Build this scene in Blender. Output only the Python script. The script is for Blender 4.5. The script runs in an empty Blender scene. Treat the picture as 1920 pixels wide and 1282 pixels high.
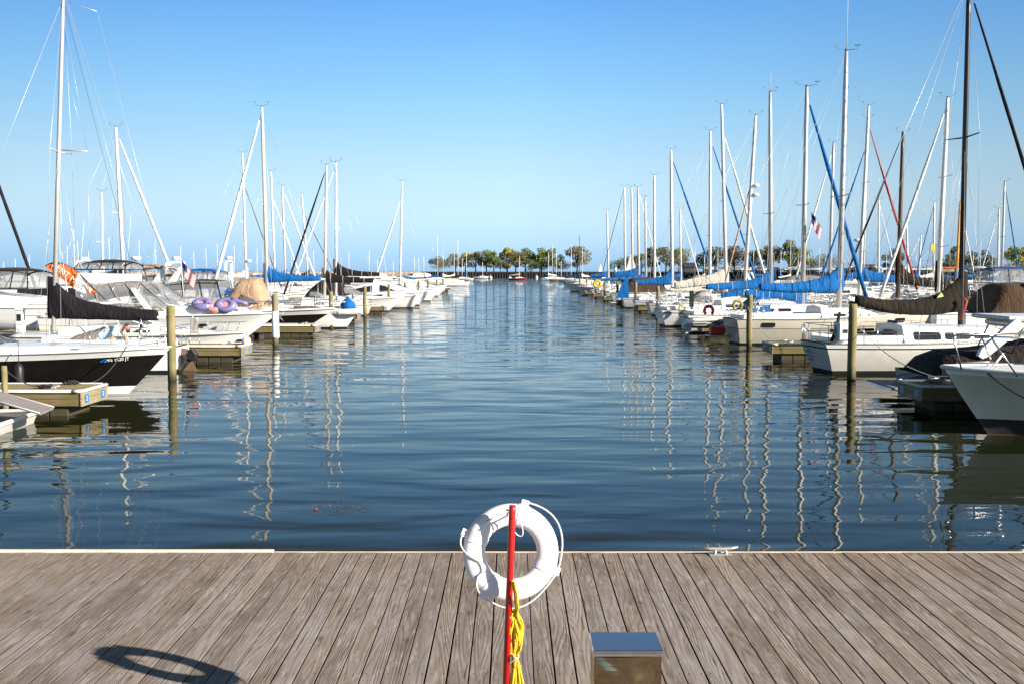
import bpy, bmesh, math, random
from mathutils import Vector, Matrix, noise
R = math.radians
PI = math.pi
random.seed(7)
scene = bpy.context.scene
col = scene.collection

# ------------------------------------------------------------------ camera
F = 1867.0 / 1920.0            # focal length in picture widths (35 mm on full frame)
PITCH = math.atan(133.0 / 1867.0)
CAM = Vector((0.0, 0.0, 3.4))
cam = bpy.data.cameras.new('camera')
cam.sensor_width = 36.0
cam.lens = 36.0 * F
cam.clip_end = 20000.0
cam.clip_start = 0.1
cam_ob = bpy.data.objects.new('camera', cam)
cam_ob.location = CAM
cam_ob.rotation_euler = (PI / 2 - PITCH, 0, 0)
col.objects.link(cam_ob)
scene.camera = cam_ob

# ------------------------------------------------------------------ sky, sun, exposure
SUN_EL, SUN_AZ = R(23.2), R(119.0)       # azimuth clockwise from +Y (straight ahead)
world = bpy.data.worlds.new('World')
scene.world = world
world.use_nodes = True
wn, wl = world.node_tree.nodes, world.node_tree.links
bg = wn['Background']
sky = wn.new('ShaderNodeTexSky')
sky.sky_type = 'NISHITA'
sky.sun_disc = False
sky.sun_elevation = SUN_EL
sky.sun_rotation = SUN_AZ
sky.altitude = 0.0
sky.air_density = 1.0
sky.dust_density = 0.4
sky.ozone_density = 2.0
# real sky colour, graded by height above the horizon (pale band of lake haze, deeper blue overhead)
tc = wn.new('ShaderNodeTexCoord')
sx = wn.new('ShaderNodeSeparateXYZ')
wl.new(tc.outputs['Generated'], sx.inputs[0])
rmp = wn.new('ShaderNodeValToRGB')
wl.new(sx.outputs['Z'], rmp.inputs[0])
SKY_STOPS = [(0.0, (0.769, 1.324, 2.903)), (0.015, (0.794, 1.258, 2.572)), (0.031, (0.969, 1.283, 2.248)), (0.057, (1.269, 1.39, 1.897)), (0.083, (1.397, 1.468, 1.778)), (0.109, (1.452, 1.521, 1.744)), (0.16, (1.312, 1.601, 1.839)), (0.209, (1.131, 1.565, 1.961)), (0.257, (0.915, 1.471, 2.048)), (0.33, (0.77, 0.834, 0.949)), (0.5, (0.532, 0.484, 0.45)), (1.0, (0.521, 0.465, 0.454))]
el = rmp.color_ramp.elements
while len(el) < len(SKY_STOPS):
    el.new(0.5)
for e, (p, c) in zip(el, SKY_STOPS):
    e.position = p
    e.color = (c[0] * 0.362, c[1] * 0.382, c[2] * 0.374, 1)
mx = wn.new('ShaderNodeMix')
mx.data_type = 'RGBA'
mx.blend_type = 'MULTIPLY'
mx.inputs['Factor'].default_value = 1.0
wl.new(sky.outputs[0], mx.inputs['A'])
wl.new(rmp.outputs[0], mx.inputs['B'])
# evens the sky out sideways: a little deeper away from the middle of the lake view
rx = wn.new('ShaderNodeValToRGB')
mr = wn.new('ShaderNodeMapRange')
mr.inputs['From Min'].default_value = -1.0
mr.inputs['From Max'].default_value = 1.0
wl.new(sx.outputs['X'], mr.inputs['Value'])
wl.new(mr.outputs[0], rx.inputs[0])
ex = rx.color_ramp.elements
XS = [(0.0, 0.6), (0.27, 0.66), (0.38, 0.83), (0.5, 1.0), (0.62, 0.96), (0.73, 0.80), (1.0, 0.7)]
while len(ex) < len(XS):
    ex.new(0.5)
for e, (p, c) in zip(ex, XS):
    e.position = p
    e.color = (c, c, c, 1)
my = wn.new('ShaderNodeMix')
my.data_type = 'RGBA'
my.blend_type = 'MULTIPLY'
my.inputs['Factor'].default_value = 1.0
wl.new(mx.outputs['Result'], my.inputs['A'])
wl.new(rx.outputs[0], my.inputs['B'])
wl.new(my.outputs['Result'], bg.inputs['Color'])
bg.inputs['Strength'].default_value = 0.15

sun = bpy.data.lights.new('sun', 'SUN')
sun.energy = 5.0
sun.angle = R(0.5)
sun.color = (1.0, 0.91, 0.78)
sun_ob = bpy.data.objects.new('sun', sun)
sd = Vector((math.sin(SUN_AZ) * math.cos(SUN_EL), math.cos(SUN_AZ) * math.cos(SUN_EL), math.sin(SUN_EL)))
sun_ob.rotation_euler = sd.to_track_quat('Z', 'Y').to_euler()
sun_ob.location = sd * 60
col.objects.link(sun_ob)

scene.view_settings.view_transform = 'Standard'
scene.view_settings.look = 'None'
scene.view_settings.gamma = 1.0
scene.view_settings.use_curve_mapping = False
scene.view_settings.exposure = 0.95
scene.cycles.max_bounces = 8
scene.cycles.transparent_max_bounces = 12

def at(px, py, Y):
    """the point at depth Y (metres ahead) seen at a pixel of the 1920x1282 photograph"""
    a, b = (px - 960.0) / 1867.0, (641.0 - py) / 1867.0
    cp, sp = math.cos(PITCH), math.sin(PITCH)
    d = Vector((a, cp + b * sp, -sp + b * cp))
    return CAM + d * (Y / d.y)

def xat(px, Y): return at(px, 560, Y).x
def zat(py, Y): return at(960, py, Y).z

# ------------------------------------------------------------------ materials
class N:
    """small helper round a material's node tree"""
    def __init__(s, name):
        s.m = bpy.data.materials.new(name)
        s.m.use_nodes = True
        s.t = s.m.node_tree
        s.b = s.t.nodes['Principled BSDF']
    def n(s, kind, **kw):
        x = s.t.nodes.new('ShaderNode' + kind)
        for k, v in kw.items():
            if k.startswith('i_'):
                x.inputs[k[2:].replace('_', ' ')].default_value = v
            else:
                setattr(x, k, v)
        return x
    def l(s, a, b): s.t.links.new(a, b)
    def math(s, op, a, b=None, c=None):
        x = s.n('Math', operation=op)
        for i, v in enumerate((a, b, c)):
            if v is None: continue
            if isinstance(v, (int, float)): x.inputs[i].default_value = v
            else: s.l(v, x.inputs[i])
        return x.outputs[0]
    def ramp(s, fac, stops):
        x = s.n('ValToRGB')
        e = x.color_ramp.elements
        while len(e) < len(stops): e.new(0.5)
        for q, (p, c) in zip(e, stops):
            q.position = p
            q.color = (*c, 1) if len(c) == 3 else c
        s.l(fac, x.inputs[0])
        return x.outputs[0]
    def mix(s, f, a, b, mode='MIX'):
        x = s.n('Mix', data_type='RGBA', blend_type=mode)
        for key, v in (('Factor', f), ('A', a), ('B', b)):
            if isinstance(v, (int, float)): x.inputs[key].default_value = v
            elif isinstance(v, tuple): x.inputs[key].default_value = (*v, 1)[:4]
            else: s.l(v, x.inputs[key])
        return x.outputs['Result']
    def bump(s, h, dist=0.01, strength=1.0, normal=None):
        x = s.n('Bump')
        x.inputs['Strength'].default_value = strength
        x.inputs['Distance'].default_value = dist
        s.l(h, x.inputs['Height'])
        if normal: s.l(normal, x.inputs['Normal'])
        s.l(x.outputs[0], s.b.inputs['Normal'])
        return x.outputs[0]
    def noise(s, vec, scale=5, detail=3, rough=0.5, dist=0.0):
        x = s.n('TexNoise', i_Scale=scale, i_Detail=detail, i_Roughness=rough, i_Distortion=dist)
        if vec: s.l(vec, x.inputs['Vector'])
        return x.outputs['Fac']

def scaled(k, vec, sc):
    x = k.n('VectorMath', operation='MULTIPLY')
    k.l(vec, x.inputs[0])
    x.inputs[1].default_value = sc
    return x.outputs[0]

MATS = {}
def M(name, c=None, rough=0.5, metal=0.0, var=0.12, scale=3.0, bump=0.0, bscale=30.0, coat=0.0, spec=0.5, streak=False, alpha=1.0):
    """a painted / cloth / metal surface with its own unevenness"""
    if name in MATS: return MATS[name]
    k = N(name)
    tcn = k.n('TexCoord').outputs['Object']
    v = scaled(k, tcn, (1, 1, 0.22)) if streak else tcn
    nz = k.noise(v, scale, 4, 0.6)
    lo = tuple(max(0, x * (1 - var)) for x in c)
    hi = tuple(min(1, x * (1 + var * 0.6)) for x in c)
    k.l(k.ramp(nz, [(0.3, lo), (0.7, hi)]), k.b.inputs['Base Color'])
    k.l(k.math('MULTIPLY_ADD', nz, 0.25 * rough, rough * 0.85), k.b.inputs['Roughness'])
    k.b.inputs['Metallic'].default_value = metal
    k.b.inputs['Coat Weight'].default_value = coat
    k.b.inputs['Coat Roughness'].default_value = 0.08
    k.b.inputs['Specular IOR Level'].default_value = spec
    if alpha < 1: k.b.inputs['Alpha'].default_value = alpha
    if bump > 0:
        k.bump(k.noise(tcn, bscale, 3, 0.6), bump)
    MATS[name] = k.m
    return k.m

def cloth(name, c, var=0.15):
    """sun-faded canvas with folds"""
    if name in MATS: return MATS[name]
    k = N(name)
    o = k.n('TexCoord').outputs['Object']
    nz = k.noise(o, 1.7, 4, 0.6)
    k.l(k.ramp(nz, [(0.3, tuple(x * (1 - var) for x in c)), (0.7, tuple(min(1, x * (1 + var)) for x in c))]), k.b.inputs['Base Color'])
    k.b.inputs['Roughness'].default_value = 0.85
    k.b.inputs['Sheen Weight'].default_value = 0.03
    k.b.inputs['Specular IOR Level'].default_value = 0.25
    w = k.noise(scaled(k, o, (2.2, 1.0, 0.8)), 2.2, 3, 0.55, 0.8)
    f = k.noise(o, 60, 2, 0.5)
    k.bump(k.math('MULTIPLY_ADD', f, 0.02, w), 0.09)
    MATS[name] = k.m
    return k.m

def m_water():
    k = N('harbour_water')
    p = k.n('NewGeometry').outputs['Position']
    sp = k.n('SeparateXYZ'); k.l(p, sp.inputs[0])
    y = sp.outputs['Y']
    # long low swell, mid ripples and fine wind ripples; wind picks up with distance from the sheltered dock
    a = k.noise(scaled(k, p, (0.40, 1.1, 1)), 0.9, 1.5, 0.4, 0.3)
    b = k.noise(scaled(k, p, (0.55, 1.7, 1)), 1.5, 2, 0.5, 0.2)
    c = k.noise(scaled(k, p, (0.7, 1.9, 1)), 5.0, 2, 0.5, 0.0)
    far = k.n('MapRange', i_From_Min=24.0, i_From_Max=170.0, i_To_Min=0.0, i_To_Max=1.0)
    k.l(y, far.inputs['Value'])
    patch = k.noise(scaled(k, p, (0.6, 0.25, 1)), 0.06, 2, 0.5)
    pz = k.n('MapRange', i_From_Min=0.35, i_From_Max=0.65, i_To_Min=0.55, i_To_Max=1.2)
    k.l(patch, pz.inputs['Value'])
    fa = k.math('MULTIPLY_ADD', far.outputs[0], 0.030, 0.055)
    fb = k.math('MULTIPLY_ADD', far.outputs[0], 0.036, 0.006)
    fc = k.math('MULTIPLY_ADD', far.outputs[0], 0.015, 0.0001)
    h = k.math('MULTIPLY', a, fa)
    h = k.math('ADD', h, k.math('MULTIPLY', b, fb))
    h = k.math('ADD', h, k.math('MULTIPLY', c, fc))
    h = k.math('MULTIPLY', h, pz.outputs[0])
    # wind chop further out, given as slopes so that it survives the grazing view
    fn = k.n('TexNoise', i_Scale=1.6, i_Detail=3.0, i_Roughness=0.6)
    k.l(scaled(k, p, (0.35, 1.0, 1)), fn.inputs['Vector'])
    ce = k.n('VectorMath', operation='SUBTRACT'); k.l(fn.outputs['Color'], ce.inputs[0]); ce.inputs[1].default_value = (0.5, 0.5, 0.5)
    sl = k.ramp(k.math('DIVIDE', y, 200.0), [(0.09, (0, 0, 0)), (0.17, (0.20, 0.20, 0.20)), (0.3, (0.55, 0.55, 0.55)), (0.8, (1, 1, 1))])
    sc_ = k.n('VectorMath', operation='SCALE'); k.l(scaled(k, ce.outputs[0], (0.3, 1, 0)), sc_.inputs[0])
    k.l(k.math('MULTIPLY', k.math('MULTIPLY', sl, 1.5), pz.outputs[0]), sc_.inputs['Scale'])
    ad = k.n('VectorMath', operation='ADD'); k.l(sc_.outputs[0], ad.inputs[0]); ad.inputs[1].default_value = (0, 0, 1)
    no = k.n('VectorMath', operation='NORMALIZE'); k.l(ad.outputs[0], no.inputs[0])
    k.bump(h, 1.0, 1.0, no.outputs[0])
    k.b.inputs['Base Color'].default_value = (0.014, 0.017, 0.005, 1)
    k.b.inputs['Roughness'].default_value = 0.03
    k.b.inputs['IOR'].default_value = 1.20
    k.b.inputs['Specular Tint'].default_value = (0.95, 0.93, 0.93, 1)
    MATS['harbour_water'] = k.m
    return k.m

def m_deck():
    """weathered planks: each board has its own tone, cathedral grain, knots, nail rows"""
    k = N('weathered_planks')
    p = k.n('NewGeometry').outputs['Position']
    s = k.n('SeparateXYZ'); k.l(p, s.inputs[0])
    bi = k.math('FLOOR', k.math('DIVIDE', s.outputs['X'], PLANK))
    u = k.math('SUBTRACT', k.math('DIVIDE', s.outputs['X'], PLANK), bi)       # 0..1 across the board
    wn_ = k.n('TexWhiteNoise', noise_dimensions='1D'); k.l(bi, wn_.inputs['W'])
    rnd = wn_.outputs['Value']
    sc = k.n('SeparateColor'); k.l(wn_.outputs['Color'], sc.inputs[0])
    r2, r3 = sc.outputs[0], sc.outputs[1]
    cv = k.n('CombineXYZ')
    k.l(k.math('MULTIPLY', s.outputs['X'], 1.0), cv.inputs[0])
    k.l(k.math('MULTIPLY_ADD', s.outputs['Y'], 0.075, k.math('MULTIPLY', rnd, 37.0)), cv.inputs[1])
    k.l(k.math('MULTIPLY', r2, 19.0), cv.inputs[2])
    g = k.noise(cv.outputs[0], 5.5, 2.0, 0.3, 0.15)
    dens = k.math('MULTIPLY_ADD', r3, 110.0, 55.0)
    rings = k.math('MULTIPLY_ADD', k.math('SINE', k.math('MULTIPLY', g, dens)), 0.5, 0.5)
    rings = k.math('POWER', rings, 1.6)
    # fine fibres
    fv = k.n('CombineXYZ')
    k.l(s.outputs['X'], fv.inputs[0]); k.l(k.math('MULTIPLY_ADD', s.outputs['Y'], 0.03, k.math('MULTIPLY', rnd, 9.0)), fv.inputs[1])
    fib = k.noise(fv.outputs[0], 190, 3, 0.7)
    blot = k.noise(scaled(k, p, (3.0, 0.8, 1)), 2.0, 5, 0.65)
    base = k.ramp(rnd, [(0.0, (0.135, 0.096, 0.068)), (0.25, (0.225, 0.165, 0.118)), (0.45, (0.165, 0.122, 0.090)), (0.62, (0.215, 0.175, 0.165)), (0.8, (0.30, 0.235, 0.185)), (1.0, (0.17, 0.122, 0.084))])
    pat = k.n('MapRange', i_From_Min=0.35, i_From_Max=0.65, i_To_Min=0.0, i_To_Max=0.85)
    k.l(k.noise(scaled(k, p, (5.0, 1.1, 1)), 1.6, 3, 0.6), pat.inputs['Value'])
    c = k.mix(k.math('MULTIPLY', rings, pat.outputs[0]), base, (0.085, 0.060, 0.045))
    c = k.mix(k.math('MULTIPLY', k.math('POWER', fib, 2.0), 0.9), c, (0.46, 0.42, 0.385))
    bl = k.n('MapRange', i_From_Min=0.45, i_From_Max=0.72, i_To_Min=0.0, i_To_Max=0.8); k.l(blot, bl.inputs['Value'])
    c = k.mix(bl.outputs[0], c, (0.36, 0.325, 0.315))
    b2 = k.noise(scaled(k, p, (2.0, 0.7, 1)), 1.1, 4, 0.6)
    bd = k.n('MapRange', i_From_Min=0.52, i_From_Max=0.75, i_To_Min=0.0, i_To_Max=0.75); k.l(b2, bd.inputs['Value'])
    c = k.mix(bd.outputs[0], c, (0.13, 0.09, 0.065))
    # browner, wetter ends near the edge of the dock
    ed = k.n('MapRange', i_From_Min=8.2, i_From_Max=9.45, i_To_Min=0.0, i_To_Max=0.5); k.l(s.outputs['Y'], ed.inputs['Value'])
    c = k.mix(k.math('MULTIPLY', ed.outputs[0], blot), c, (0.23, 0.135, 0.065))
    # knots
    kv = k.n('CombineXYZ')
    k.l(k.math('ADD', k.math('MULTIPLY', s.outputs['X'], 4.5), k.math('MULTIPLY', rnd, 5.0)), kv.inputs[0])
    k.l(k.math('MULTIPLY_ADD', s.outputs['Y'], 1.8, k.math('MULTIPLY', r2, 30.0)), kv.inputs[1])
    vo = k.n('TexVoronoi', i_Scale=1.0, i_Randomness=1.0); k.l(kv.outputs[0], vo.inputs['Vector'])
    kn = k.n('MapRange', i_From_Min=0.05, i_From_Max=0.13, i_To_Min=0.75, i_To_Max=0.0); k.l(vo.outputs['Distance'], kn.inputs['Value'])
    c = k.mix(kn.outputs[0], c, (0.12, 0.075, 0.045))
    # pale scuffs and bird marks
    sf = k.noise(scaled(k, p, (14.0, 2.2, 1)), 1.3, 5, 0.75)
    sm = k.n('MapRange', i_From_Min=0.54, i_From_Max=0.68, i_To_Min=0.0, i_To_Max=0.75); k.l(sf, sm.inputs['Value'])
    c = k.mix(sm.outputs[0], c, (0.46, 0.405, 0.375))
    cr = k.noise(scaled(k, p, (60.0, 1.6, 1)), 1.0, 3, 0.6)
    cm = k.n('MapRange', i_From_Min=0.62, i_From_Max=0.69, i_To_Min=0.0, i_To_Max=0.8); k.l(cr, cm.inputs['Value'])
    c = k.mix(cm.outputs[0], c, (0.045, 0.032, 0.026))
    # orange lichen spots close to the edge
    li = k.noise(p, 9.0, 3, 0.6)
    lm = k.n('MapRange', i_From_Min=0.69, i_From_Max=0.72, i_To_Min=0.0, i_To_Max=0.8); k.l(li, lm.inputs['Value'])
    le = k.n('MapRange', i_From_Min=8.3, i_From_Max=8.9, i_To_Min=0.0, i_To_Max=1.0); k.l(s.outputs['Y'], le.inputs['Value'])
    c = k.mix(k.math('MULTIPLY', lm.outputs[0], le.outputs[0]), c, (0.45, 0.25, 0.03))
    # nail heads: two per board on joists 0.61 m apart
    jy = k.math('ABSOLUTE', k.math('SUBTRACT', k.math('FRACT', k.math('DIVIDE', s.outputs['Y'], 0.87)), 0.5))
    nx = k.math('ABSOLUTE', k.math('SUBTRACT', k.math('ABSOLUTE', k.math('SUBTRACT', u, 0.5)), 0.29))
    dn = k.math('SQRT', k.math('ADD', k.math('POWER', k.math('MULTIPLY', jy, 0.87), 2.0), k.math('POWER', k.math('MULTIPLY', nx, PLANK), 2.0)))
    nm = k.n('MapRange', i_From_Min=0.0055, i_From_Max=0.0095, i_To_Min=0.9, i_To_Max=0.0); k.l(dn, nm.inputs['Value'])
    c = k.mix(k.math('MULTIPLY', nm.outputs[0], 0.75), c, (0.06, 0.05, 0.045))
    k.l(c, k.b.inputs['Base Color'])
    k.b.inputs['Roughness'].default_value = 0.72
    k.b.inputs['Specular IOR Level'].default_value = 0.3
    h = k.math('SUBTRACT', k.math('MULTIPLY', fib, 0.5), k.math('MULTIPLY', rings, 0.6))
    h = k.math('SUBTRACT', h, k.math('MULTIPLY', nm.outputs[0], 1.0))
    k.bump(h, 0.0022)
    MATS['weathered_planks'] = k.m
    return k.m

def m_wet_wood(name, dry, moss, z0, z1, streak=(6, 6, 0.6)):
    """timber that turns green and dark towards the waterline (growth, not shade)"""
    k = N(name)
    p = k.n('NewGeometry').outputs['Position']
    s = k.n('SeparateXYZ'); k.l(p, s.inputs[0])
    n1 = k.noise(scaled(k, p, streak), 3.0, 4, 0.65)
    n2 = k.noise(p, 1.3, 3, 0.6)
    c = k.ramp(n1, [(0.25, tuple(x * 0.55 for x in dry)), (0.55, dry), (0.8, tuple(min(1, x * 1.35) for x in dry))])
    mm = k.n('MapRange', i_From_Min=0.38, i_From_Max=0.62, i_To_Min=0.05, i_To_Max=0.9); k.l(n2, mm.inputs['Value'])
    c = k.mix(mm.outputs[0], c, moss)
    zz = k.n('MapRange', i_From_Min=z0, i_From_Max=z1, i_To_Min=0.92, i_To_Max=0.0)
    k.l(k.math('MULTIPLY_ADD', n1, 0.2, s.outputs['Z']), zz.inputs['Value'])
    c = k.mix(zz.outputs[0], c, (0.02, 0.022, 0.012))
    k.l(c, k.b.inputs['Base Color'])
    k.b.inputs['Roughness'].default_value = 0.8
    k.bump(n1, 0.01)
    MATS[name] = k.m
    return k.m

# ------------------------------------------------------------------ mesh builder
class MB:
    def __init__(s): s.v, s.f, s.mi, s.sm = [], [], [], []
    def add(s, vs, fs, mi=0, smooth=False):
        o = len(s.v)
        s.v += [tuple(x) for x in vs]
        for i, q in enumerate(fs):
            s.f.append(tuple(o + j for j in q))
            s.mi.append(mi[i] if isinstance(mi, list) else mi)
            s.sm.append(smooth)
        return s
    def box(s, x0, x1, y0, y1, z0, z1, mi=0, bev=0.0):
        x0, x1 = min(x0, x1), max(x0, x1); y0, y1 = min(y0, y1), max(y0, y1); z0, z1 = min(z0, z1), max(z0, z1)
        if bev > 0:
            b = min(bev, (x1 - x0) / 2.2, (y1 - y0) / 2.2, (z1 - z0) / 2.2)
            vs = []
            for (z, i) in ((z0, b), (z0 + b, 0), (z1 - b, 0), (z1, b)):
                X0, X1, Y0, Y1 = x0 + i, x1 - i, y0 + i, y1 - i
                c = b * 0.6 if i == 0 else 0
                for q in ((X0 + c, Y0), (X1 - c, Y0), (X1, Y0 + c), (X1, Y1 - c), (X1 - c, Y1), (X0 + c, Y1), (X0, Y1 - c), (X0, Y0 + c)):
                    vs.append((q[0], q[1], z))
            fs = [tuple(range(7, -1, -1)), tuple(range(24, 32))]
            for r in range(3):
                for i in range(8):
                    j = (i + 1) % 8
                    fs.append((r * 8 + i, r * 8 + j, r * 8 + 8 + j, r * 8 + 8 + i))
            return s.add(vs, fs, mi)
        vs = [(x, y, z) for z in (z0, z1) for (x, y) in ((x0, y0), (x1, y0), (x1, y1), (x0, y1))]
        return s.add(vs, [(3, 2, 1, 0), (4, 5, 6, 7), (0, 1, 5, 4), (1, 2, 6, 5), (2, 3, 7, 6), (3, 0, 4, 7)], mi)
    def tube(s, pts, r, n=8, mi=0, closed=False, caps=True, smooth=True, squash=None):
        pts = [Vector(p) for p in pts]
        m = len(pts)
        rs = r if isinstance(r, (list, tuple)) else [r] * m
        vs, fs = [], []
        up = None
        for i, p in enumerate(pts):
            a = pts[(i - 1) % m] if (i > 0 or closed) else p
            b = pts[(i + 1) % m] if (i < m - 1 or closed) else p
            d = (b - a)
            d = d.normalized() if d.length > 1e-9 else Vector((0, 0, 1))
            if up is None:
                up = Vector((0, 0, 1)) if abs(d.z) < 0.9 else Vector((1, 0, 0))
            sd_ = d.cross(up)
            if sd_.length < 1e-6: sd_ = d.cross(Vector((0.3, 1, 0.2)))
            sd_.normalize()
            up = sd_.cross(d).normalized()
            for j in range(n):
                t = 2 * PI * j / n
                q1, q2 = (squash if squash else (1, 1))
                vs.append(p + sd_ * math.cos(t) * rs[i] * q1 + up * math.sin(t) * rs[i] * q2)
        rng = m if closed else m - 1
        for i in range(rng):
            for j in range(n):
                k2 = (j + 1) % n
                i2 = (i + 1) % m
                fs.append((i * n + j, i * n + k2, i2 * n + k2, i2 * n + j))
        s.add(vs, fs, mi, smooth)
        if caps and not closed:
            s.add(vs[:n], [tuple(range(n - 1, -1, -1))], mi)
            s.add(vs[-n:], [tuple(range(n))], mi)
        return s
    def lathe(s, prof, c=(0, 0, 0), n=16, mi=0, smooth=True):
        vs, fs = [], []
        for (r, z) in prof:
            for j in range(n):
                t = 2 * PI * j / n
                vs.append((c[0] + r * math.cos(t), c[1] + r * math.sin(t), c[2] + z))
        for i in range(len(prof) - 1):
            for j in range(n):
                k2 = (j + 1) % n
                fs.append((i * n + j, i * n + k2, (i + 1) * n + k2, (i + 1) * n + j))
        s.add(vs, fs, mi, smooth)
        for i, rev in ((0, True), (len(prof) - 1, False)):
            if prof[i][0] > 1e-4:
                q = list(range(i * n, i * n + n))
                s.add(vs[i * n:i * n + n], [tuple(range(n - 1, -1, -1)) if rev else tuple(range(n))], mi)
        return s
    def loft(s, secs, mi=0, closed=False, smooth=True, caps=False, capmi=None):
        """secs: rows of points; mi may be a list, one per band along the section"""
        n, m = len(secs[0]), len(secs)
        vs = [p for sec in secs for p in sec]
        fs, ms = [], []
        nn = n if closed else n - 1
        for i in range(m - 1):
            for j in range(nn):
                k2 = (j + 1) % n
                fs.append((i * n + j, i * n + k2, (i + 1) * n + k2, (i + 1) * n + j))
                ms.append(mi[j] if isinstance(mi, (list, tuple)) else mi)
        s.add(vs, fs, ms, smooth)
        if caps:
            cm = capmi if capmi is not None else (mi if isinstance(mi, int) else mi[0])
            s.add(secs[0], [tuple(range(n - 1, -1, -1))], cm)
            s.add(secs[-1], [tuple(range(n))], cm)
        return s
    def quad(s, a, b, c, d, mi=0): return s.add([a, b, c, d], [(0, 1, 2, 3)], mi)
    def slab(s, poly, off, mi=0):
        """a polygon given thickness along the vector off"""
        n = len(poly); off = Vector(off)
        a = [Vector(p) - off / 2 for p in poly]; b = [Vector(p) + off / 2 for p in poly]
        fs = [tuple(range(n - 1, -1, -1)), tuple(range(n, 2 * n))] + [(i, (i + 1) % n, n + (i + 1) % n, n + i) for i in range(n)]
        return s.add(a + b, fs, mi)
    def build(s, name, mats, parent=None, mod=None, fix=True):
        me = bpy.data.meshes.new(name)
        me.from_pydata(s.v, [], s.f)
        for m in (mats if isinstance(mats, (list, tuple)) else [mats]):
            me.materials.append(m)
        me.polygons.foreach_set('material_index', s.mi)
        me.polygons.foreach_set('use_smooth', s.sm)
        if fix:
            bm = bmesh.new(); bm.from_mesh(me)
            bmesh.ops.remove_doubles(bm, verts=bm.verts, dist=1e-5)
            bmesh.ops.recalc_face_normals(bm, faces=bm.faces)
            bm.to_mesh(me); bm.free()
        me.update()
        o = bpy.data.objects.new(name, me)
        col.objects.link(o)
        if parent: o.parent = parent
        return o

def tag(o, label=None, cat=None, group=None, kind=None):
    if label: o['label'] = label
    if cat: o['category'] = cat
    if group: o['group'] = group
    if kind: o['kind'] = kind
    return o

def empty(name, loc, rz=0.0, label=None, cat=None, group=None):
    o = bpy.data.objects.new(name, None)
    o.location = loc; o.rotation_euler = (0, 0, rz)
    o.empty_display_size = 0.2
    col.objects.link(o)
    return tag(o, label, cat, group)

def copy_tree(o, parent=None):
    c = o.copy(); col.objects.link(c)
    if parent: c.parent = parent
    for ch in list(o.children): copy_tree(ch, c)
    return c

def text_part(name, s_, size, mat, parent, mtx, thick=0.002, label=None, shear=0.0, sx=1.0):
    cu = bpy.data.curves.new('lettering', 'FONT')
    cu.body = s_; cu.size = size; cu.extrude = thick; cu.align_x = 'CENTER'; cu.align_y = 'CENTER'; cu.shear = shear
    cu.resolution_u = 3
    t = bpy.data.objects.new('lettering', cu)
    col.objects.link(t)
    bpy.context.view_layer.update()
    me = bpy.data.meshes.new_from_object(t.evaluated_get(bpy.context.evaluated_depsgraph_get()))
    bpy.data.objects.remove(t); bpy.data.curves.remove(cu)
    me.materials.clear(); me.materials.append(mat)
    me.transform(Matrix.Diagonal((sx, 1, 1, 1)))
    me.transform(mtx)
    o = bpy.data.objects.new(name, me)
    col.objects.link(o)
    if parent: o.parent = parent
    if label: o['label'] = label
    return o

def basis(o, xd, yd):
    """matrix whose local x runs along xd, y along yd, placed at o"""
    xd = Vector(xd).normalized(); yd = Vector(yd); yd = (yd - xd * yd.dot(xd)).normalized(); zd = xd.cross(yd)
    m = Matrix((xd, yd, zd)).transposed().to_4x4()
    m.translation = Vector(o)
    return m

def smooth01(t):
    t = max(0.0, min(1.0, t)); return t * t * (3 - 2 * t)
# ------------------------------------------------------------------ water and the boardwalk
PLANK = 0.1445
DECK_Z, EDGE_Y = 0.70, 9.42
white = M('white_gelcoat', (0.86, 0.85, 0.83), 0.22, var=0.06, coat=0.3)
offwhite = M('offwhite_gelcoat', (0.72, 0.70, 0.65), 0.3, var=0.08, coat=0.2)
cream = M('cream_gelcoat', (0.62, 0.56, 0.46), 0.35, var=0.08, coat=0.2)
greyhull = M('grey_gelcoat', (0.50, 0.49, 0.45), 0.35, var=0.08, coat=0.2)
nonskid = M('nonskid_deck', (0.62, 0.61, 0.57), 0.6, var=0.1, scale=6)
black = M('black_gelcoat', (0.012, 0.010, 0.010), 0.12, var=0.2, coat=0.6)
blackp = M('black_plastic', (0.02, 0.02, 0.022), 0.45, var=0.3)
navy = M('navy_gelcoat', (0.012, 0.018, 0.045), 0.18, coat=0.5)
steel = M('stainless_rail', (0.75, 0.75, 0.76), 0.22, 1.0)
alu = M('anodised_mast', (0.58, 0.57, 0.55), 0.38, 0.35, var=0.1, streak=True)
wmast = M('white_mast_paint', (0.78, 0.77, 0.74), 0.35, streak=True)
tmast = M('buff_mast_paint', (0.64, 0.55, 0.45), 0.45, streak=True)
dmast = M('black_mast_anodising', (0.035, 0.03, 0.03), 0.35, 0.3)
bmast = M('brown_mast_paint', (0.10, 0.055, 0.03), 0.45)
omast = M('orange_mast_paint', (0.75, 0.34, 0.03), 0.4)
wire = M('rigging_wire', (0.55, 0.56, 0.58), 0.35, 0.4)
dwire = M('dark_rigging', (0.10, 0.12, 0.14), 0.5)
glass = M('dark_cabin_glass', (0.02, 0.025, 0.03), 0.08, var=0.3, coat=0.5)
clear = M('clear_vinyl_window', (0.45, 0.47, 0.50), 0.12, var=0.25, alpha=0.42)
tintglass = M('tinted_windshield', (0.08, 0.12, 0.15), 0.06, alpha=0.62)
c_black = cloth('black_canvas', (0.012, 0.009, 0.012))
c_blue = cloth('blue_canvas', (0.002, 0.118, 0.38))
c_dblue = cloth('deep_blue_canvas', (0.008, 0.055, 0.20))
c_brown = cloth('dark_brown_canvas', (0.013, 0.009, 0.005))
c_cocoa = cloth('cocoa_canvas', (0.075, 0.043, 0.024))
c_tan = cloth('tan_canvas', (0.42, 0.28, 0.185))
c_grey = cloth('grey_canvas', (0.27, 0.245, 0.225))
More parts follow.
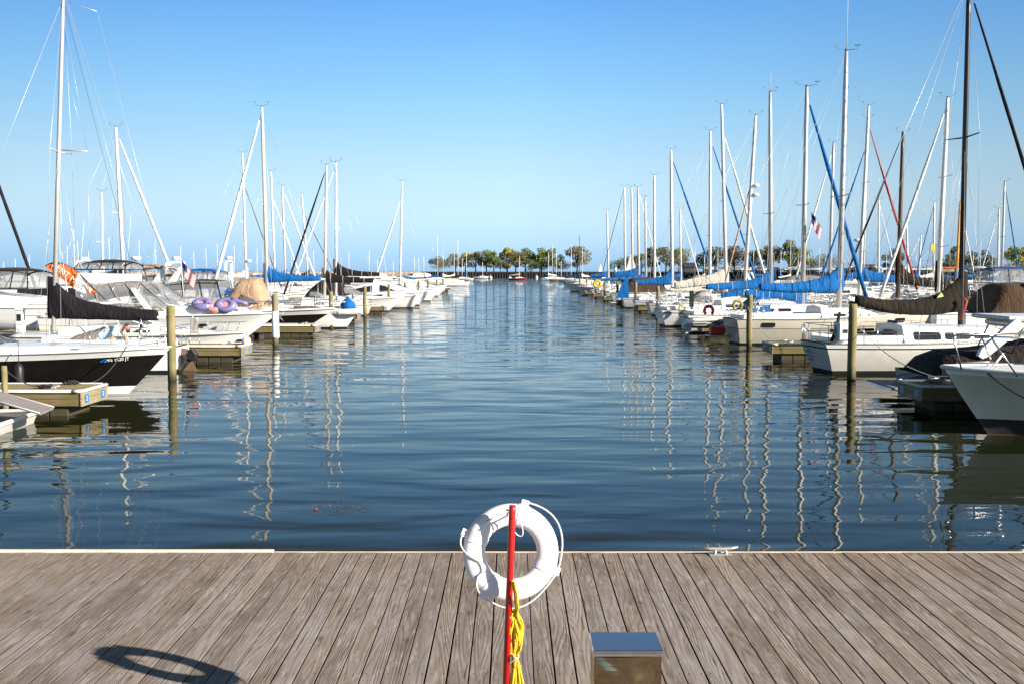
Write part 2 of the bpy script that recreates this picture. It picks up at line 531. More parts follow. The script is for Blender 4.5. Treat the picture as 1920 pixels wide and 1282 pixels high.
c_cream = cloth('cream_canvas', (0.62, 0.57, 0.49))
c_white = cloth('white_canvas', (0.78, 0.76, 0.72))
c_red = cloth('red_canvas', (0.38, 0.035, 0.03))
redp = M('red_plastic', (0.50, 0.02, 0.015), 0.4)
redpaint = M('red_post_paint', (0.52, 0.012, 0.012), 0.32, var=0.18, coat=0.3, streak=True, scale=8)
yellowp = M('yellow_plastic', (0.72, 0.45, 0.02), 0.5)
orangep = M('orange_plastic', (0.8, 0.2, 0.02), 0.5)
antifoul_r = M('oxide_red_bottom_paint', (0.13, 0.035, 0.025), 0.7)
antifoul_b = M('blue_bottom_paint', (0.01, 0.05, 0.14), 0.7)
antifoul_k = M('black_bottom_paint', (0.015, 0.015, 0.018), 0.7)
teak = M('varnished_teak', (0.28, 0.13, 0.06), 0.35, streak=False, scale=9, coat=0.3)
bluesign = M('blue_number_plate', (0.01, 0.17, 0.55), 0.4)
whitep = M('white_plastic', (0.80, 0.80, 0.79), 0.35, var=0.05)
lilac = M('lilac_plastic', (0.20, 0.18, 0.40), 0.4)
pink = M('pink_print', (0.75, 0.35, 0.36), 0.4, scale=14, var=0.5)
rope_w = M('white_rope', (0.74, 0.70, 0.66), 0.85, bump=0.004, bscale=120)
rope_k = M('dark_rope', (0.03, 0.03, 0.035), 0.85, bump=0.004, bscale=120)
rope_y = M('yellow_rope', (0.80, 0.56, 0.02), 0.6, var=0.25, scale=30, bump=0.003, bscale=160)
m_deck(); m_water()

def grid_water():
    mb = MB()
    mb.add([(-9000, -60, 0), (9000, -60, 0), (9000, 14000, 0), (-9000, 14000, 0)], [(0, 1, 2, 3)])
    o = mb.build('water', MATS['harbour_water'])
    tag(o, kind='structure')
    mb = MB()
    mb.add([(-9000, -60, -3.2), (9000, -60, -3.2), (9000, 14000, -3.2), (-9000, 14000, -3.2)], [(0, 1, 2, 3)])
    tag(mb.build('lake_bed', M('lake_mud', (0.03, 0.035, 0.02), 0.9)), kind='structure')
grid_water()

def boardwalk():
    mb = MB()
    n0, n1 = -75, 75
    for i in range(n0, n1):
        x0, x1 = i * PLANK + 0.0040, (i + 1) * PLANK - 0.0040 - random.choice((0, 0, 0.002, 0.004))
        dz = random.uniform(-0.0015, 0.0015)
        e = EDGE_Y + random.uniform(-0.006, 0.004)
        b = 0.002
        secs = []
        for y in (-14.0, e):
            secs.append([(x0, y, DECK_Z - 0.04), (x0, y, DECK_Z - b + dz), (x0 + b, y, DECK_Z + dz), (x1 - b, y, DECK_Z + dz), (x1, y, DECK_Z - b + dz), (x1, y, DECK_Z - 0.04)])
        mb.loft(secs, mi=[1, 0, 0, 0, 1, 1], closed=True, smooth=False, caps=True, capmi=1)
    root = mb.build('dock_deck', [MATS['weathered_planks'], M('dark_plank_edge', (0.075, 0.052, 0.038), 0.9)])  # plank sides, ends and undersides are darker than the tops
    tag(root, kind='structure')
    mb = MB()
    for k in range(39):
        y = 0.305 + 0.61 * (k - 24)
        if y < 9.3: mb.box(-11, 11, y - 0.04, y + 0.04, DECK_Z - 0.26, DECK_Z - 0.042)
    mb.box(-11, 11, -14, EDGE_Y - 0.12, DECK_Z - 0.30, DECK_Z - 0.265)
    mb.box(-11, 11, EDGE_Y - 0.10, EDGE_Y - 0.01, DECK_Z - 0.32, DECK_Z - 0.043)
    mb.build('joist', m_wet_wood('joist_timber', (0.12, 0.085, 0.06), (0.06, 0.06, 0.03), -0.2, 0.2), root)
    mb = MB()
    mb.box(-10.9, -2.30, EDGE_Y + 0.003, EDGE_Y + 0.055, DECK_Z - 0.16, DECK_Z + 0.022, bev=0.012)
    o = mb.build('rub_rail', M('aged_white_vinyl', (0.74, 0.68, 0.56), 0.5, var=0.2, streak=True), root)
    o['label'] = 'thick white vinyl edge strip on the left part'
    mb = MB()
    mb.box(-2.29, 10.9, EDGE_Y + 0.003, EDGE_Y + 0.032, DECK_Z - 0.16, DECK_Z + 0.006, bev=0.008)
    mb.build('edge_strip', M('aged_edge_strip', (0.62, 0.50, 0.36), 0.5, var=0.3, scale=2), root)
boardwalk()

# ------------------------------------------------------------------ life ring on its red post
RY = 5.35
RC = at(958, 1034, RY)
def ring():
    tilt = Matrix.Rotation(R(-4), 4, 'Y') @ Matrix.Rotation(R(8), 4, 'Z') @ Matrix.Rotation(R(-9), 4, 'X')
    root = empty('life_ring', RC, 0, 'white life ring with four straps and a grab rope hung on the red post', 'life ring')
    root.rotation_euler = tilt.to_euler()
    root.scale = (0.894, 0.894, 0.894)
    Rm, rm = 0.2265, 0.0675
    mb = MB()
    secs = []
    for i in range(64):
        a = 2 * PI * i / 64
        sec = []
        for j in range(20):
            t = 2 * PI * j / 20
            cr = abs(math.cos(t)) ** 0.85 * (1 if math.cos(t) > 0 else -1) * rm
            cy = abs(math.sin(t)) ** 0.85 * (1 if math.sin(t) > 0 else -1) * rm * 0.66
            sec.append(((Rm + cr) * math.cos(a), cy, (Rm + cr) * math.sin(a)))
        secs.append(sec)
    secs.append(secs[0])
    mb.loft(secs, closed=True)
    mb.build('ring', M('life_ring_plastic', (0.80, 0.79, 0.80), 0.42, var=0.05, scale=9, bump=0.001, bscale=25), root)
    ang = [R(68), R(152), R(232), R(-28)]
    tabs = []
    for a in ang:
        mb = MB()
        w = 0.030
        secs = []
        for s_ in (-w, w):
            secs.append([])
            for j in range(20):
                t = 2 * PI * j / 20
                cr = abs(math.cos(t)) ** 0.85 * (1 if math.cos(t) > 0 else -1) * (rm + 0.004)
                cy = abs(math.sin(t)) ** 0.85 * (1 if math.sin(t) > 0 else -1) * (rm * 0.66 + 0.004)
                aa = a + s_ / Rm
                secs[-1].append(((Rm + cr) * math.cos(aa), cy, (Rm + cr) * math.sin(aa)))
        mb.loft(secs, closed=True)
        # stitched tab outside the strap that carries the grab rope
        q = []
        for (rr, s_) in ((Rm + rm - 0.004, -0.024), (Rm + rm + 0.034, -0.022), (Rm + rm + 0.034, 0.022), (Rm + rm - 0.004, 0.024)):
            aa = a + s_ / (Rm + rm)
            q.append((rr * math.cos(aa), 0, rr * math.sin(aa)))
        mb.slab(q, (0, 0.012, 0))
        mb.build('strap', M('white_strap', (0.74, 0.72, 0.80), 0.6, var=0.06), root)
        tabs.append(Vector(((Rm + rm + 0.02) * math.cos(a), 0, (Rm + rm + 0.02) * math.sin(a))))
    # the grab rope sags between the straps
    def arc(p, q, bulge, n=16, sag=(0, 0, 0)):
        out = []
        mid = (p + q) / 2 + bulge
        for i in range(n + 1):
            t = i / n
            out.append(p * (1 - t) ** 2 + mid * 2 * t * (1 - t) + q * t * t + Vector(sag) * math.sin(PI * t))
        return out
    V = Vector
    segs = [arc(tabs[0], tabs[3], V((0.22, -0.03, 0.13))), arc(tabs[3], tabs[2], V((-0.02, -0.02, -0.17)), 16, (0, 0, -0.05)),
            arc(tabs[1], tabs[0], V((0.03, -0.10, 0.02))),
            arc(tabs[1], V((-0.20, -0.055, -0.03)), V((-0.12, -0.02, 0.0))) + arc(V((-0.20, -0.055, -0.03)), V((-0.215, -0.052, -0.11)), V((0.07, -0.02, -0.01)))[1:] + arc(V((-0.215, -0.052, -0.11)), tabs[2], V((-0.05, 0.0, -0.01)))[1:]]
    for pts in segs:
        mb = MB(); mb.tube(pts, 0.0054, 8)
        mb.build('grab_rope', rope_w, root)
ring()

def post():
    top, b = at(961, 946, 5.24), at(949, 1282, 5.19)
    d = (b - top).normalized()
    foot = top + d * ((DECK_Z - top.z) / d.z)
    root = empty('life_ring_post', foot, 0, 'thin red painted steel post standing on the boardwalk', 'post')
    t = top - foot
    mb = MB()
    mb.tube([Vector((0, 0, 0)), t * 0.98, t], [0.0188, 0.0188, 0.0172], 20)
    mb.build('pole', redpaint, root)
    mb = MB(); mb.box(-0.07, 0.07, -0.07, 0.07, 0.0, 0.01, bev=0.003)
    mb.build('base_plate', redpaint, root)
    mb = MB()
    h = t * 0.955
    mb.tube([h + Vector((0, -0.028, 0)), h + Vector((0, 0.09, -0.004)), h + Vector((0, 0.10, 0.03))], 0.005, 8)
    mb.build('hook', M('rusty_bolt', (0.12, 0.05, 0.03), 0.6, 0.5), root)
    # white cord loop that ties the ring to the hook
    cr = empty('hanging_cord', foot, 0, 'thin white cord looped over the top of the red post', 'cord')
    mb = MB()
    pts = [h + Vector((0.028 * math.sin(a) + 0.045 * math.sin(a / 2) ** 2, 0.02 + 0.03 * math.sin(a / 2), -0.055 + 0.062 * math.cos(a))) for a in [2 * PI * i / 28 for i in range(28)]]
    mb.tube(pts, 0.0035, 6, closed=True)
    mb.build('loop', rope_w, cr)
    # coil of yellow throw line
    yr = empty('throw_line', foot, 0, 'yellow throw line coiled and tied beside the red post', 'rope')
    def Z(py): return at(960, py, 5.22).z - foot.z
    def X(px, Y=5.22): return xat(px, Y) - foot.x
    mb = MB()
    rnd = random.Random(3)
    ze, zt, zb, zk = Z(1085), Z(1150), Z(1225), Z(1282) - 0.12
    pts = [Vector((X(964), 0.02, ze)), Vector((X(969), 0.0, Z(1105))), Vector((X(972), 0.02, Z(1135))), Vector((X(967), 0.03, zt))]
    mb.tube(pts, 0.006, 8)
    mb.tube([p + Vector((-0.012, 0.012, 0)) for p in pts], 0.006, 8)
    for i in range(24):
        w = rnd.uniform(0.008, 0.042); o = rnd.uniform(-0.012, 0.012)
        z0 = zt + rnd.uniform(-0.02, 0.03)
        cx = X(964) + o
        p = []
        for j in range(25):
            a = 2 * PI * j / 24
            zz = (z0 + zb) / 2 + (z0 - zb) / 2 * math.cos(a)
            pinch = 0.35 + 0.65 * math.sin(max(0, min(1, (zz - zb) / (z0 - zb))) * PI * 0.9 + 0.15) ** 0.8
            p.append(Vector((cx + w * pinch * math.sin(a) + 0.004 * math.sin(5 * a + i), 0.040 + 0.012 * math.cos(3 * a + i) + rnd.uniform(-.002, .002) + 0.001 * i, zz)))
        mb.tube(p, 0.0058, 7, closed=True)
    for i in range(12):
        w = rnd.uniform(0.012, 0.045); o = rnd.uniform(-0.01, 0.03)
        p = []
        zl = zk - rnd.uniform(0, 0.14)
        for j in range(25):
            a = 2 * PI * j / 24
            zz = (zb + zl) / 2 + (zb - zl) / 2 * math.cos(a)
            f = (zb - zz) / (zb - zl)
            p.append(Vector((X(968) + o * f + w * (0.25 + f) * math.sin(a), 0.030 - 0.03 * f + 0.02 * f * math.cos(2 * a + i), zz)))
        mb.tube(p, 0.0058, 7, closed=True)
    mb.tube([Vector((X(966) + 0.016 * math.cos(a), 0.030 + 0.03 * math.sin(a), zb + 0.006 * math.sin(2 * a))) for a in [2 * PI * i / 14 for i in range(14)]], 0.0075, 7, mi=1, closed=True)
    mb.tube([Vector((X(956), -0.03, zb - 0.02)), Vector((X(966), -0.01, zb)), Vector((X(979), 0.0, zb - 0.05))], 0.0022, 5, mi=1)
    mb.build('coil', [rope_y, M('faded_tie', (0.65, 0.42, 0.28), 0.7)], yr)
post()

def pedestal():
    Yf = 4.19
    A = at(1112, 1219, Yf); B = at(1244, 1219, Yf)
    x0, x1, z1 = A.x, B.x, A.z
    depth = 0.225
    root = empty('power_pedestal', ((x0 + x1) / 2, Yf + depth / 2, DECK_Z), 0, 'square stainless steel pedestal box with rivets on the boardwalk edge of the frame', 'pedestal')
    w, hgt = (x1 - x0) / 2, z1 - DECK_Z
    k = N('brushed_stainless')
    o = k.n('TexCoord').outputs['Object']
    nz = k.noise(scaled(k, o, (1, 1, 14)), 3.0, 3, 0.6)
    sc = k.noise(o, 2.0, 2, 0.5)
    k.b.inputs['Base Color'].default_value = (0.36, 0.28, 0.18, 1)
    k.b.inputs['Metallic'].default_value = 1.0
    k.l(k.math('MULTIPLY_ADD', nz, 0.08, 0.06), k.b.inputs['Roughness'])
    k.bump(k.math('MULTIPLY_ADD', k.noise(o, 5.0, 1, 0.4, 0.4), 8.0, k.math('MULTIPLY', nz, 0.12)), 0.011)
    mb = MB()
    mb.box(-w + 0.006, w - 0.006, -depth / 2 + 0.008, depth / 2 - 0.008, 0.0, hgt - 0.012, bev=0.004)
    mb.build('cabinet', k.m, root)
    # front panel, dented so that it throws the sun back in one bright sweep
    mb = MB(); rows = []
    z0_, z1_ = 0.03, hgt - 0.03
    for i in range(61):
        zz = z0_ + (z1_ - z0_) * i / 60
        row = []
        for j in range(31):
            x = -w + 0.012 + (2 * w - 0.024) * j / 30
            u = (x + w) / (2 * w); v = (z1_ - zz) / 0.30
            rdg = v - (0.18 + 0.42 * u ** 1.4)
            d_ = 0.013 * math.exp(-(rdg / 0.16) ** 2) * max(0, math.sin(PI * min(1, max(0, u * 1.25)))) + 0.004 * math.sin(u * 5 + v * 3)
            row.append(Vector((x, -depth / 2 + 0.0055 - d_ - 0.002, zz)))
        rows.append(row)
    mb.loft(rows)
    mb.build('front_panel', k.m, root, fix=False)
    mb = MB()
    d2 = depth / 2
    mb.box(-w, w, -d2, d2, hgt - 0.0115, hgt, bev=0.003)
    for sx_ in (-1, 1):
        mb.box(sx_ * w, sx_ * (w - 0.004), -d2, d2, hgt - 0.035, hgt - 0.012)
    mb.box(-w + 0.0045, w - 0.0045, -d2, -d2 + 0.004, hgt - 0.026, hgt - 0.012)
    mb.build('lid', M('polished_lid', (0.80, 0.80, 0.80), 0.10, 1.0, var=0.08), root)
    for x in (-w + 0.014, w - 0.014):
        mb = MB(); mb.tube([(x, -d2 - 0.003, hgt - 0.019), (x, -d2 + 0.002, hgt - 0.019)], [0.003, 0.0045], 10)
        mb.build('rivet', M('rivet_brass', (0.35, 0.16, 0.08), 0.4, 0.8), root)
    mb = MB(); mb.tube([(-w + 0.03, -d2 - 0.004, 0.35), (-w + 0.03, -d2 - 0.03, 0.38), (-w + 0.03, -d2 - 0.03, 0.52), (-w + 0.03, -d2 - 0.004, 0.55)], 0.006, 8)
    mb.build('handle', steel, root)
pedestal()

def cleat(loc, rz, label, s=1.0, mat=None, group=None):
    root = empty('mooring_cleat', loc, rz, label, 'cleat', group)
    mb = MB()
    mb.tube([(-0.17 * s, 0, 0.075 * s), (-0.10 * s, 0, 0.062 * s), (0, 0, 0.058 * s), (0.10 * s, 0, 0.062 * s), (0.17 * s, 0, 0.075 * s)], [0.010 * s, 0.015 * s, 0.018 * s, 0.015 * s, 0.010 * s], 10)
    mb.build('horn', mat or M('galvanised_cleat', (0.62, 0.60, 0.58), 0.35, 0.6), root)
    mb = MB()
    for x in (-0.045, 0.045):
        mb.tube([(x * 1.3 * s, 0, 0.006), (x * s, 0, 0.05 * s)], [0.02 * s, 0.013 * s], 10)
    mb.box(-0.11 * s, 0.11 * s, -0.035 * s, 0.035 * s, 0.0, 0.011 * s, bev=0.004)
    mb.build('base', mat or M('galvanised_cleat', (0.62, 0.60, 0.58), 0.35, 0.6), root)
    return root
c0 = at(1352, 1034, 9.3)
cleat((c0.x, 9.33, DECK_Z + 0.003), R(3), 'large galvanised steel cleat bolted at the edge of the boardwalk')
# ------------------------------------------------------------------ hulls
class Hull:
    """a hull lofted from stations; local +x is the bow, z = 0 the waterline"""
    def __init__(s, L, B, fs, fb, kind='sail', draft=0.45, over=None, tr=None):
        s.L, s.B, s.fs, s.fb, s.kind, s.d = L, B, fs, fb, kind, draft
        s.over = over if over is not None else (0.12 * L if kind == 'sail' else 0.14 * L)
        s.tr = tr if tr is not None else (-0.35 if kind == 'sail' else 0.12)
    def sheer(s, t):
        if s.kind == 'sail':
            return s.fs + (s.fb - s.fs) * (max(0, (t - 0.25)) / 0.75) ** 1.7 + 0.04 * max(0, 0.25 - t)
        return s.fs + (s.fb - s.fs) * (max(0, (t - 0.1)) / 0.9) ** 1.3
    def bt(s, t):
        if s.kind == 'sail':
            if t < 0.42: return 0.64 + 0.36 * math.sin(PI / 2 * t / 0.42)
            return max(0.012, 1 - ((t - 0.42) / 0.58) ** 2.2)
        if t < 0.35: return 0.93 + 0.07 * math.sin(PI / 2 * t / 0.35)
        return max(0.03, 1 - ((t - 0.35) / 0.65) ** 2.9)
    def P(s, t, z, side=1):
        sh = s.sheer(t)
        f = max(0.0, min(1.0, (z + s.d) / (sh + s.d)))
        if s.kind == 'sail':
            q = 0.30 + 0.55 * t ** 2
            g = f ** q
            g *= 1 - 0.05 * max(0, f - 0.8) / 0.2
        else:
            ch = 0.42 + 0.18 * t
            gc = 0.86 - 0.42 * t ** 3
            g = gc * (f / ch) ** 0.9 if f < ch else gc + (1 - gc) * ((f - ch) / (1 - ch)) ** (0.8 + 0.9 * t)
        y = s.bt(t) * s.B / 2 * g
        xb = s.L / 2 - s.over * (1 - f) ** (1.25 if s.kind == 'sail' else 1.05)
        xs = -s.L / 2 + (s.tr * -1) * (1 - f) * (1 if s.tr < 0 else -1) if s.tr < 0 else -s.L / 2 + s.tr * (1 - f)
        return Vector((xs + (xb - xs) * t, side * y, z))
    def top(s, t, side=1, inset=0.0, dz=0.0):
        p = s.P(t, s.sheer(t), side)
        p.y -= side * inset
        p.z += dz
        return p

def t_of(h, x):
    return max(0.0, min(1.0, (x + h.L / 2) / h.L))

def build_hull(root, h, mats, stripe=None, band=0.0, boot=0.10, n=26):
    """mats: bottom, boot, topside, stripe; stripe = (f0, f1) share of the freeboard; band: height of the top band (mats[3])"""
    secs_s = []
    mi = None
    for i in range(n + 1):
        t = 1 - (1 - i / n) ** 1.35
        sh = h.sheer(t)
        zs = [-h.d, -h.d * 0.6, -h.d * 0.25, 0.02, boot]
        mm = [0, 0, 0, 1]
        if band > 0:
            zz = sh - band
            zs += [boot + (zz - boot) * q for q in (0.25, 0.5, 0.75)] + [zz, sh - band * 0.5, sh]
            mm += [2, 2, 2, 2, 3, 3]
        elif stripe:
            a, b = boot + (sh - boot) * stripe[0], boot + (sh - boot) * stripe[1]
            zs += [boot + (a - boot) * 0.35, boot + (a - boot) * 0.7, a, b, (b + sh) / 2, sh]
            mm += [2, 2, 2, 3, 2, 2]
        else:
            zs += [boot + (sh - boot) * q for q in (0.2, 0.4, 0.6, 0.8, 0.93, 1.0)]
            mm += [2] * 6
        row = [h.P(t, z, 1) for z in zs]
        other = [h.P(t, z, -1) for z in zs]
        secs_s.append(list(reversed(row)) + other[1:] if False else list(reversed(row)) + other)
        mi = list(reversed(mm)) + [0] + mm
    mb = MB()
    mb.loft(secs_s, mi=mi)
    # transom
    k = len(secs_s[0]) // 2
    row, other = secs_s[0][:k], list(reversed(secs_s[0][k:]))
    fs, vs, ms = [], [], []
    for j in range(k):
        vs += [row[j], other[j]]
    tm = list(reversed(mm))
    for j in range(k - 1):
        fs.append((2 * j, 2 * j + 1, 2 * j + 3, 2 * j + 2)); ms.append(tm[j])
    mb.add(vs, fs, ms)
    return mb.build('hull', mats, root, fix=False)

def build_deck(root, h, mat, camber=0.06, t0=0.0, t1=1.0, dz=0.0, n=22, name='deck', inset=0.0):
    secs = []
    for i in range(n + 1):
        t = t0 + (t1 - t0) * i / n
        row = []
        for q in (1, 0.6, 0.2, -0.2, -0.6, -1):
            p = h.top(t, 1 if q > 0 else -1)
            w = max(0, abs(p.y) - inset)
            row.append(Vector((p.x, w * q, p.z + dz + camber * (1 - q * q) * min(1, w))))
        secs.append(row)
    mb = MB(); mb.loft(secs)
    return mb.build(name, mat, root, fix=False)

def edge_rail(root, h, mat, r=0.025, dz=0.01, name='toe_rail', t0=0.0, t1=1.0, squash=None):
    mb = MB()
    a = [h.top(t0 + (t1 - t0) * i / 30, 1, 0.0, dz) for i in range(31)]
    b = [h.top(t0 + (t1 - t0) * i / 30, -1, 0.0, dz) for i in range(31)]
    mb.tube(a + list(reversed(b)), r, 6)
    return mb.build(name, mat, root)

def house(root, h, sts, mat, name='cabin', glassmat=None, wins=(), rnd=0.25, winname='cabin_window'):
    """sts: (x, half width, height above the sheer); sides lean in; wins: (x0, x1, f0, f1)"""
    def sec(x, w, hh):
        z0 = h.sheer(t_of(h, x)) - 0.02
        k = hh / 0.9
        i = min(w * 0.25, hh * 0.30)
        c = min(w * 0.25, 0.14, hh * 0.35)
        return [Vector((x, w, z0)), Vector((x, w - i, z0 + hh - c)), Vector((x, w - i - c * 0.35, z0 + hh - c * 0.3)), Vector((x, w - i - c, z0 + hh)), Vector((x, 0, z0 + hh + 0.05 * min(1, w))),
                Vector((x, -(w - i - c), z0 + hh)), Vector((x, -(w - i - c * 0.35), z0 + hh - c * 0.3)), Vector((x, -(w - i), z0 + hh - c)), Vector((x, -w, z0))]
    def interp(x):
        for a, b in zip(sts, sts[1:]):
            if min(a[0], b[0]) <= x <= max(a[0], b[0]):
                f = (x - a[0]) / (b[0] - a[0])
                return (x, a[1] + (b[1] - a[1]) * f, a[2] + (b[2] - a[2]) * f)
        return sts[-1]
    mb = MB()
    secs = [sec(*s_) for s_ in sts]
    mb.loft(secs, smooth=False, caps=True)
    o = mb.build(name, mat, root)
    for (x0, x1, f0, f1) in wins:
        for side in (0, 8):
            mb = MB()
            nb = 1 if side == 0 else 7
            out = Vector((0, 0.012 if side == 0 else -0.012, 0.003))
            def q(x, f):
                s_ = sec(*interp(x)); return s_[side].lerp(s_[nb], f) + out
            bv = 0.05 * min(1, x1 - x0)
            pts = [q(x0 + bv, f0), q(x1 - bv, f0), q(x1, f0 + .12), q(x1, f1 - .12), q(x1 - bv, f1), q(x0 + bv, f1), q(x0, f1 - .12), q(x0, f0 + .12)]
            mb.slab(pts, (0, 0.008, 0))
            mb.build(winname, glassmat or glass, root)
    return o

def lifelines(root, h, t0=0.03, t1=0.97, hgt=0.6, n=7, pulpit=True, pushpit=True, mat=None, r=0.011):
    mat = mat or steel
    mb = MB()
    for side in (1, -1):
        ts = [t0 + (t1 - t0) * i / n for i in range(n + 1)]
        tops = []
        for t in ts:
            p = h.top(t, side, 0.05); q = p + Vector((0, 0, hgt))
            mb.tube([p, q], r, 5)
            tops.append(q)
        mb.tube(tops, r * 0.55, 4); mb.tube([p - Vector((0, 0, hgt * 0.48)) for p in tops], r * 0.45, 4)
    mb.build('lifelines', mat, root)
    if pulpit:
        mb = MB()
        a = [h.top(t, 1, 0.04, hgt) for t in (t1 - 0.12, t1 - 0.04)]
        b = [h.top(t, -1, 0.04, hgt) for t in (t1 - 0.04, t1 - 0.12)]
        nose = h.top(1.0, 1, 0, hgt + 0.05); nose.y = 0
        mb.tube(a + [nose + Vector((-0.05, 0.12, 0)), nose + Vector((-0.05, -0.12, 0))] + b, r * 1.4, 6)
        mb.tube([a[1], h.top(t1 + 0.01, 1, 0.02)], r * 1.3, 6); mb.tube([b[0], h.top(t1 + 0.01, -1, 0.02)], r * 1.3, 6)
        mb.build('pulpit', mat, root)
    if pushpit:
        mb = MB()
        a = [h.top(t, 1, 0.05, hgt) for t in (0.12, 0.01)]; b = [h.top(t, -1, 0.05, hgt) for t in (0.01, 0.12)]
        mb.tube(a + b, r * 1.3, 6)
        mb.tube([p - Vector((0, 0, hgt * 0.45)) for p in a + b], r * 1.1, 6)
        for p in a + b: mb.tube([p, p - Vector((0, 0, hgt))], r * 1.2, 6)
        mb.build('pushpit', mat, root)

def outboard(root, x, z, s=1.0, mat=None, tilt=0.0, y=0.0, name='outboard_motor'):
    m = mat or blackp
    c, si = math.cos(tilt), math.sin(tilt)
    def T(px, pz): return (x - (px * c - pz * si) * s, z + (px * si + pz * c) * s)
    mb = MB()
    w = 0.15 * s
    prof = [(-0.10, 0.30), (-0.12, 0.62), (0.02, 0.74), (0.30, 0.68), (0.36, 0.50), (0.30, 0.32)]
    secs = []
    for yy, k in ((-w, 0.82), (-w * 0.8, 1), (w * 0.8, 1), (w, 0.82)):
        secs.append([])
        for (px, pz) in prof:
            X, Z = T(0.1 + (px - 0.1) * k, 0.52 + (pz - 0.52) * k); secs[-1].append(Vector((X, y + yy, Z)))
    mb.loft(secs, closed=True, caps=True, smooth=False)
    o = mb.build(name, m, root)
    mb = MB()
    secs = []
    for (px, pz, a, b) in ((0.12, 0.34, 0.13, 0.08), (0.12, 0.0, 0.09, 0.05), (0.14, -0.28, 0.07, 0.03), (0.14, -0.36, 0.18, 0.05), (0.12, -0.42, 0.10, 0.04), (0.10, -0.55, 0.05, 0.01)):
        row = []
        for j in range(8):
            t = 2 * PI * j / 8
            X, Z = T(px + a * math.cos(t), pz); row.append(Vector((X, y + b * s * math.sin(t), Z)))
        secs.append(row)
    mb.loft(secs, closed=True, caps=True)
    mb.build('motor_leg', m, o)
    return o

def tubes(root, name, paths, r, mat, n=6):
    for p in paths:
        mb = MB(); mb.tube(p, r, n)
        mb.build(name, mat, root)

def masthead(root, p, s=1.0, mat=None):
    mb = MB()
    mb.tube([p, p + Vector((0, 0, 0.10))], 0.05 * s, 6)
    mb.tube([p + Vector((0, 0, .05)), p + Vector((0.42 * s, 0, .12)), p + Vector((0.44 * s, 0, 0.30))], 0.010 * s, 5)
    mb.tube([p + Vector((0.34 * s, 0.1, .30)), p + Vector((0.52 * s, -0.1, 0.30))], 0.012 * s, 5)
    mb.tube([p + Vector((0, 0, .05)), p + Vector((-0.38 * s, 0.06, .16)), p + Vector((-0.40 * s, 0.06, 0.26))], 0.008 * s, 5)
    mb.slab([p + Vector((-0.46 * s, .06, .24)), p + Vector((-0.34 * s, .06, .26)), p + Vector((-0.46 * s, .06, .32))], (0, .008, 0))
    mb.build('masthead_gear', mat or dwire, root)

def sail_cover(root, mastx, z0, xe, ze, mat, hm=0.95, h0=0.20, y=0.0, seed=0, sag=0.0, name='sail_cover', front=0.18, ties=True, lower=0.0, w0=0.13):
    """canvas over the lowered sail: high collar at the mast, tapering along the boom"""
    rnd = random.Random(seed)
    n = 34
    secs = []
    sg = 1 if mastx > xe else -1
    L = abs(mastx - xe)
    for i in range(n + 1):
        f = i / n
        u = f * (L + front) - front
        x = mastx - sg * u
        g = max(0, u / L)
        zb = z0 + (ze - z0) * g - 0.10 - sag * math.sin(PI * min(1, g)) - lower * math.exp(-g * 6)
        top = h0 * (1 - 0.35 * g) + (hm - h0) * math.exp(-g * 7.5) + 0.16 * max(0.0, 1 - g) ** 1.2 * (1 - math.exp(-g * 9))
        w = (w0 + 0.05 * (1 - g)) * (1 - 0.45 * math.exp(-max(0, u) * 9 / L))
        if f == 0: w *= 0.6
        wr = 0.010 * math.sin(u * 3.1 + seed) + 0.005 * math.sin(u * 11 + seed * 2) + rnd.uniform(-0.003, 0.003)
        if i == n: w *= 0.7; top *= 0.85
        sec = []
        m = 14
        for j in range(m):
            a = 2 * PI * j / m - PI / 2
            ca, sa = math.cos(a), math.sin(a)
            hh = zb + (top + 0.10) * (0.5 + 0.5 * sa) + (0 if abs(sa) < .3 else wr * (1 if sa > 0 else 0.8))
            ww = w * (abs(ca) ** 0.8) * (1 if ca > 0 else -1) * (1.15 - 0.55 * (0.5 + 0.5 * sa)) + (0.014 * math.sin(u * 5 + j * 1.1 + seed) + 0.008 * math.sin(u * 13 - j * 1.7)) * abs(ca)
            sec.append(Vector((x, y + ww, hh)))
        secs.append(sec)
    mb = MB(); mb.loft(secs, closed=True, caps=True)
    o = mb.build(name, mat, root)
    if ties:
        for g in (0.2, 0.42, 0.64, 0.84):
            mb = MB()
            i = int(n * g)
            ring_ = [p + (p - sum(secs[i], Vector()) / len(secs[i])) * 0.05 for p in secs[i]]
            mb.tube(ring_, 0.012, 5, closed=True)
            mb.build('sail_tie', rope_w if seed % 3 else rope_k, o)
    return o

def dodger(root, h, x0, x1, w, hgt, mat, dirn=1, z=None, win=True):
    """spray hood: canvas over two hoops with a vinyl window"""
    z0 = (z if z is not None else h.sheer(t_of(h, x0)) + 0.1)
    secs = []
    for i in range(7):
        f = i / 6
        x = x0 + (x1 - x0) * f
        k = math.sin(PI / 2 * min(1, 0.25 + f * 1.1)) if f < 0.7 else 1.0
        row = []
        for j in range(11):
            a = PI * j / 10
            c, s_ = math.cos(a), math.sin(a)
            row.append(Vector((x, w * (abs(c) ** 0.6) * (1 if c > 0 else -1), z0 + hgt * k * (s_ ** 0.6 if s_ > 0 else 0))))
        secs.append(row)
    mi = [0, 1 if win else 0, 1 if win else 0, 0, 0, 0, 0, 1 if win else 0, 1 if win else 0, 0]
    mb = MB(); mb.loft(secs, mi=mi)
    return mb.build('dodger', [mat, clear], root, fix=False)

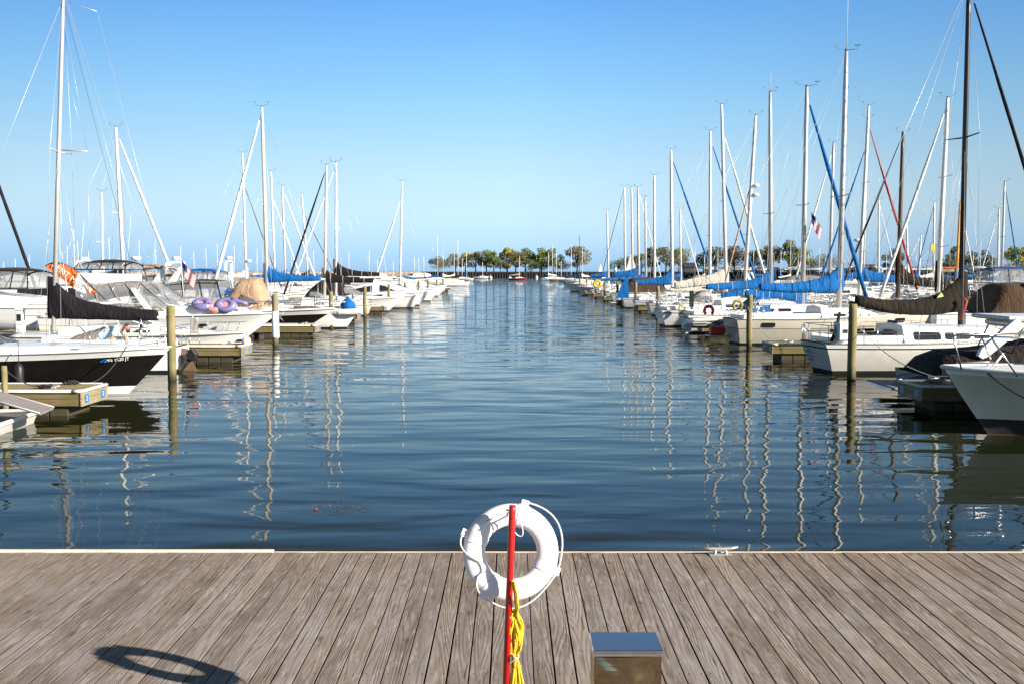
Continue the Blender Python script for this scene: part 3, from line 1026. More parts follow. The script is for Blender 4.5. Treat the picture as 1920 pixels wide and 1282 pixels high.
def sailboat(spec):
    g = spec.get
    Y, dr = g('Y'), g('dir')                    # dir: +1 bow to the right of the picture
    L, B = g('L', 9.5), g('B', 3.1)
    cx = g('xs') + dr * L / 2
    yaw = g('yaw', 0.0)
    rz = (0 if dr > 0 else PI) + yaw
    root = empty('sailboat', (cx, Y, 0), rz, g('label'), 'sailboat', g('group'))
    h = Hull(L, B, g('fs', 0.95), g('fb', 1.25), 'sail', 0.45, tr=g('tr', -0.45))
    root['dummy'] = 1; del root['dummy']
    def lx(X): return dr * (X - cx)
    top_ = g('mats', (antifoul_k, antifoul_r, white, navy))
    build_hull(root, h, top_, stripe=g('stripe', (0.78, 0.84)), boot=g('boot', 0.10))
    build_deck(root, h, nonskid)
    edge_rail(root, h, g('railmat', steel), 0.022)
    T, Bp = at(*g('mt'), Y), at(*g('mb'), Y)
    mat = g('mast', alu)
    # mast foot on the cabin top
    mx_, zc = lx(Bp.x), h.sheer(t_of(h, lx(Bp.x))) + 0.42
    slope = (T.x - Bp.x) / (T.z - Bp.z)
    foot = Vector((mx_ - dr * slope * (Bp.z - zc), 0, zc))
    tip = Vector((lx(T.x), 0, T.z))
    ch = g('ch', 0.45)
    x_c1 = foot.x + 0.9; x_c0 = g('xc0', -L * 0.12)
    w = g('cw', 0.62) * B / 2
    house(root, h, [(x_c0, w, ch + 0.12), (foot.x - 0.8, w * 0.97, ch + 0.02), (x_c1, w * 0.8, ch - 0.08), (x_c1 + 0.9, w * 0.45, 0.06)], g('cabmat', white),
          wins=g('wins') or [(x_c0 + 0.25, x_c0 + 1.0, 0.35, 0.8), (x_c0 + 1.2, x_c0 + 1.95, 0.35, 0.8), (foot.x - 0.1, foot.x + 0.5, 0.35, 0.75)])
    # cockpit coamings, seats and wheel
    mb = MB()
    z = h.sheer(0.2)
    for sd_ in (1, -1):
        mb.box(-L / 2 + 0.35, x_c0, sd_ * (w - 0.22), sd_ * (w - 0.10), z, z + 0.26, bev=0.03)
        mb.box(-L / 2 + 0.35, x_c0, sd_ * (w - 0.23), sd_ * (w - 0.55), z, z + 0.12, bev=0.02)
    mb.box(-L / 2 + 0.3, -L / 2 + 0.42, -w + 0.2, w - 0.2, z, z + 0.2, bev=0.02)
    mb.build('cockpit_coaming', g('cabmat', white), root)
    mb = MB()
    wc = Vector((-L / 2 + 1.3, 0, z + 0.62))
    mb.tube([wc + Vector((0, 0.38 * math.cos(a), 0.38 * math.sin(a))) for a in [2 * PI * i / 18 for i in range(18)]], 0.014, 5, closed=True)
    mb.tube([(wc.x + 0.08, 0, z), (wc.x + 0.08, 0, z + 0.75)], 0.06, 8)
    for a in range(3): mb.tube([wc + Vector((0, 0.38 * math.cos(a * PI / 3), 0.38 * math.sin(a * PI / 3))), wc - Vector((0, 0.38 * math.cos(a * PI / 3), 0.38 * math.sin(a * PI / 3)))], 0.009, 4)
    mb.build('steering_wheel', steel, root)
    # mast
    r = g('mr', 0.085)
    mb = MB()
    mb.tube([foot, foot.lerp(tip, 0.5), foot.lerp(tip, 0.9), tip], [r, r, r * 0.85, r * 0.6], 10, squash=(1.25, 0.85) if False else None)
    m = mb.build('mast', mat, root)
    masthead(m, tip, g('gear', 1.0))
    d = tip - foot
    mb = MB()
    ends = []
    for f in g('spr', (0.5,)):
        p = foot + d * f
        for sd_ in (1, -1):
            e = p + Vector((-0.10 * L / 10, sd_ * 0.95 * B / 3.1, 0.04))
            if yaw == 0 and g('sprx', 0): e.x += g('sprx') * sd_
            mb.tube([p, e], [0.03, 0.02], 6)
            if sd_ == -1 or True: ends.append((f, sd_, e))
    mb.build('spreader', mat if mat is not tmast else alu, m)
    for k in range(g('steps', 0)):
        mb = MB(); p = foot + d * (0.12 + 0.85 * k / g('steps'))
        q = 1 if k % 2 else -1
        mb.tube([p + Vector((0.0, -r, 0)), p + Vector((0.05 * q, -r - 0.12, 0)), p + Vector((0.05 * q, -r - 0.02, 0.12))], 0.014, 5)
        mb.build('mast_step', dwire, m)
    # standing rigging
    wm = g('wire', wire)
    mb = MB()
    wr = g('wr', 0.007)
    cpx = lx(Bp.x) - 0.3
    for sd_ in (1, -1):
        cp = h.P(t_of(h, cpx), h.sheer(t_of(h, cpx)), sd_) - Vector((0, sd_ * 0.08, 0))
        es = [e for (f, s2, e) in ends if s2 == sd_]
        mb.tube([tip - d * 0.02] + [e for e in reversed(es)] + [cp], wr, 4)
        mb.tube([foot + d * (g('spr', (0.5,))[0] - 0.01), cp + Vector((0.4, 0, 0))], wr, 4)
        mb.tube([foot + d * (g('spr', (0.5,))[0] - 0.01), cp + Vector((-0.5, 0, 0))], wr, 4)
    bs = Vector((-L / 2 + 0.1, 0, h.sheer(0)))
    mb.tube([tip - d * 0.005, bs], wr, 4)
    mb.build('shrouds', wm, root)
    # headsail furled on the forestay
    if g('jib'):
        jm, jx, jy = g('jib')
        J = at(jx, jy, Y)
        bow = Vector((lx(J.x), 0, J.z))
        a = tip - d * g('jf', 0.02)
        # carry the line down to the deck
        k = (a.z - h.sheer(1.0) - 0.35) / max(0.1, (a.z - bow.z))
        lo = a + (bow - a) * k
        jr = g('jr', 0.055)
        mb = MB()
        s0, s1 = a.lerp(lo, 0.05), a.lerp(lo, 0.985)
        pts = [s0.lerp(s1, i / 12) for i in range(13)]
        mb.tube(pts, [jr * (0.45 + 0.55 * min(1, i / 4)) * (1 + 0.08 * math.sin(i * 2.3)) for i in range(13)], 8)
        mb.build('furled_headsail', jm, root)
        mb = MB(); mb.tube([a, s0], 0.012, 5); mb.tube([s1, lo, Vector((lo.x, 0, h.sheer(1.0)))], 0.02, 6)
        mb.lathe([(0.09, 0), (0.09, 0.03), (0.05, 0.04), (0.05, 0.12), (0.09, 0.13), (0.09, 0.15)], lo + Vector((0, 0, 0.0)), 12)
        mb.build('forestay', wire, root)
    else:
        mb = MB(); mb.tube([tip - d * 0.03, Vector((L / 2 - 0.1, 0, h.sheer(1.0)))], wr, 4)
        mb.build('forestay', wm, root)
    # boom and cover
    if g('boom'):
        ex, ey = g('boom')
        E = at(ex, ey, Y)
        zb = g('bz') or zat(g('by', ey), Y)
        be = Vector((lx(E.x), 0, E.z))
        bm_ = Vector((foot.x + d.x * ((zb - foot.z) / d.z), 0, zb))
        mb = MB(); mb.tube([bm_, be + Vector((-0.25 if be.x < bm_.x else 0.25, 0, 0))], 0.055, 8)
        mb.build('boom', mat, root)
        if g('cover'):
            sail_cover(root, bm_.x, bm_.z, be.x, be.z, g('cover'), hm=g('hm', 0.95), h0=g('h0', 0.34) * 0.82, seed=g('seed', 1), sag=g('sag', 0.0), lower=g('lower', 0.0), front=0.2 if be.x < bm_.x else 0.2, w0=g('w0', 0.13), ties=g('ties', True))
        mb = MB(); mb.tube([be + Vector((0.15, 0, 0)), tip - d * 0.01], wr * 0.8, 4)
        mb.tube([be + Vector((0.2, 0, -0.03)), Vector((be.x + 0.2, 0, h.sheer(0.1)))], 0.012, 5)
        mb.build('topping_lift', wm, root)
    if g('dodger'): dodger(root, h, x_c0 - 0.55, x_c0 + 0.75, w * 1.02, g('dh', 0.85), g('dodger'))
    if g('bimini'):
        mb = MB()
        zt = h.sheer(0.2) + 1.95
        secs = []
        for i in range(6):
            x = -L / 2 + 0.5 + 2.3 * i / 5
            secs.append([Vector((x, w * 1.0 * q, zt + 0.12 * (1 - q * q) - 0.04 * abs(i - 2.5))) for q in (-1, -.6, -.2, .2, .6, 1)])
        mb.loft(secs)
        mb.build('bimini_top', g('bimini'), root, fix=False)
        tubes(root, 'bimini_frame', [[(x, s_ * w, h.sheer(.2)), (x2, s_ * w, zt)] for s_ in (1, -1) for x, x2 in ((-L / 2 + 1.6, -L / 2 + 0.55), (-L / 2 + 1.6, -L / 2 + 1.7), (-L / 2 + 1.6, -L / 2 + 2.75))], 0.014, steel)
    lifelines(root, h)
    if g('rudder'):
        mb = MB()
        xs = -L / 2 - 0.02
        mb.slab([Vector((xs + .02, 0, h.fs * 0.75)), Vector((xs - 0.10, 0, h.fs * 0.75)), Vector((xs - 0.32, 0, 0.0)), Vector((xs - 0.36, 0, -0.5)), Vector((xs + 0.25, 0, -0.5)), Vector((xs + 0.2, 0, 0))], (0, 0.05, 0))
        mb.build('rudder', g('rudder'), root)
    if g('radar'):
        for f in g('radar'):
            p = foot + d * f + Vector((0.32 * g('rdir', 1), 0, 0))
            mb = MB(); mb.lathe([(0.02, -0.12), (0.24, -0.10), (0.28, 0.0), (0.24, 0.09), (0.05, 0.13)], p, 16)
            mb.box(p.x - 0.32 * g('rdir', 1), p.x, -0.05, 0.05, p.z - 0.16, p.z - 0.11)
            mb.build('radar_dome', whitep, root)
    if g('antenna'):
        mb = MB(); mb.tube([tip, tip + Vector((0.02, 0, g('antenna')))], [0.02, 0.008], 5)
        mb.build('whip_antenna', whitep, m)
    return root, h, (lx, foot, tip, w, x_c0)

# ------------------------------------------------------------------ motor boats
def motorboat(spec):
    g = spec.get
    Y, dr = g('Y'), g('dir')
    L, B = g('L', 8.0), g('B', 2.8)
    if g('xb') is not None: cx = g('xb') - dr * L / 2       # bow position
    else: cx = g('xs') + dr * L / 2
    rz = (0 if dr > 0 else PI) + g('yaw', 0.0)
    root = empty('motorboat', (cx, Y, 0), rz, g('label'), 'motorboat', g('group'))
    h = Hull(L, B, g('fs', 0.85), g('fb', 1.2), 'power', g('draft', 0.4), over=g('over'), tr=0.10)
    build_hull(root, h, g('mats', (antifoul_k, antifoul_k, white, white)), stripe=g('stripe'), band=g('band', 0.0), boot=g('boot', 0.10))
    dk = build_deck(root, h, g('deckmat', white), camber=g('camber', 0.10))
    edge_rail(root, h, g('railmat', whitep), g('rubr', 0.04), 0.0, 'rub_rail')
    cs = g('cabin')                                         # stations
    if cs:
        house(root, h, [(x * L, w_ * B / 2, z) for (x, w_, z) in cs], g('cabmat', white), wins=[(a * L, b * L, c, d_) for (a, b, c, d_) in g('wins', ())], glassmat=glass)
    sh0 = h.sheer(0.4)
    ws = g('windshield')                                    # (x base front, x top, half width share, z base, z top)
    if ws:
        xb, xt, wq, zb, zt = ws
        xb, xt, w = xb * L, xt * L, wq * B / 2
        A = [Vector((xb, 0, zb)), Vector((xb - 0.25, w * 0.75, zb)), Vector((xb - 1.3, w, zb))]
        C = [Vector((xt, 0, zt)), Vector((xt - 0.25, w * 0.66, zt)), Vector((xb - 1.45, w * 0.92, zb + (zt - zb) * 0.75))]
        mg, mf = MB(), MB()
        for s_ in (1, -1):
            a = [Vector((p.x, s_ * p.y, p.z)) for p in A]; c = [Vector((p.x, s_ * p.y, p.z)) for p in C]
            for i in range(2):
                mg.quad(a[i], a[i + 1], c[i + 1], c[i])
                mf.tube([a[i], a[i + 1]], g('wfr', 0.022), 5); mf.tube([c[i], c[i + 1]], g('wfr', 0.022), 5); mf.tube([a[i + 1], c[i + 1]], g('wfr', 0.022), 5)
        mf.tube([A[0], C[0]], g('wfr', 0.022), 5)
        mg.build('windshield', g('wglass', tintglass), root, fix=False)
        mf.build('windshield_frame', g('wframe', blackp), root)
    tp = g('top')                                           # (kind, x0, x1, half width share, z, mat)
    if tp:
        kind, x0, x1, wq, z, mt = tp
        x0, x1, w = x0 * L, x1 * L, wq * B / 2
        mb = MB()
        if kind == 'hard':
            mb.box(x0, x1, -w, w, z, z + 0.09, bev=0.04)
            mb.build('hardtop', mt, root)
            tubes(root, 'hardtop_post', [[(x, s_ * w * 0.75, sh0), (x + 0.1, s_ * w * 0.85, z)] for x in (x0 + (x1 - x0) * .25, x0 + (x1 - x0) * .75) for s_ in (1, -1)], 0.022, g('postmat', whitep))
        else:
            secs = []
            for i in range(9):
                f = i / 8
                x = x0 + (x1 - x0) * f
                zz = z - 0.16 * (2 * abs(f - 0.5)) ** 2.5 - g('slope', 0.0) * (1 - f)
                secs.append([Vector((x, w * q, zz - 0.16 * q * q)) for q in (-1, -.75, -.4, 0, .4, .75, 1)] + [Vector((x, w * q * 0.97, zz - 0.16 * q * q - (g('val', 0.15) if abs(q) > .9 else 0.08))) for q in (1, .75, .4, 0, -.4, -.75, -1)])
            mb.loft(secs, closed=True, caps=True)
            mb.build('bimini_top', mt, root)
            pt = []
            for s_ in (1, -1):
                base = [(x0 + (x1 - x0) * 0.15, sh0 + g('framez', 0.1)), (x0 + (x1 - x0) * 0.45, sh0 + g('framez', 0.1)), (x0 + (x1 - x0) * 0.9, sh0 + g('framez', 0.1))]
                for (bx, bz), tx in zip(base, (x0 + 0.05, x0 + (x1 - x0) * 0.6, x1 - 0.05)):
                    pt.append([(bx, s_ * w, bz), (tx, s_ * w, z - 0.22)])
            tubes(root, 'bimini_frame', pt, 0.016, g('framemat', steel))
            if kind == 'enclosed':
                mb = MB()
                zb = sh0 + g('framez', 0.1)
                xe0, xe1 = x0 - g('exta', 0.0), x1 + g('extf', 0.5)
                for s_ in (1, -1):
                    n = 4
                    mf = MB()
                    for i in range(n):
                        fa, fb_ = i / n, (i + 1) / n
                        q = [Vector((xe0 + (xe1 - xe0) * fa, s_ * w * 1.02, zb)), Vector((xe0 + (xe1 - xe0) * fb_, s_ * w * 1.02, zb)), Vector((x0 + (x1 - x0) * fb_, s_ * w * 0.99, z - 0.2)), Vector((x0 + (x1 - x0) * fa, s_ * w * 0.99, z - 0.2))]
                        mb.quad(*q)
                        mf.tube([q[0], q[3]], 0.03, 5); mf.tube([q[0], q[1]], 0.04, 5)
                    mf.tube([q[1], q[2]], 0.03, 5)
                    mf.build('curtain_border', mt, root)
                for xx, xt in ((xe0, x0), (xe1, x1)):
                    mb.quad((xx, -w * 1.02, zb), (xx, w * 1.02, zb), (xt, w * .99, z - 0.2), (xt, -w * .99, z - 0.2))
                mb.build('clear_curtain', clear, root, fix=False)
    cv = g('canvas')                                        # (x0, x1, half width share, z, mat) slanted aft cover
    if cv:
        x0, x1, wq, z, mt = cv
        x0, x1, w = x0 * L, x1 * L, wq * B / 2
        zb = sh0 - 0.02
        secs = []
        for i in range(11):
            f = i / 10
            x = x0 + (x1 - x0) * f
            zz = zb + (z - zb) * (math.sin(PI / 2 * min(1, f * g('cvk', 1.6))) ** 0.8)
            zz = min(zz, zb + (z - zb) * (1 if f < 0.8 else 1 - (f - 0.8) * g('cvd', 0.6)))
            row = []
            for j in range(13):
                a = PI * j / 12
                c, s_ = math.cos(a), math.sin(a)
                row.append(Vector((x + 0.02 * math.sin(j * 2), w * (abs(c) ** 0.55) * (1 if c > 0 else -1), zb + (zz - zb) * (s_ ** 0.55 if s_ > 0 else 0) + 0.012 * math.sin(i * 2.1 + j))))
            secs.append(row)
        mb = MB(); mb.loft(secs, caps=True)
        mb.build('cockpit_cover', mt, root)
    ar = g('arch')                                          # (x foot, x top, half width share, z top, thickness, mat)
    if ar:
        xf, xt, wq, z, th, mt = ar
        xf, xt, w = xf * L, xt * L, wq * B / 2
        zf = h.sheer(t_of(h, xf)) - 0.05
        secs = []
        path = [(xf, w, zf), (xf + (xt - xf) * .5, w * .99, zf + (z - zf) * .5), (xf + (xt - xf) * .9, w * .93, zf + (z - zf) * .9), (xt, w * 0.8, z), (xt, 0, z + 0.05), (xt, -w * 0.8, z), (xf + (xt - xf) * .9, -w * .93, zf + (z - zf) * .9), (xf + (xt - xf) * .5, -w * .99, zf + (z - zf) * .5), (xf, -w, zf)]
        ww = g('archw', 0.5)
        for (x, y, zz) in path:
            k = ww * (1.0 if abs(y) > w * 0.95 else 0.7)
            o_ = 1 if y > 0 else -1
            if abs(y) > w * 0.85: sec = [(x - k / 2, y, zz), (x + k / 2, y, zz), (x + k / 2, y - o_ * th, zz), (x - k / 2, y - o_ * th, zz)]
            else: sec = [(x - k / 2, y, zz), (x + k / 2, y, zz), (x + k / 2, y, zz - th), (x - k / 2, y, zz - th)]
            secs.append([Vector(p) for p in sec])
        secs[4] = [Vector((xt - ww * .35, 0, z + .05)), Vector((xt + ww * .35, 0, z + .05)), Vector((xt + ww * .35, 0, z + .05 - th)), Vector((xt - ww * .35, 0, z + .05 - th))]
        mb = MB(); mb.loft(secs[:5], closed=True, smooth=False, caps=True)
        mb2 = [[Vector((p.x, -p.y, p.z)) for p in s_] for s_ in secs[:5]]
        mb.loft(mb2, closed=True, smooth=False, caps=True)
        mb.build('radar_arch', mt, root)
    for (x, y, z, s_) in g('domes', ()):
        mb = MB(); mb.lathe([(0.10, -0.18), (0.10, -0.12), (0.27, -0.10), (0.30, 0.0), (0.26, 0.09), (0.05, 0.12)], (x * L, y, z), 18)
        mb.build('radar_dome', whitep, root)
    for (x, y, z, hh) in g('whips', ()):
        mb = MB(); mb.tube([(x * L, y, z), (x * L - 0.12 * hh, y, z + hh)], [0.022, 0.008], 5)
        mb.build('whip_antenna', whitep, root)
    if g('rail'):
        t0, t1, hh = g('rail')
        mb = MB()
        n = 6
        for s_ in (1, -1):
            pts = []
            for i in range(n + 1):
                t = t0 + (t1 - t0) * i / n
                p = h.top(t, s_, 0.08); q = h.top(min(1, t + 0.02), s_, 0.10, hh * min(1, 0.35 + i * 0.3))
                if i: mb.tube([p, q], 0.012, 5)
                pts.append(q if i else p)
            nose = h.top(1.0, s_, 0, hh + 0.02); nose.y = s_ * 0.08; nose.x += 0.1
            mb.tube(pts + [nose, Vector((nose.x, 0, nose.z))], 0.014, 6)
        mb.build('bow_rail', steel, root)
    for (x, f) in g('ports', ()):
        t = t_of(h, x * L)
        z = h.sheer(t) * f
        mb = MB()
        for s_ in (1, -1):
            c = h.P(t, z, s_)
            ring_ = []
            for i in range(14):
                a = 2 * PI * i / 14
                px = c.x + 0.22 * math.cos(a); pz = z + 0.07 * math.sin(a)
                q = h.P(t_of(h, px), pz, s_); q.x = px; q.y += s_ * 0.012
                ring_.append(q)
            mb.slab(ring_, (0, 0.02, 0))
        mb.build('porthole', glass, root)
    if g('platform'):
        mb = MB(); pl = g('platform')
        mb.box(-L / 2 - pl, -L / 2 + 0.05, -B * 0.42, B * 0.42, 0.22, 0.30, bev=0.03)
        mb.build('swim_platform', g('platmat', whitep), root)
    if g('motor'):
        for yy in g('motory', (0.0,)):
            outboard(root, -L / 2 - 0.05, g('motorz', 0.35), g('motor'), g('motormat', whitep), g('tilt', 0.0), yy)
    if g('anchor'):
        mb = MB()
        n = h.top(1.0, 1, 0, 0.03); n.y = 0
        mb.box(n.x - 0.5, n.x + 0.28, -0.12, 0.12, n.z - 0.01, n.z + 0.05, bev=0.02)
        mb.build('anchor_roller', steel, root)
        mb = MB()
        mb.tube([n + Vector((0.25, 0, 0.0)), n + Vector((0.1, 0, -0.3))], 0.02, 6)
        mb.slab([n + Vector((0.02, 0.16, -0.2)), n + Vector((0.25, 0.0, -0.42)), n + Vector((0.02, -0.16, -0.2)), n + Vector((0.08, 0, -0.32))], (0.02, 0, 0.02))
        mb.build('anchor', M('galvanised_anchor', (0.4, 0.4, 0.4), 0.5, 0.6), root)
    if g('fly'):
        x0, x1, z0, z1, wq = g('fly')
        w = wq * B / 2
        mb = MB()
        secs = []
        for (x, ww, za, zb) in ((x0 * L, w, z0, z1 - 0.1), ((x0 + (x1 - x0) * .7) * L, w * .95, z0, z1), (x1 * L, w * .55, z0, z0 + (z1 - z0) * .45)):
            secs.append([Vector((x, ww, za)), Vector((x, ww * .93, zb)), Vector((x, -ww * .93, zb)), Vector((x, -ww, za))])
        mb.loft(secs, closed=True, smooth=False, caps=True)
        mb.build('flybridge', white, root)
    return root, h
# ------------------------------------------------------------------ pilings and finger docks
wood_pile = m_wet_wood('pile_timber', (0.30, 0.225, 0.125), (0.17, 0.165, 0.055), 0.15, 0.55)
wood_fascia = m_wet_wood('fascia_timber', (0.22, 0.155, 0.085), (0.135, 0.125, 0.028), -0.3, 0.24, (0.7, 6, 8))
wood_end = m_wet_wood('end_timber', (0.36, 0.27, 0.17), (0.26, 0.22, 0.10), -0.3, 0.24, (6, 0.7, 8))
wood_top = m_wet_wood('finger_planks', (0.26, 0.21, 0.165), (0.30, 0.25, 0.09), -3, -2, (9, 1, 1))
floatm = m_wet_wood('dock_float', (0.05, 0.042, 0.03), (0.06, 0.055, 0.02), -0.3, 0.12)
bumper = M('white_dock_bumper', (0.66, 0.64, 0.60), 0.55, var=0.2, scale=4)
ORD = ['first', 'second', 'third', 'fourth', 'fifth', 'sixth', 'seventh', 'eighth', 'ninth', 'tenth', 'eleventh', 'twelfth']

def piling(x, y, top, label, group, sleeve=None, r=0.135, lean=0.0):
    root = empty('piling', (x, y, 0), random.uniform(0, 6), label, 'piling', group)
    mb = MB()
    n = 22
    pts, rs = [], []
    for i in range(n + 1):
        z = -1.6 + (top + 1.6) * i / n
        pts.append(Vector((lean * z + 0.006 * math.sin(z * 3 + x), 0, z)))
        rs.append(r * (1.03 - 0.05 * i / n) * (1 + 0.015 * math.sin(z * 7 + y)) * (1.0 if z > 0.5 else 1.06 - 0.1 * math.exp(-((z - 0.2) / 0.25) ** 2)))
    rs[-1] *= 0.86
    mb.tube(pts, rs, 14)
    mb.build('pile', wood_pile, root)
    if sleeve:
        mb = MB(); mb.tube([(0, 0, sleeve[0]), (0, 0, sleeve[0] + 0.05), (0, 0, sleeve[1])], [r * 1.22, r * 1.28, r * 1.12], 16)
        mb.build('sleeve', whitep, root)
    return root

PL = []
for k in range(10):
    lab = 'green brown timber piling, %s from the front in the left row' % ORD[k]
    if k == 1: lab = 'timber piling wrapped in a white plastic sleeve, second from the front in the left row'
    piling(-10.7 - 0.05 * math.sin(k * 3), 31.2 + 13.8 * k, 2.30 - 0.02 * k + 0.08 * math.sin(k * 2.3), lab, 'pilings along the left side of the channel', sleeve=(1.32, 1.62) if False else ((0.38, 1.58) if k == 1 else None))
for k in range(11):
    lab = 'weathered timber piling, %s from the front in the right row' % ORD[k]
    piling(10.62 + 0.08 * math.sin(k * 2), 31.0 + 13.8 * k, 2.30 + 0.08 * math.sin(k * 1.7 + 1), lab, 'pilings along the right side of the channel')
piling(xat(3, 22.6), 22.6, 1.25, 'short pale green painted post at the left edge of the picture', None, r=0.07)

def finger(side, k):
    near = (23.2 if side < 0 else 24.1) + 13.95 * k
    x0 = -10.15 if side < 0 else 10.0
    if side < 0 and k == 0: x0 = -10.12
    W, Lf = 1.42, 11.4
    nm = 'left' if side < 0 else 'right'
    root = empty('finger_dock', (x0, near, 0), 0, 'floating timber finger dock, %s from the front on the %s side' % (ORD[k], nm), 'dock', 'finger docks on the %s side' % nm)
    s = side
    top = 0.62
    # deck planks across the finger
    mb = MB()
    n = int(Lf / 0.15)
    for i in range(n):
        a = s * (0.03 + i * 0.15); b = s * (0.03 + i * 0.15 + 0.143)
        mb.box(a, b, 0.05, W - 0.05, top - 0.04, top + random.uniform(-.001, .001))
    mb.build('deck', wood_top, root)
    mb = MB()
    for (za, zb) in ((0.24, 0.405), (0.412, 0.575)):
        mb.box(s * 0.0, s * Lf, 0.0, 0.045, za, zb, bev=0.006)
        mb.box(s * 0.0, s * Lf, W - 0.045, W, za, zb, bev=0.006)
    mb.build('fascia', wood_fascia, root)
    mb = MB()
    mb.box(-s * 0.042, -s * 0.002, -0.03, W + 0.03, 0.235, 0.41, bev=0.006)
    mb.box(-s * 0.042, -s * 0.002, -0.03, W + 0.03, 0.416, 0.58, bev=0.006)
    mb.build('end_board', wood_end, root)
    mb = MB()
    z = 0.60
    mb.tube([(s * Lf, -0.03, z), (s * 0.20, -0.03, z)], 0.036, 8)
    mb.tube([(s * 0.17, -0.03, z), (s * 0.03, -0.035, z), (-s * 0.06, 0.03, z), (-s * 0.065, W - 0.06, z), (s * 0.03, W + 0.03, z)], 0.042, 8)
    mb.tube([(s * 0.06, W + 0.03, z), (s * Lf, W + 0.03, z)], 0.036, 8)
    mb.build('bumper_edging', bumper, root)
    for i in range(4):
        a = 0.35 + i * 2.85
        mb = MB(); 
        for j in range(5):
            mb.box(s * (a + j * 0.46), s * (a + j * 0.46 + 0.43), 0.09, W - 0.09, -0.35, 0.232, bev=0.02)
        mb.build('float', floatm, root)
    if k < 6:
        for (yy, tx) in ((0.24, '2' if k == 0 else '4'), (W - 0.26, '3' if k == 0 else '5')):
            mb = MB(); mb.box(-s * 0.0435, -s * 0.050, yy - 0.11, yy + 0.11, 0.30, 0.50, bev=0.002)
            p = mb.build('number_plate', bluesign, root)
            if side < 0 and k < 2:
                text_part('digit', tx, 0.17, whitep, p, basis((-s * 0.0515, yy, 0.40), (0, 1, 0), (0, 0, 1)), 0.001)
            elif k < 2:
                mb = MB(); mb.box(-s * 0.0505, -s * 0.0515, yy - 0.025, yy + 0.03, 0.335, 0.46)
                mb.build('faded_mark', M('faded_digit', (0.25, 0.30, 0.5), 0.5), p)
    # cleats on the finger
    for j, a in enumerate((0.75, 5.5)):
        for yy in ((0.28,) if j else (0.28, W - 0.28)):
            mb = MB()
            cx, zt = s * a, top + 0.001
            mb.tube([(cx - 0.14, yy, zt + 0.07), (cx, yy, zt + 0.055), (cx + 0.14, yy, zt + 0.07)], [0.01, 0.017, 0.01], 8)
            mb.box(cx - 0.06, cx + 0.06, yy - 0.025, yy + 0.025, zt, zt + 0.05, bev=0.01)
            mb.build('cleat', M('galvanised_cleat', (0.62, 0.60, 0.58), 0.35, 0.6), root)
    return root
for k in range(11): finger(-1, k)
for k in range(11): finger(1, k)

def walkway(x0, x1, label, nm):
    root = empty('walkway', ((x0 + x1) / 2, 15, 0), 0, label, 'dock')
    w = (x1 - x0) / 2
    mb = MB()
    mb.box(-w, w, 0, 165, 0.50, 0.62)
    mb.build('deck', wood_top, root)
    mb = MB()
    mb.box(-w - 0.045, -w - 0.003, 0, 165, 0.24, 0.60); mb.box(w + 0.003, w + 0.045, 0, 165, 0.24, 0.60)
    mb.build('fascia', wood_fascia, root)
    mb = MB()
    for i in range(40): mb.box(-w + 0.1, w - 0.1, 0.4 + i * 4.1, 3.6 + i * 4.1, -0.3, 0.495)
    mb.build('float', floatm, root)
walkway(-23.8, -21.62, 'long floating main walkway behind the left boats', 'l')
walkway(21.46, 23.6, 'long floating main walkway behind the right boats', 'r')

def pedestal_w(x, y, label, group):
    root = empty('power_pedestal', (x, y, 0.622), 0, label, 'pedestal', group)
    mb = MB(); mb.box(-0.16, 0.16, -0.13, 0.13, 0, 1.0, bev=0.03); mb.build('body', whitep, root)
    mb = MB(); mb.box(-0.19, 0.19, -0.16, 0.16, 1.003, 1.10, bev=0.03); mb.build('cap', whitep, root)
    mb = MB(); mb.box(-0.09, 0.09, -0.15, -0.132, 0.55, 0.85, bev=0.005); mb.build('socket_panel', blackp, root)
def locker(x, y, label, group):
    root = empty('dock_locker', (x, y, 0.622), 0, label, 'locker', group)
    mb = MB(); mb.box(-0.62, 0.62, -0.33, 0.33, 0, 0.62, bev=0.03); mb.build('body', white, root)
    mb = MB(); mb.box(-0.66, 0.66, -0.37, 0.37, 0.625, 0.74, bev=0.04); mb.build('lid', white, root)
pedestal_w(xat(37, 44.5), 44.5, 'white power pedestal on the left walkway behind the black hulled boat', 'dock pedestals')
locker(xat(60, 47.5), 47.5, 'white dock locker right beside the left power pedestal', 'dock lockers on the left walkway')
locker(xat(93, 49), 49, 'white dock locker behind the mast with the black sail cover', 'dock lockers on the left walkway')
for i, (px, yy, lb) in enumerate(((1718, 49.5, 'white power pedestal on the right walkway behind the sloop bow'), (1740, 51.5, 'white power pedestal standing between lockers on the right walkway'))):
    pedestal_w(xat(px, yy) , yy, lb, 'dock pedestals')
locker(xat(1775, 49), 49, 'white dock locker left of the black mast on the right walkway', 'dock lockers on the right walkway')
locker(xat(1830, 47.5), 47.5, 'white dock locker right of the black mast on the right walkway', 'dock lockers on the right walkway')

# ------------------------------------------------------------------ LEFT SIDE
GL, GR = 'boats berthed on the left side', 'boats berthed on the right side'
def fender(loc, label, mat=None, r=0.13, hh=0.55, line=0.5):
    root = empty('fender', loc, 0, label, 'fender', 'fenders')
    mb = MB(); mb.lathe([(0.03, -hh / 2 - 0.05), (r * 0.7, -hh / 2), (r, -hh / 2 + 0.08), (r, hh / 2 - 0.08), (r * 0.7, hh / 2), (0.03, hh / 2 + 0.06)], n=14)
    mb.build('body', mat or whitep, root)
    mb = MB(); mb.tube([(0, 0, hh / 2 + .04), (0, 0, hh / 2 + line)], 0.01, 5); mb.build('line', rope_k, root)

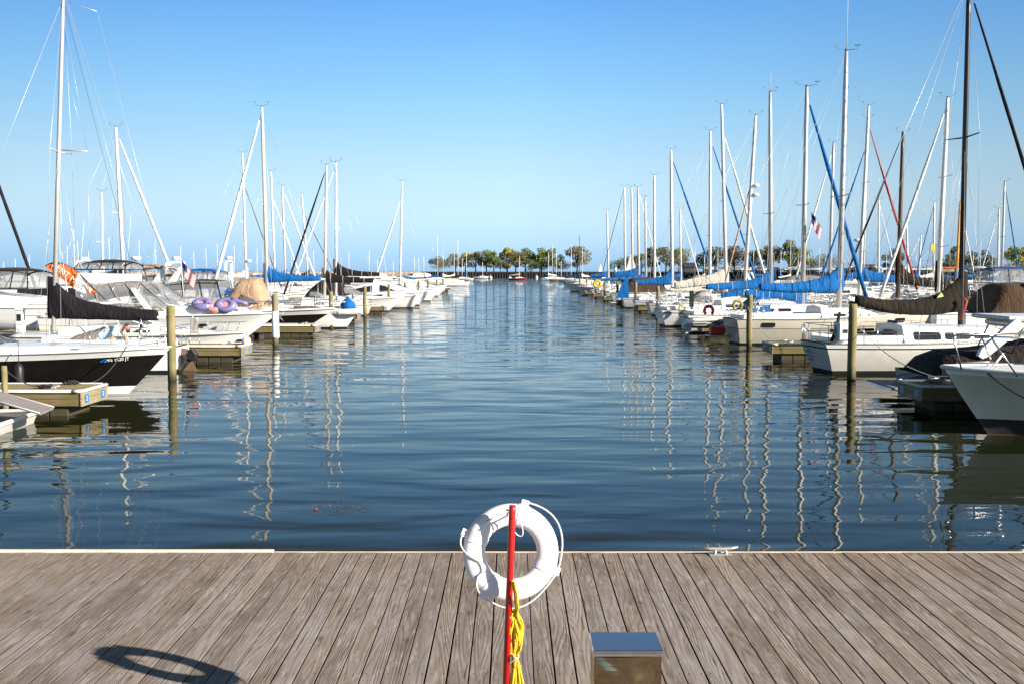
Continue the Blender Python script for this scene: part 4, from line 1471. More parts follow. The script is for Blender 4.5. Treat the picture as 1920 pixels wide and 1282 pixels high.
# black hulled runabout
r_, h = motorboat(dict(Y=27.6, dir=1, xb=xat(318, 27.6), L=8.6, B=2.75, fs=1.15, fb=1.30, over=1.55, draft=0.35, band=0.20, boot=0.22,
    mats=(white, white, black, white), label='black hulled runabout with white deck moored beside the dock numbered 2 and 3', group=GL,
    cabin=[(-0.42, 0.80, 0.10), (-0.10, 0.80, 0.20), (0.16, 0.66, 0.17), (0.34, 0.30, 0.05)], windshield=(-0.02, -0.22, 0.85, 1.38, 1.98), wfr=0.035, rubr=0.03, railmat=white, camber=0.14))
t = 0.72
o = text_part('registration_number', 'WS 1820 JT', 0.125, whitep, r_, basis(h.P(0.874, 0.99, -1) + Vector((0, -0.02, 0)), h.P(0.88, 1.0, -1) - h.P(0.82, 0.965, -1), (0, -0.25, 1)), 0.003)
mb = MB(); q = h.P(0.836, 0.975, -1)
mb.slab([q + Vector((-.09, -0.012, -0.055)), q + Vector((.09, -0.006, -0.05)), q + Vector((.09, -0.02, 0.055)), q + Vector((-.09, -0.026, 0.05))], (0, 0.006, 0))
mb.build('registration_sticker', bluesign, r_)
for sx_ in (2.1, -0.6):
    mb = MB()
    tt = t_of(h, sx_); p = h.top(tt, -1, 0.05, 0.03)
    mb.tube([p + Vector((-0.14, 0, 0.04)), p + Vector((0, 0, 0.03)), p + Vector((0.14, 0, 0.04))], 0.016, 6)
    mb.build('deck_cleat', steel, r_)
q = h.P(0.26, 0.62, -1); w = r_.matrix_basis @ Vector((0, 0, 0))
fender((r_.location.x + h.P(t_of(h, xat(60, 26.2) - r_.location.x), 0.6, -1).x, 27.6 - 1.50, 0.62), 'black fender hanging on the black hull above the dock', blackp, 0.12, 0.62, 0.62)
def line(name, pts, mat, label, r=0.014, sag=0.0):
    a, b = Vector(pts[0]), Vector(pts[-1])
    P = [a.lerp(b, i / 12) - Vector((0, 0, sag * math.sin(PI * i / 12))) for i in range(13)]
    root = empty('mooring_line', a, 0, label, 'rope', 'mooring lines')
    mb = MB(); mb.tube([p - a for p in P], r, 6); mb.build('rope', mat, root)
line('l', [at(237, 650, 26.6), (xat(131, 24.3), 24.3, 0.66)], rope_k, 'dark line from the black hull to the front left finger dock', 0.016, 0.35)
line('l', [at(2, 686, 22.6), (xat(72, 23.5), 23.45, 0.66)], rope_k, 'dark line from the pale post down to the first left dock', 0.014, 0.1)
def rope_heap(loc, label, mat, s=1.0, seed=0):
    rnd = random.Random(seed)
    root = empty('rope_heap', loc, 0, label, 'rope', 'mooring lines')
    mb = MB()
    for i in range(6):
        rx, ry = rnd.uniform(.10, .24) * s, rnd.uniform(.05, .11) * s
        c = Vector((rnd.uniform(-.08, .08), rnd.uniform(-.04, .04), 0.02 + 0.014 * i))
        mb.tube([c + Vector((rx * math.cos(a), ry * math.sin(a), 0.015 * math.sin(3 * a + i))) for a in [2 * PI * j / 18 for j in range(18)]], 0.013, 5, closed=True)
    mb.build('coil', mat, root)
rope_heap((xat(80, 23.55), 23.5, 0.625), 'dark rope heaped round a cleat on the first left dock', rope_k, 1.0, 1)
rope_heap((xat(130, 24.35), 24.35, 0.625), 'dark rope heaped at the back edge of the first left dock', rope_k, 0.7, 2)
rope_heap((10.5, 24.6, 0.625), 'grey rope heaped on the front right finger dock', M('grey_rope', (0.25, 0.22, 0.2), 0.9), 1.1, 3)

# near boat corner and boarding ramp at the lower left
def near_left():
    root = empty('jon_boat', (-11.52, 19.5, 0), R(93), 'flat grey skiff with a white gunwale at the lower left edge', 'skiff', GL)
    a = [(-3.0, -0.95), (2.75, -0.95), (3.0, -0.75), (3.0, 0.75), (2.75, 0.95), (-3.0, 0.95)]
    mb = MB()
    for z0_, z1_, k in ((-0.15, 0.24, 0.93),):
        mb.loft([[Vector((x * k, y * k, z0_)) for x, y in a], [Vector((x, y, 0.20)) for x, y in a]], closed=True, smooth=False)
    mb.build('hull', greyhull, root)
    mb = MB()
    pts = [Vector((x, y, 0.22)) for x, y in a]
    mb.tube(pts + [pts[0]], 0.05, 8)
    mb.build('gunwale', whitep, root)
    mb = MB(); mb.add([Vector((x * .98, y * .98, 0.185)) for x, y in a], [tuple(range(6))]); mb.build('deck', M('grey_skiff_deck', (0.16, 0.145, 0.14), 0.6), root)
    mb = MB(); mb.tube([Vector((2.2 + 0.09 * math.cos(t_), -0.25, 0.32 + 0.09 * math.sin(t_))) for t_ in [2 * PI * i / 14 for i in range(14)]], 0.014, 6, closed=True)
    mb.build('mooring_ring', steel, root)
near_left()
def ramp():
    A, B_ = at(-60, 728, 21.6), at(88, 770, 21.0)
    root = empty('boarding_ramp', B_, 0, 'grey ribbed boarding ramp sloping down beside the first left dock', 'ramp')
    d = (A - B_); n = Vector((0, 0.30, 0.02))
    mb = MB()
    mb.slab([-n, n, n + d, -n + d], (0, 0, 0.045))
    for i in range(26):
        p = d * (i / 26) + Vector((0, 0, 0.028)); q = d.normalized() * 0.02
        mb.slab([p - n * .9 - q, p + n * .9 - q, p + n * .9 + q, p - n * .9 + q], (0, 0, 0.012))
    mb.build('tread', M('ribbed_grey_ramp', (0.23, 0.21, 0.215), 0.6, var=0.15), root)
    mb = MB()
    for s_ in (-1, 1): mb.tube([n * s_ * 1.05 + Vector((0, 0, 0.02)), n * s_ * 1.05 + d + Vector((0, 0, 0.02))], 0.02, 6)
    mb.build('side_rail', alu, root)
ramp()

# sailboat with the black sail cover and the bending man
S1 = dict(Y=34.0, dir=-1, xs=xat(338, 34.0), L=8.8, B=2.7, fs=0.82, fb=1.05, mt=(119, -22), mb=(100, 622), mast=alu, mr=0.072, spr=(0.53,), sprx=0.0,
    boom=(296, 596), cover=c_black, by=588, hm=1.35, h0=0.50, seed=2, w0=0.15, lower=0.10, sag=0.05, ties=False, ch=0.22, xc0=0.1, cw=0.55, tr=0.1, boot=0.08,
    mats=(antifoul_k, navy, white, white), wire=wire, label='white sailboat with a black sail cover and a man bending in its cockpit', group=GL, gear=1.0,
    wins=[(0.5, 1.4, 0.3, 0.75)])
rS1, hS1, (lx1, foot1, tip1, w1, xc1) = sailboat(S1)
outboard(rS1, -4.55, 0.30, 0.80, blackp, R(-38), 0.35)
mb = MB(); mb.slab([(-4.38, 0, 0.78), (-4.62, 0, 0.74), (-4.88, 0, 0.05), (-4.86, 0, -0.5), (-4.5, 0, -0.5), (-4.4, 0, 0.0)], (0, 0.045, 0)); mb.build('rudder', M('brown_rudder', (0.16, 0.10, 0.07), 0.4), rS1)
mb = MB(); q = Vector((foot1.x - 0.40, -0.2, zat(574, 33.8)))
mb.tube([q, q + Vector((0, 0.02, 0))], 0.085, 14); mb.build('cover_badge', M('pale_badge', (0.6, 0.75, 0.85), 0.5), rS1)
# spreader that sweeps out towards the channel and the long backstay crane
for (pa, pb, rr) in ((at(114, 282, 34), at(164, 284, 34), 0.022), (at(164, 284, 34), at(122, 45, 34), 0.005), (at(164, 284, 34), at(119, 120, 34), 0.005), (at(164, 284, 34), at(170, 560, 34), 0.005), (at(119, 2, 34), at(182, 22, 34), 0.010), (at(182, 22, 34), at(330, 590, 34), 0.006), (at(122, 12, 34), at(262, 560, 34), 0.008)):
    mb = MB(); mb.tube([rS1.matrix_basis.inverted() @ Vector(pa), rS1.matrix_basis.inverted() @ Vector(pb)], rr, 5)
    mb.build('stay' if rr < 0.015 else 'spreader', dwire if abs(rr - 0.008) < 1e-4 else wire, rS1)

def man():
    """bending to the right in the cockpit, hands down on the coaming"""
    Y = 33.75
    def P(px, py, dy=0.0): return at(px, py, Y) + Vector((0, dy, 0))
    hip, waist, chest, neck = P(182, 638), P(188, 629), P(212, 621), P(226, 613)
    base = Vector((hip.x, Y, hS1.sheer(0.2)))
    root = empty('person', base, 0, 'man in a pale blue shirt and white shorts bending over in the cockpit', 'person')
    J = {}
    def grow(name, verts, edges, radii, mat, rootv=0, sub=2):
        me = bpy.data.meshes.new(name)
        me.from_pydata([tuple(Vector(v) - base) for v in verts], edges, [])
        me.materials.append(mat)
        o = bpy.data.objects.new(name, me); col.objects.link(o); o.parent = root
        sk = o.modifiers.new('skin', 'SKIN'); sk.use_smooth_shade = True
        for i, r in enumerate(radii):
            me.skin_vertices[0].data[i].radius = (r, r) if not isinstance(r, tuple) else r
            me.skin_vertices[0].data[i].use_root = (i == rootv)
        ss = o.modifiers.new('sub', 'SUBSURF'); ss.levels = sub; ss.render_levels = sub
        return o
    skin = M('sunburnt_skin', (0.52, 0.25, 0.17), 0.5, var=0.12, scale=12)
    shirt = cloth('pale_blue_shirt', (0.50, 0.68, 0.78))
    shorts = cloth('white_shorts', (0.70, 0.70, 0.76))
    sh1, sh2 = P(222, 615, -0.20), P(222, 614, 0.20)
    el1, el2 = P(215, 634, -0.28), P(228, 634, 0.26)
    ha1, ha2 = P(222, 645, -0.20), P(233, 645, 0.24)
    kn1, kn2 = P(200, 648, -0.18), P(203, 650, 0.16)
    an1, an2 = P(184, 662, -0.16), P(186, 662, 0.16)
    head = P(237, 613)
    # bare body: one continuous surface
    vs = [hip, waist, chest, neck, P(231, 613), sh1, el1, ha1, sh2, el2, ha2, hip + Vector((0, -0.12, -0.03)), kn1, an1, hip + Vector((0, 0.12, -0.03)), kn2, an2]
    es = [(0, 1), (1, 2), (2, 3), (3, 4), (3, 5), (5, 6), (6, 7), (3, 8), (8, 9), (9, 10), (0, 11), (11, 12), (12, 13), (0, 14), (14, 15), (15, 16)]
    grow('body', vs, es, [.13, .13, .14, .075, .062, .065, .048, .032, .065, .048, .032, .10, .068, .045, .10, .068, .045], skin)
    # hands with separate fingers
    for (w_, s_) in ((ha1, -1), (ha2, 1)):
        d = Vector((0.05, 0, -0.04)).normalized()
        fv, fe, fr = [w_, w_ + d * 0.05], [(0, 1)], [.028, .034]
        for k in range(4):
            b0 = len(fv)
            off = Vector((0, (k - 1.5) * 0.021, 0))
            ln = (0.036, 0.042, 0.040, 0.030)[k]
            fv += [w_ + d * 0.085 + off, w_ + d * 0.085 + off + d * ln + Vector((0, 0, -0.012)), w_ + d * 0.085 + off + d * ln + Vector((0.008, 0, -0.042))]
            fe += [(1, b0), (b0, b0 + 1), (b0 + 1, b0 + 2)]; fr += [.011, .009, .008]
        b0 = len(fv)
        fv += [w_ + d * 0.03 + Vector((0, -s_ * 0.04, -0.01)), w_ + d * 0.065 + Vector((0, -s_ * 0.055, -0.025))]
        fe += [(0, b0), (b0, b0 + 1)]; fr += [.012, .010]
        grow('hand', fv, fe, fr, skin, 0, 1)
    # clothes follow the body
    s1e, s2e = sh1.lerp(el1, 0.75), sh2.lerp(el2, 0.75)
    grow('shirt', [P(184, 632), P(198, 626), P(213, 620), P(224, 614.5), sh1, s1e, sh2, s2e], [(0, 1), (1, 2), (2, 3), (3, 4), (4, 5), (3, 6), (6, 7)], [.185, .19, .185, .115, .11, .085, .11, .085], shirt, 1)
    grow('shorts', [P(186, 633), P(181, 638), P(181, 641, -0.12), P(194, 646, -0.17), P(181, 641, 0.12), P(196, 647, 0.15)], [(0, 1), (1, 2), (2, 3), (1, 4), (4, 5)], [.18, .185, .13, .105, .13, .105], shorts, 1)
    # head: skull, jaw, nose, ear, brow; looking down to the right
    mb = MB()
    f = Vector((0.55, 0, -0.83)).normalized(); u = Vector((0.83, 0, 0.55)).normalized(); s_ = Vector((0, 1, 0))
    hc = head - base
    secs = []
    prof = [(-0.125, .03, .01, .02), (-0.11, .045, .03, .045), (-0.07, .06, .07, .055), (-0.02, .075, .085, .07), (0.03, .08, .085, .085), (0.08, .07, .065, .08), (0.115, .04, .03, .05), (0.125, .012, .0, .02)]
    for (uu, wd, fr_, bk) in prof:
        row = []
        for j in range(16):
            a = 2 * PI * j / 16
            c, s2 = math.cos(a), math.sin(a)
            row.append(hc + u * uu + s_ * wd * s2 + f * ((fr_ + 0.02) * c if c > 0 else bk * c))
        secs.append(row)
    mb.loft(secs, closed=True, caps=True)
    mb.tube([hc + f * 0.085 + u * 0.03, hc + f * 0.125 - u * 0.012, hc + f * 0.09 - u * 0.025], [.008, .016, .012], 8)
    for e in (-1, 1):
        mb.tube([hc + s_ * e * .078 + u * 0.03 - f * 0.01, hc + s_ * e * .092 + u * 0.0 - f * 0.02, hc + s_ * e * .078 - u * 0.03], [.008, .014, .008], 6)
    mb.tube([hc + f * 0.078 - u * 0.055 - s_ * 0.025, hc + f * 0.092 - u * 0.058, hc + f * 0.078 - u * 0.055 + s_ * 0.025], .008, 6)
    hd = mb.build('head', skin, root)
    for e in (-1, 1):
        mb = MB(); mb.tube([hc + f * 0.082 + u * 0.022 + s_ * e * 0.028, hc + f * 0.095 + u * 0.022 + s_ * e * 0.028], [.012, .006], 8); mb.build('eye', blackp, hd)
    mb = MB()
    secs = []
    for (uu, wd, bk, fr_) in ((-0.06, .068, .065, -.02), (-0.02, .083, .082, -.03), (0.04, .089, .098, .02), (0.09, .078, .09, .05), (0.13, .045, .055, .03), (0.142, .012, .02, .01)):
        row = []
        for j in range(14):
            a = PI * (-0.62 + 1.24 * j / 13)
            c, s2 = math.cos(a), math.sin(a)
            row.append(hc + u * uu + s_ * wd * s2 - f * (bk * c if c > 0 else fr_ * -c * -1))
        secs.append(row)
    mb.loft(secs)
    mb.build('hair', M('brown_hair', (0.10, 0.035, 0.015), 0.8, var=0.4, scale=40), hd)
man()

# cockpit tent opening and red/yellow lines on the same boat
mb = MB()
q = Vector((lx1(xat(168, 34)), 0, hS1.sheer(0.4) + 0.08))
secs = []
for i in range(5):
    x = q.x + 0.45 - 0.9 * i / 4
    secs.append([Vector((x, 0.62 * math.cos(PI * j / 10), q.z + (0.30 + 0.28 * (i / 4)) * math.sin(PI * j / 10))) for j in range(11)])
mb.loft(secs); mb.build('spray_hood', c_grey, rS1, fix=False)

# centre console with white hardtop
r_, h = motorboat(dict(Y=41.3, dir=1, xb=xat(458, 41.3), L=9.2, B=2.6, fs=0.75, fb=0.86, over=1.5, boot=0.12, mats=(antifoul_k, antifoul_k, white, white), rubr=0.05, railmat=offwhite,
    label='white cabin boat with a long flat hardtop behind the first left piling', group=GL,
    cabin=[(-0.30, 0.72, 0.35), (0.02, 0.72, 0.48), (0.20, 0.55, 0.30), (0.38, 0.25, 0.05)], wins=[(0.0, 0.10, 0.35, 0.8)],
    windshield=(0.12, -0.06, 0.8, 1.15, 1.72), wframe=whitep, top=('hard', -0.42, -0.10, 0.9, zat(571, 41.3), white),
    rail=(0.62, 0.96, 0.42), stripe=(0.42, 0.45), whips=((-0.3, 0.5, 1.0, 3.2),)))
mb = MB(); q = h.P(0.74, 0.50, -1) + Vector((0, -0.03, 0)); mb.slab([q + Vector((-.07, 0, -.03)), q + Vector((.07, 0.02, -.03)), q + Vector((.07, .02, .03)), q + Vector((-.07, 0, .03))], (0, .006, 0)); mb.build('registration_sticker', redp, r_)
# folding fishing seat on the second finger
st = empty('deck_chair', (xat(366, 38.2), 38.0, 0.622), R(20), 'metal framed deck chair with a mesh back on the second left dock', 'chair')
mb = MB()
for s_ in (-1, 1): mb.tube([(s_ * 0.2, 0.1, 0), (s_ * 0.14, 0.0, 0.5), (s_ * 0.13, 0.0, 0.95), (0, 0, 1.05)], 0.014, 6)
mb.tube([(0.2, -0.2, 0), (0.14, 0, 0.45)], 0.012, 5); mb.tube([(-0.2, -0.2, 0), (-0.14, 0, 0.45)], 0.012, 5)
mb.build('frame', steel, st)
mb = MB(); mb.slab([(-0.13, 0, .48), (.13, 0, .48), (.13, 0, .95), (-.13, 0, .95)], (0, 0.03, 0)); mb.build('backrest', c_grey, st)
mb = MB(); mb.slab([(-0.15, 0.02, .45), (.15, 0.02, .45), (.15, -.3, .43), (-.15, -.3, .43)], (0, 0, .03)); mb.build('seat', c_grey, st)

# express cruiser with portholes and lilac float tubes
r_, h = motorboat(dict(Y=47.6, dir=1, xb=xat(521, 47.6), L=10.8, B=3.3, fs=1.25, fb=1.40, over=2.4, boot=0.14, mats=(antifoul_k, antifoul_k, white, white), rubr=0.035, railmat=offwhite, stripe=(0.74, 0.757),
    label='white express cruiser with dark portholes and a grey canopy', group=GL, ports=[(0.03, 0.62), (0.24, 0.64)],
    cabin=[(-0.32, 0.80, 0.35), (-0.02, 0.78, 0.50), (0.20, 0.62, 0.42), (0.42, 0.25, 0.08)],
    windshield=(0.10, -0.10, 0.82, 1.75, 2.30), wframe=steel, wglass=clear, top=('enclosed', -0.34, -0.06, 0.78, zat(523, 47.6), c_grey), framez=0.42, extf=1.3, slope=0.30, val=0.55,
    arch=(0.0, -0.10, 0.9, zat(537, 47.6), 0.10, white), archw=0.30, rail=(0.45, 0.97, 0.55), anchor=True))
mb = MB()
def float_tube(px, py, ra, label, mt=lilac, flat=0.42, Y=46.6, tilt=35):
    c = at(px, py, Y)
    root = empty('float_tube', c, 0, label, 'float tube', 'lilac inflatable tubes on the cruiser deck')
    root.rotation_euler = (R(-tilt), 0, R(random.uniform(-8, 8)))
    mb = MB(); secs = []
    for i in range(24):
        a = 2 * PI * i / 24
        sec = []
        for j in range(10):
            t_ = 2 * PI * j / 10
            sec.append(Vector(((ra + 0.19 * math.cos(t_)) * math.cos(a), (ra + 0.19 * math.cos(t_)) * math.sin(a) * 0.8, 0.17 * math.sin(t_))))
        secs.append(sec)
    mb.loft(secs + [secs[0]], closed=True); mb.build('tube', mt, root)
    mb = MB(); mb.lathe([(0.02, 0.0), (ra * 0.75, 0.03), (ra * 0.92, 0.08)], n=16); mb.build('seat', pink, root)
float_tube(378, 571, 0.30, 'lilac inflatable tube with a pink print, left one on the cruiser deck', tilt=-40)
float_tube(404, 577, 0.24, 'small white and pink printed inflatable seat between two lilac tubes', pink, tilt=-45)
float_tube(423, 573, 0.33, 'lilac inflatable tube with a round pink print, right one on the cruiser deck', tilt=-55)
c = at(450, 567, 46.7); root = empty('pool_noodle', c, 0, 'lilac inflatable arm lying on the cruiser foredeck', 'float tube', 'lilac inflatable tubes on the cruiser deck')
mb = MB(); mb.tube([(-.4, 0, .10), (-.2, 0, 0.05), (.1, 0, -.02), (.36, 0, -.10)], [.13, .12, .10, .085], 10); mb.build('tube', lilac, root)
rr = at(462, 637, 37.9); fender((rr.x, 37.9, 0.72), 'round white buoy fender on the end of the second left dock', whitep, 0.17, 0.30, 0.2)

def us_flag(loc, s, label, ang, droop=0.8, pole=None):
    """flag hanging from its staff"""
    root = empty('flag', loc, ang, label, 'flag')
    mr, mw, mbl = M('flag_red', (0.42, 0.02, 0.03), 0.8), M('flag_white', (0.75, 0.72, 0.72), 0.8), M('flag_blue', (0.02, 0.03, 0.16), 0.8)
    mb = MB(); nx, ny = 14, 13
    W, H = 1.5 * s, 0.9 * s
    def pt(i, j):
        u, v = i / nx, j / ny
        x = W * u * (1 - droop * 0.55); z = -H * v * 0.9 - W * u * droop * 0.85
        return Vector((x * (1 - 0.3 * v) + 0.10 * s * v * droop, 0.07 * s * math.sin(u * 13 + v * 2), z))
    vs = [pt(i, j) for j in range(ny + 1) for i in range(nx + 1)]
    fs, ms = [], []
    for j in range(ny):
        for i in range(nx):
            a = j * (nx + 1) + i
            fs.append((a, a + 1, a + nx + 2, a + nx + 1))
            ms.append(2 if (i < nx * 0.4 and j < 7) else (0 if j % 2 == 0 else 1))
    mb.add(vs, fs, ms)
    mb.build('cloth', [mr, mw, mbl], root, fix=False)
    if pole:
        mb = MB(); mb.tube([Vector((0, 0, 0.1)), Vector(pole)], 0.015 * max(1, s), 6); mb.build('staff', whitep, root)
us_flag(at(339, 488, 46.5), 0.78, 'American flag hanging on a staff beside the grey canopy', R(4), 0.75, (0.10, 0, -1.9))

# dark hulled cruiser with tan cover and black bimini
r_, h = motorboat(dict(Y=55.0, dir=1, xb=xat(629, 55), L=10.6, B=3.2, fs=1.15, fb=1.33, over=2.7, boot=0.12, band=0.30, mats=(antifoul_k, white, black, white), rubr=0.04, railmat=white,
    label='black hulled cruiser with a tan cockpit cover and long black canopy', group=GL,
    cabin=[(-0.30, 0.8, 0.30), (0.05, 0.72, 0.30), (0.30, 0.4, 0.06)], canvas=(-0.06, 0.15, 0.66, zat(523, 55), c_tan), cvk=2.2, cvd=3.2,
    top=('enclosed', -0.44, -0.08, 0.80, zat(520, 55), c_black), framez=0.35, extf=0.3, slope=0.35, val=0.30, framemat=blackp, rail=(0.5, 0.97, 0.50), anchor=True,
    windshield=(0.18, 0.06, 0.78, 1.62, 2.2), wframe=blackp))
mb = MB(); mb.slab([h.top(0.80, -1, 0.25, 0.20), h.top(0.90, -1, 0.2, 0.15), h.top(0.93, -1, 0.24, 0.06), h.top(0.80, -1, 0.10, 0.05)], (0, 0.05, 0)); mb.build('stowed_fender', M('brown_vinyl', (0.10, 0.06, 0.04), 0.5), r_)
# more left boats, near to far
sailboat(dict(Y=62.0, dir=-1, xs=xat(632, 62), L=10.8, B=3.3, fs=0.95, fb=1.25, mt=(491, 201), mb=(500, 505), mast=tmast, mr=0.115, spr=(0.50,), boom=(602, 524), by=526,
    cover=c_blue, hm=1.15, seed=3, jib=(c_white, 405, 522), jr=0.10, dodger=c_blue, label='sailboat with a tall buff mast, bright blue sail cover and white furled jib', group=GL, wire=wire, lower=0.1))
sailboat(dict(Y=69.5, dir=-1, xs=xat(668, 69.5), L=9.6, B=3.1, mt=(612, 310), mb=(609, 520), mast=tmast, mr=0.10, boom=(700, 528), by=528, cover=c_black, hm=0.95, seed=4,
    jib=(c_black, 546, 512), jr=0.07, label='sailboat with buff mast, black sail cover and black furled jib', group=GL, gear=0.8))
sailboat(dict(Y=76.0, dir=-1, xs=xat(695, 76), L=9.8, B=3.1, mt=(630, 305), mb=(630, 520), mast=wmast, mr=0.10, boom=(712, 516), by=516, cover=c_black, hm=1.2, seed=5,
    jib=(c_white, 556, 512), jr=0.06, label='sailboat with white mast and black sail cover behind the buff masted one', group=GL, dodger=c_black))
motorboat(dict(Y=83.3, dir=1, xb=xat(757, 83.3), L=9.0, B=2.9, fs=0.95, fb=1.20, over=1.8, mats=(antifoul_k, antifoul_k, white, white), label='white cruiser with a dark slanted canvas enclosure and a blue bucket', group=GL,
    cabin=[(-0.30, .8, .3), (0.1, .7, .35), (.35, .3, .05)], canvas=(-0.42, -0.02, .85, zat(524, 83.3), c_black), cvk=1.8, cvd=3.0, windshield=(0.12, 0.0, .8, 1.5, 2.1), wglass=clear, rail=(.5, .96, .5)))
sl = empty('inflatable_dinghy', (xat(628, 58.7), 58.9, 0.95), 0, 'white inflatable dinghy with a blue bundle beside the black hulled cruiser', 'dinghy', GL)
mb = MB()
pts = [(-1.4, -0.5), (0.6, -0.5), (1.2, -0.35), (1.45, 0), (1.2, .35), (0.6, .5), (-1.4, .5)]
mb.tube([Vector((x, y, 0.05 * max(0, x))) for x, y in pts], [.15, .19, .18, .17, .18, .19, .15], 10); mb.build('tube', offwhite, sl)
mb = MB(); mb.box(-1.35, 1.1, -0.45, 0.45, -0.12, -0.04); mb.build('floor', greyhull, sl)
bb = empty('canvas_bundle', (xat(651, 58.7), 58.9, 1.10), 0, 'bright blue canvas bundle lying in the white inflatable', 'bundle')
mb = MB(); mb.lathe([(0.05, 0.0), (0.40, 0.05), (0.46, 0.28), (0.32, 0.5), (0.12, 0.68), (0.03, 0.8)], n=14); mb.build('cloth', c_blue, bb)

for (Yc, pxb, L_, extra) in (
    (59.0, 672, 7.4, dict(label='white bow with rails beyond the black hulled cruiser', cabin=[(-0.2, .7, .3), (.25, .5, .25), (.4, .2, .05)], rail=(.5, .97, .5), fs=.9, fb=1.1)),
    (90.5, 792, 8.6, dict(label='white cruiser with a pale open aft deck near the fifth left piling', cabin=[(-0.2, .75, .5), (.2, .6, .5), (.4, .25, .05)], wins=[(-.1, .1, .35, .8)], rail=(.5, .97, .5), motor=0.9)),
    (97.5, 806, 10.0, dict(label='white cruiser with an angular glass cabin shaped like an A', cabin=[(-0.35, .8, .5), (-.05, .85, 1.1), (.05, .75, 1.15), (.30, .6, .35), (.44, .2, .05)], wins=[(-.28, -.05, .2, .85), (0.02, .2, .2, .85)], fs=1.1, fb=1.35, rail=(.5, .97, .5))),
    (104.5, 800, 8.4, dict(label='white centre console boat with a tall T top on the left', top=('hard', -.15, .15, .7, 2.6, white), cabin=[(-.1, .3, .9), (.1, .3, .7)], motor=1.0, whips=((0, .3, 2.6, 3.0),))),
    (111.5, 822, 8.6, dict(label='white speedboat with low windscreen ahead of the sailboat with a pink flag', cabin=[(0, .7, .3), (.35, .3, .05)], windshield=(0.1, 0, .8, 1.3, 1.9))),
    (125.5, 826, 9.0, dict(label='white fishing boat with a white outboard near the seventh left piling', motor=1.1, cabin=[(-.1, .5, .8), (.1, .5, .6), (.35, .3, .05)])),
    (133.0, 836, 9.5, dict(label='white walkaround boat with red trim and long bow near the eighth left piling', cabin=[(-.2, .6, .9), (.1, .6, .8), (.35, .3, .05)], rail=(.4, .97, .5), fs=1.0, fb=1.4)),
    (140.0, 828, 8.5, dict(label='white cabin boat with a blue top among the farthest left berths', cabin=[(-.2, .6, .4), (.35, .3, .05)], top=('open', -.3, .05, .75, 2.6, c_blue))),
    (148.0, 838, 8.5, dict(label='small white boat in the second farthest left berth', cabin=[(-.2, .6, .6), (.35, .3, .05)])),
    ):
    d = dict(Y=Yc, dir=1, xb=xat(pxb, Yc), L=L_, B=2.8, group=GL); d.update(extra); motorboat(d)
sailboat(dict(Y=118.0, dir=-1, xs=xat(803, 118), L=11, B=3.3, mt=(754, 340), mb=(750, 528), mast=wmast, mr=0.13, boom=(795, 530), cover=c_white, hm=.8, jib=(c_white, 707, 511), jr=0.10, jf=0.14,
    label='sailboat with white mast and white furled jib standing apart on the left', group=GL, ties=False))

# second row on the far side of the left walkway
G2 = 'boats on the far side of the left walkway'
r_, h = motorboat(dict(Y=52.5, dir=-1, xs=-23.0, L=12.5, B=3.8, fs=1.5, fb=1.75, over=2.2, label='large white express cruiser with a black canopy and a long dark side window', group=G2,
    cabin=[(-.38, .85, .5), (-.05, .82, .85), (.12, .72, .65), (.36, .35, .1)], wins=[(-.02, .12, .25, .6)], windshield=(0.02, -0.14, .85, 2.4, 2.95), wframe=whitep,
    top=('enclosed', -.36, -.13, .80, zat(502, 52.5), c_black), framez=.9, extf=.8, framemat=blackp, rail=(.4, .97, .55), ports=()))
mb = MB()
for s_ in (1, -1):
    ring_ = []
    for i in range(24):
        a = 2 * PI * i / 24
        x = -0.6 + 1.9 * math.cos(a); z = 1.35 + 0.13 * math.sin(a)
        q = h.P(t_of(h, x), z, s_); q.x = x; q.y += s_ * 0.02; ring_.append(q)
    mb.slab(ring_, (0, .02, 0))
    mb.build('hull_window', glass, r_); mb = MB()
motorboat(dict(Y=60.0, dir=-1, xs=-22.3, L=13.0, B=4.0, fs=1.5, fb=1.8, label='white flybridge cruiser with a black enclosed bridge and two radar domes', group=G2,
    cabin=[(-.4, .85, 1.2), (.08, .82, 1.1), (.22, .7, .6), (.38, .3, .1)], wins=[(-.3, -.2, .3, .85), (-.12, .02, .3, .85)], fly=(-.46, -.05, 2.6, 3.3, .78),
    top=('enclosed', -.47, -.26, .70, zat(487, 60), c_black), framez=1.9, extf=.3, framemat=whitep, domes=((-.23, -.3, 4.10, 1), (-.47, -.3, 4.15, 1)), whips=((-.4, -1, 3.3, 3.5), (-.25, 1, 3.3, 3.0)), arch=(-.2, -.24, .6, 4.0, .08, white), archw=.2, rail=(.4, .97, .6)))
motorboat(dict(Y=68.0, dir=-1, xs=-22.0, L=12.0, B=3.9, fs=1.5, fb=1.8, label='white sport cruiser with swept arch and a tan folding bimini', group=G2,
    cabin=[(-.35, .85, .9), (.1, .8, .8), (.35, .35, .1)], wins=[(-.2, .05, .3, .8)], arch=(-.30, -.43, .85, 4.0, .12, white), archw=.5, domes=((-.43, 0, 4.25, 1),), top=('open', -.40, -.20, .7, zat(496, 68), c_tan), framez=.9, framemat=blackp, rail=(.4, .97, .6)))
motorboat(dict(Y=76.0, dir=-1, xs=-21.9, L=11, B=3.6, fs=1.3, fb=1.6, label='white motor yacht under a bright blue bimini with a white tower', group=G2,
    cabin=[(-.35, .85, .8), (.1, .8, .7), (.35, .35, .1)], wins=[(-.25, .05, .3, .8)], top=('enclosed', -.49, -.22, .75, zat(504, 76), c_blue), framez=.7, whips=((0, 0, 3, 3),), rail=(.4, .97, .6)))
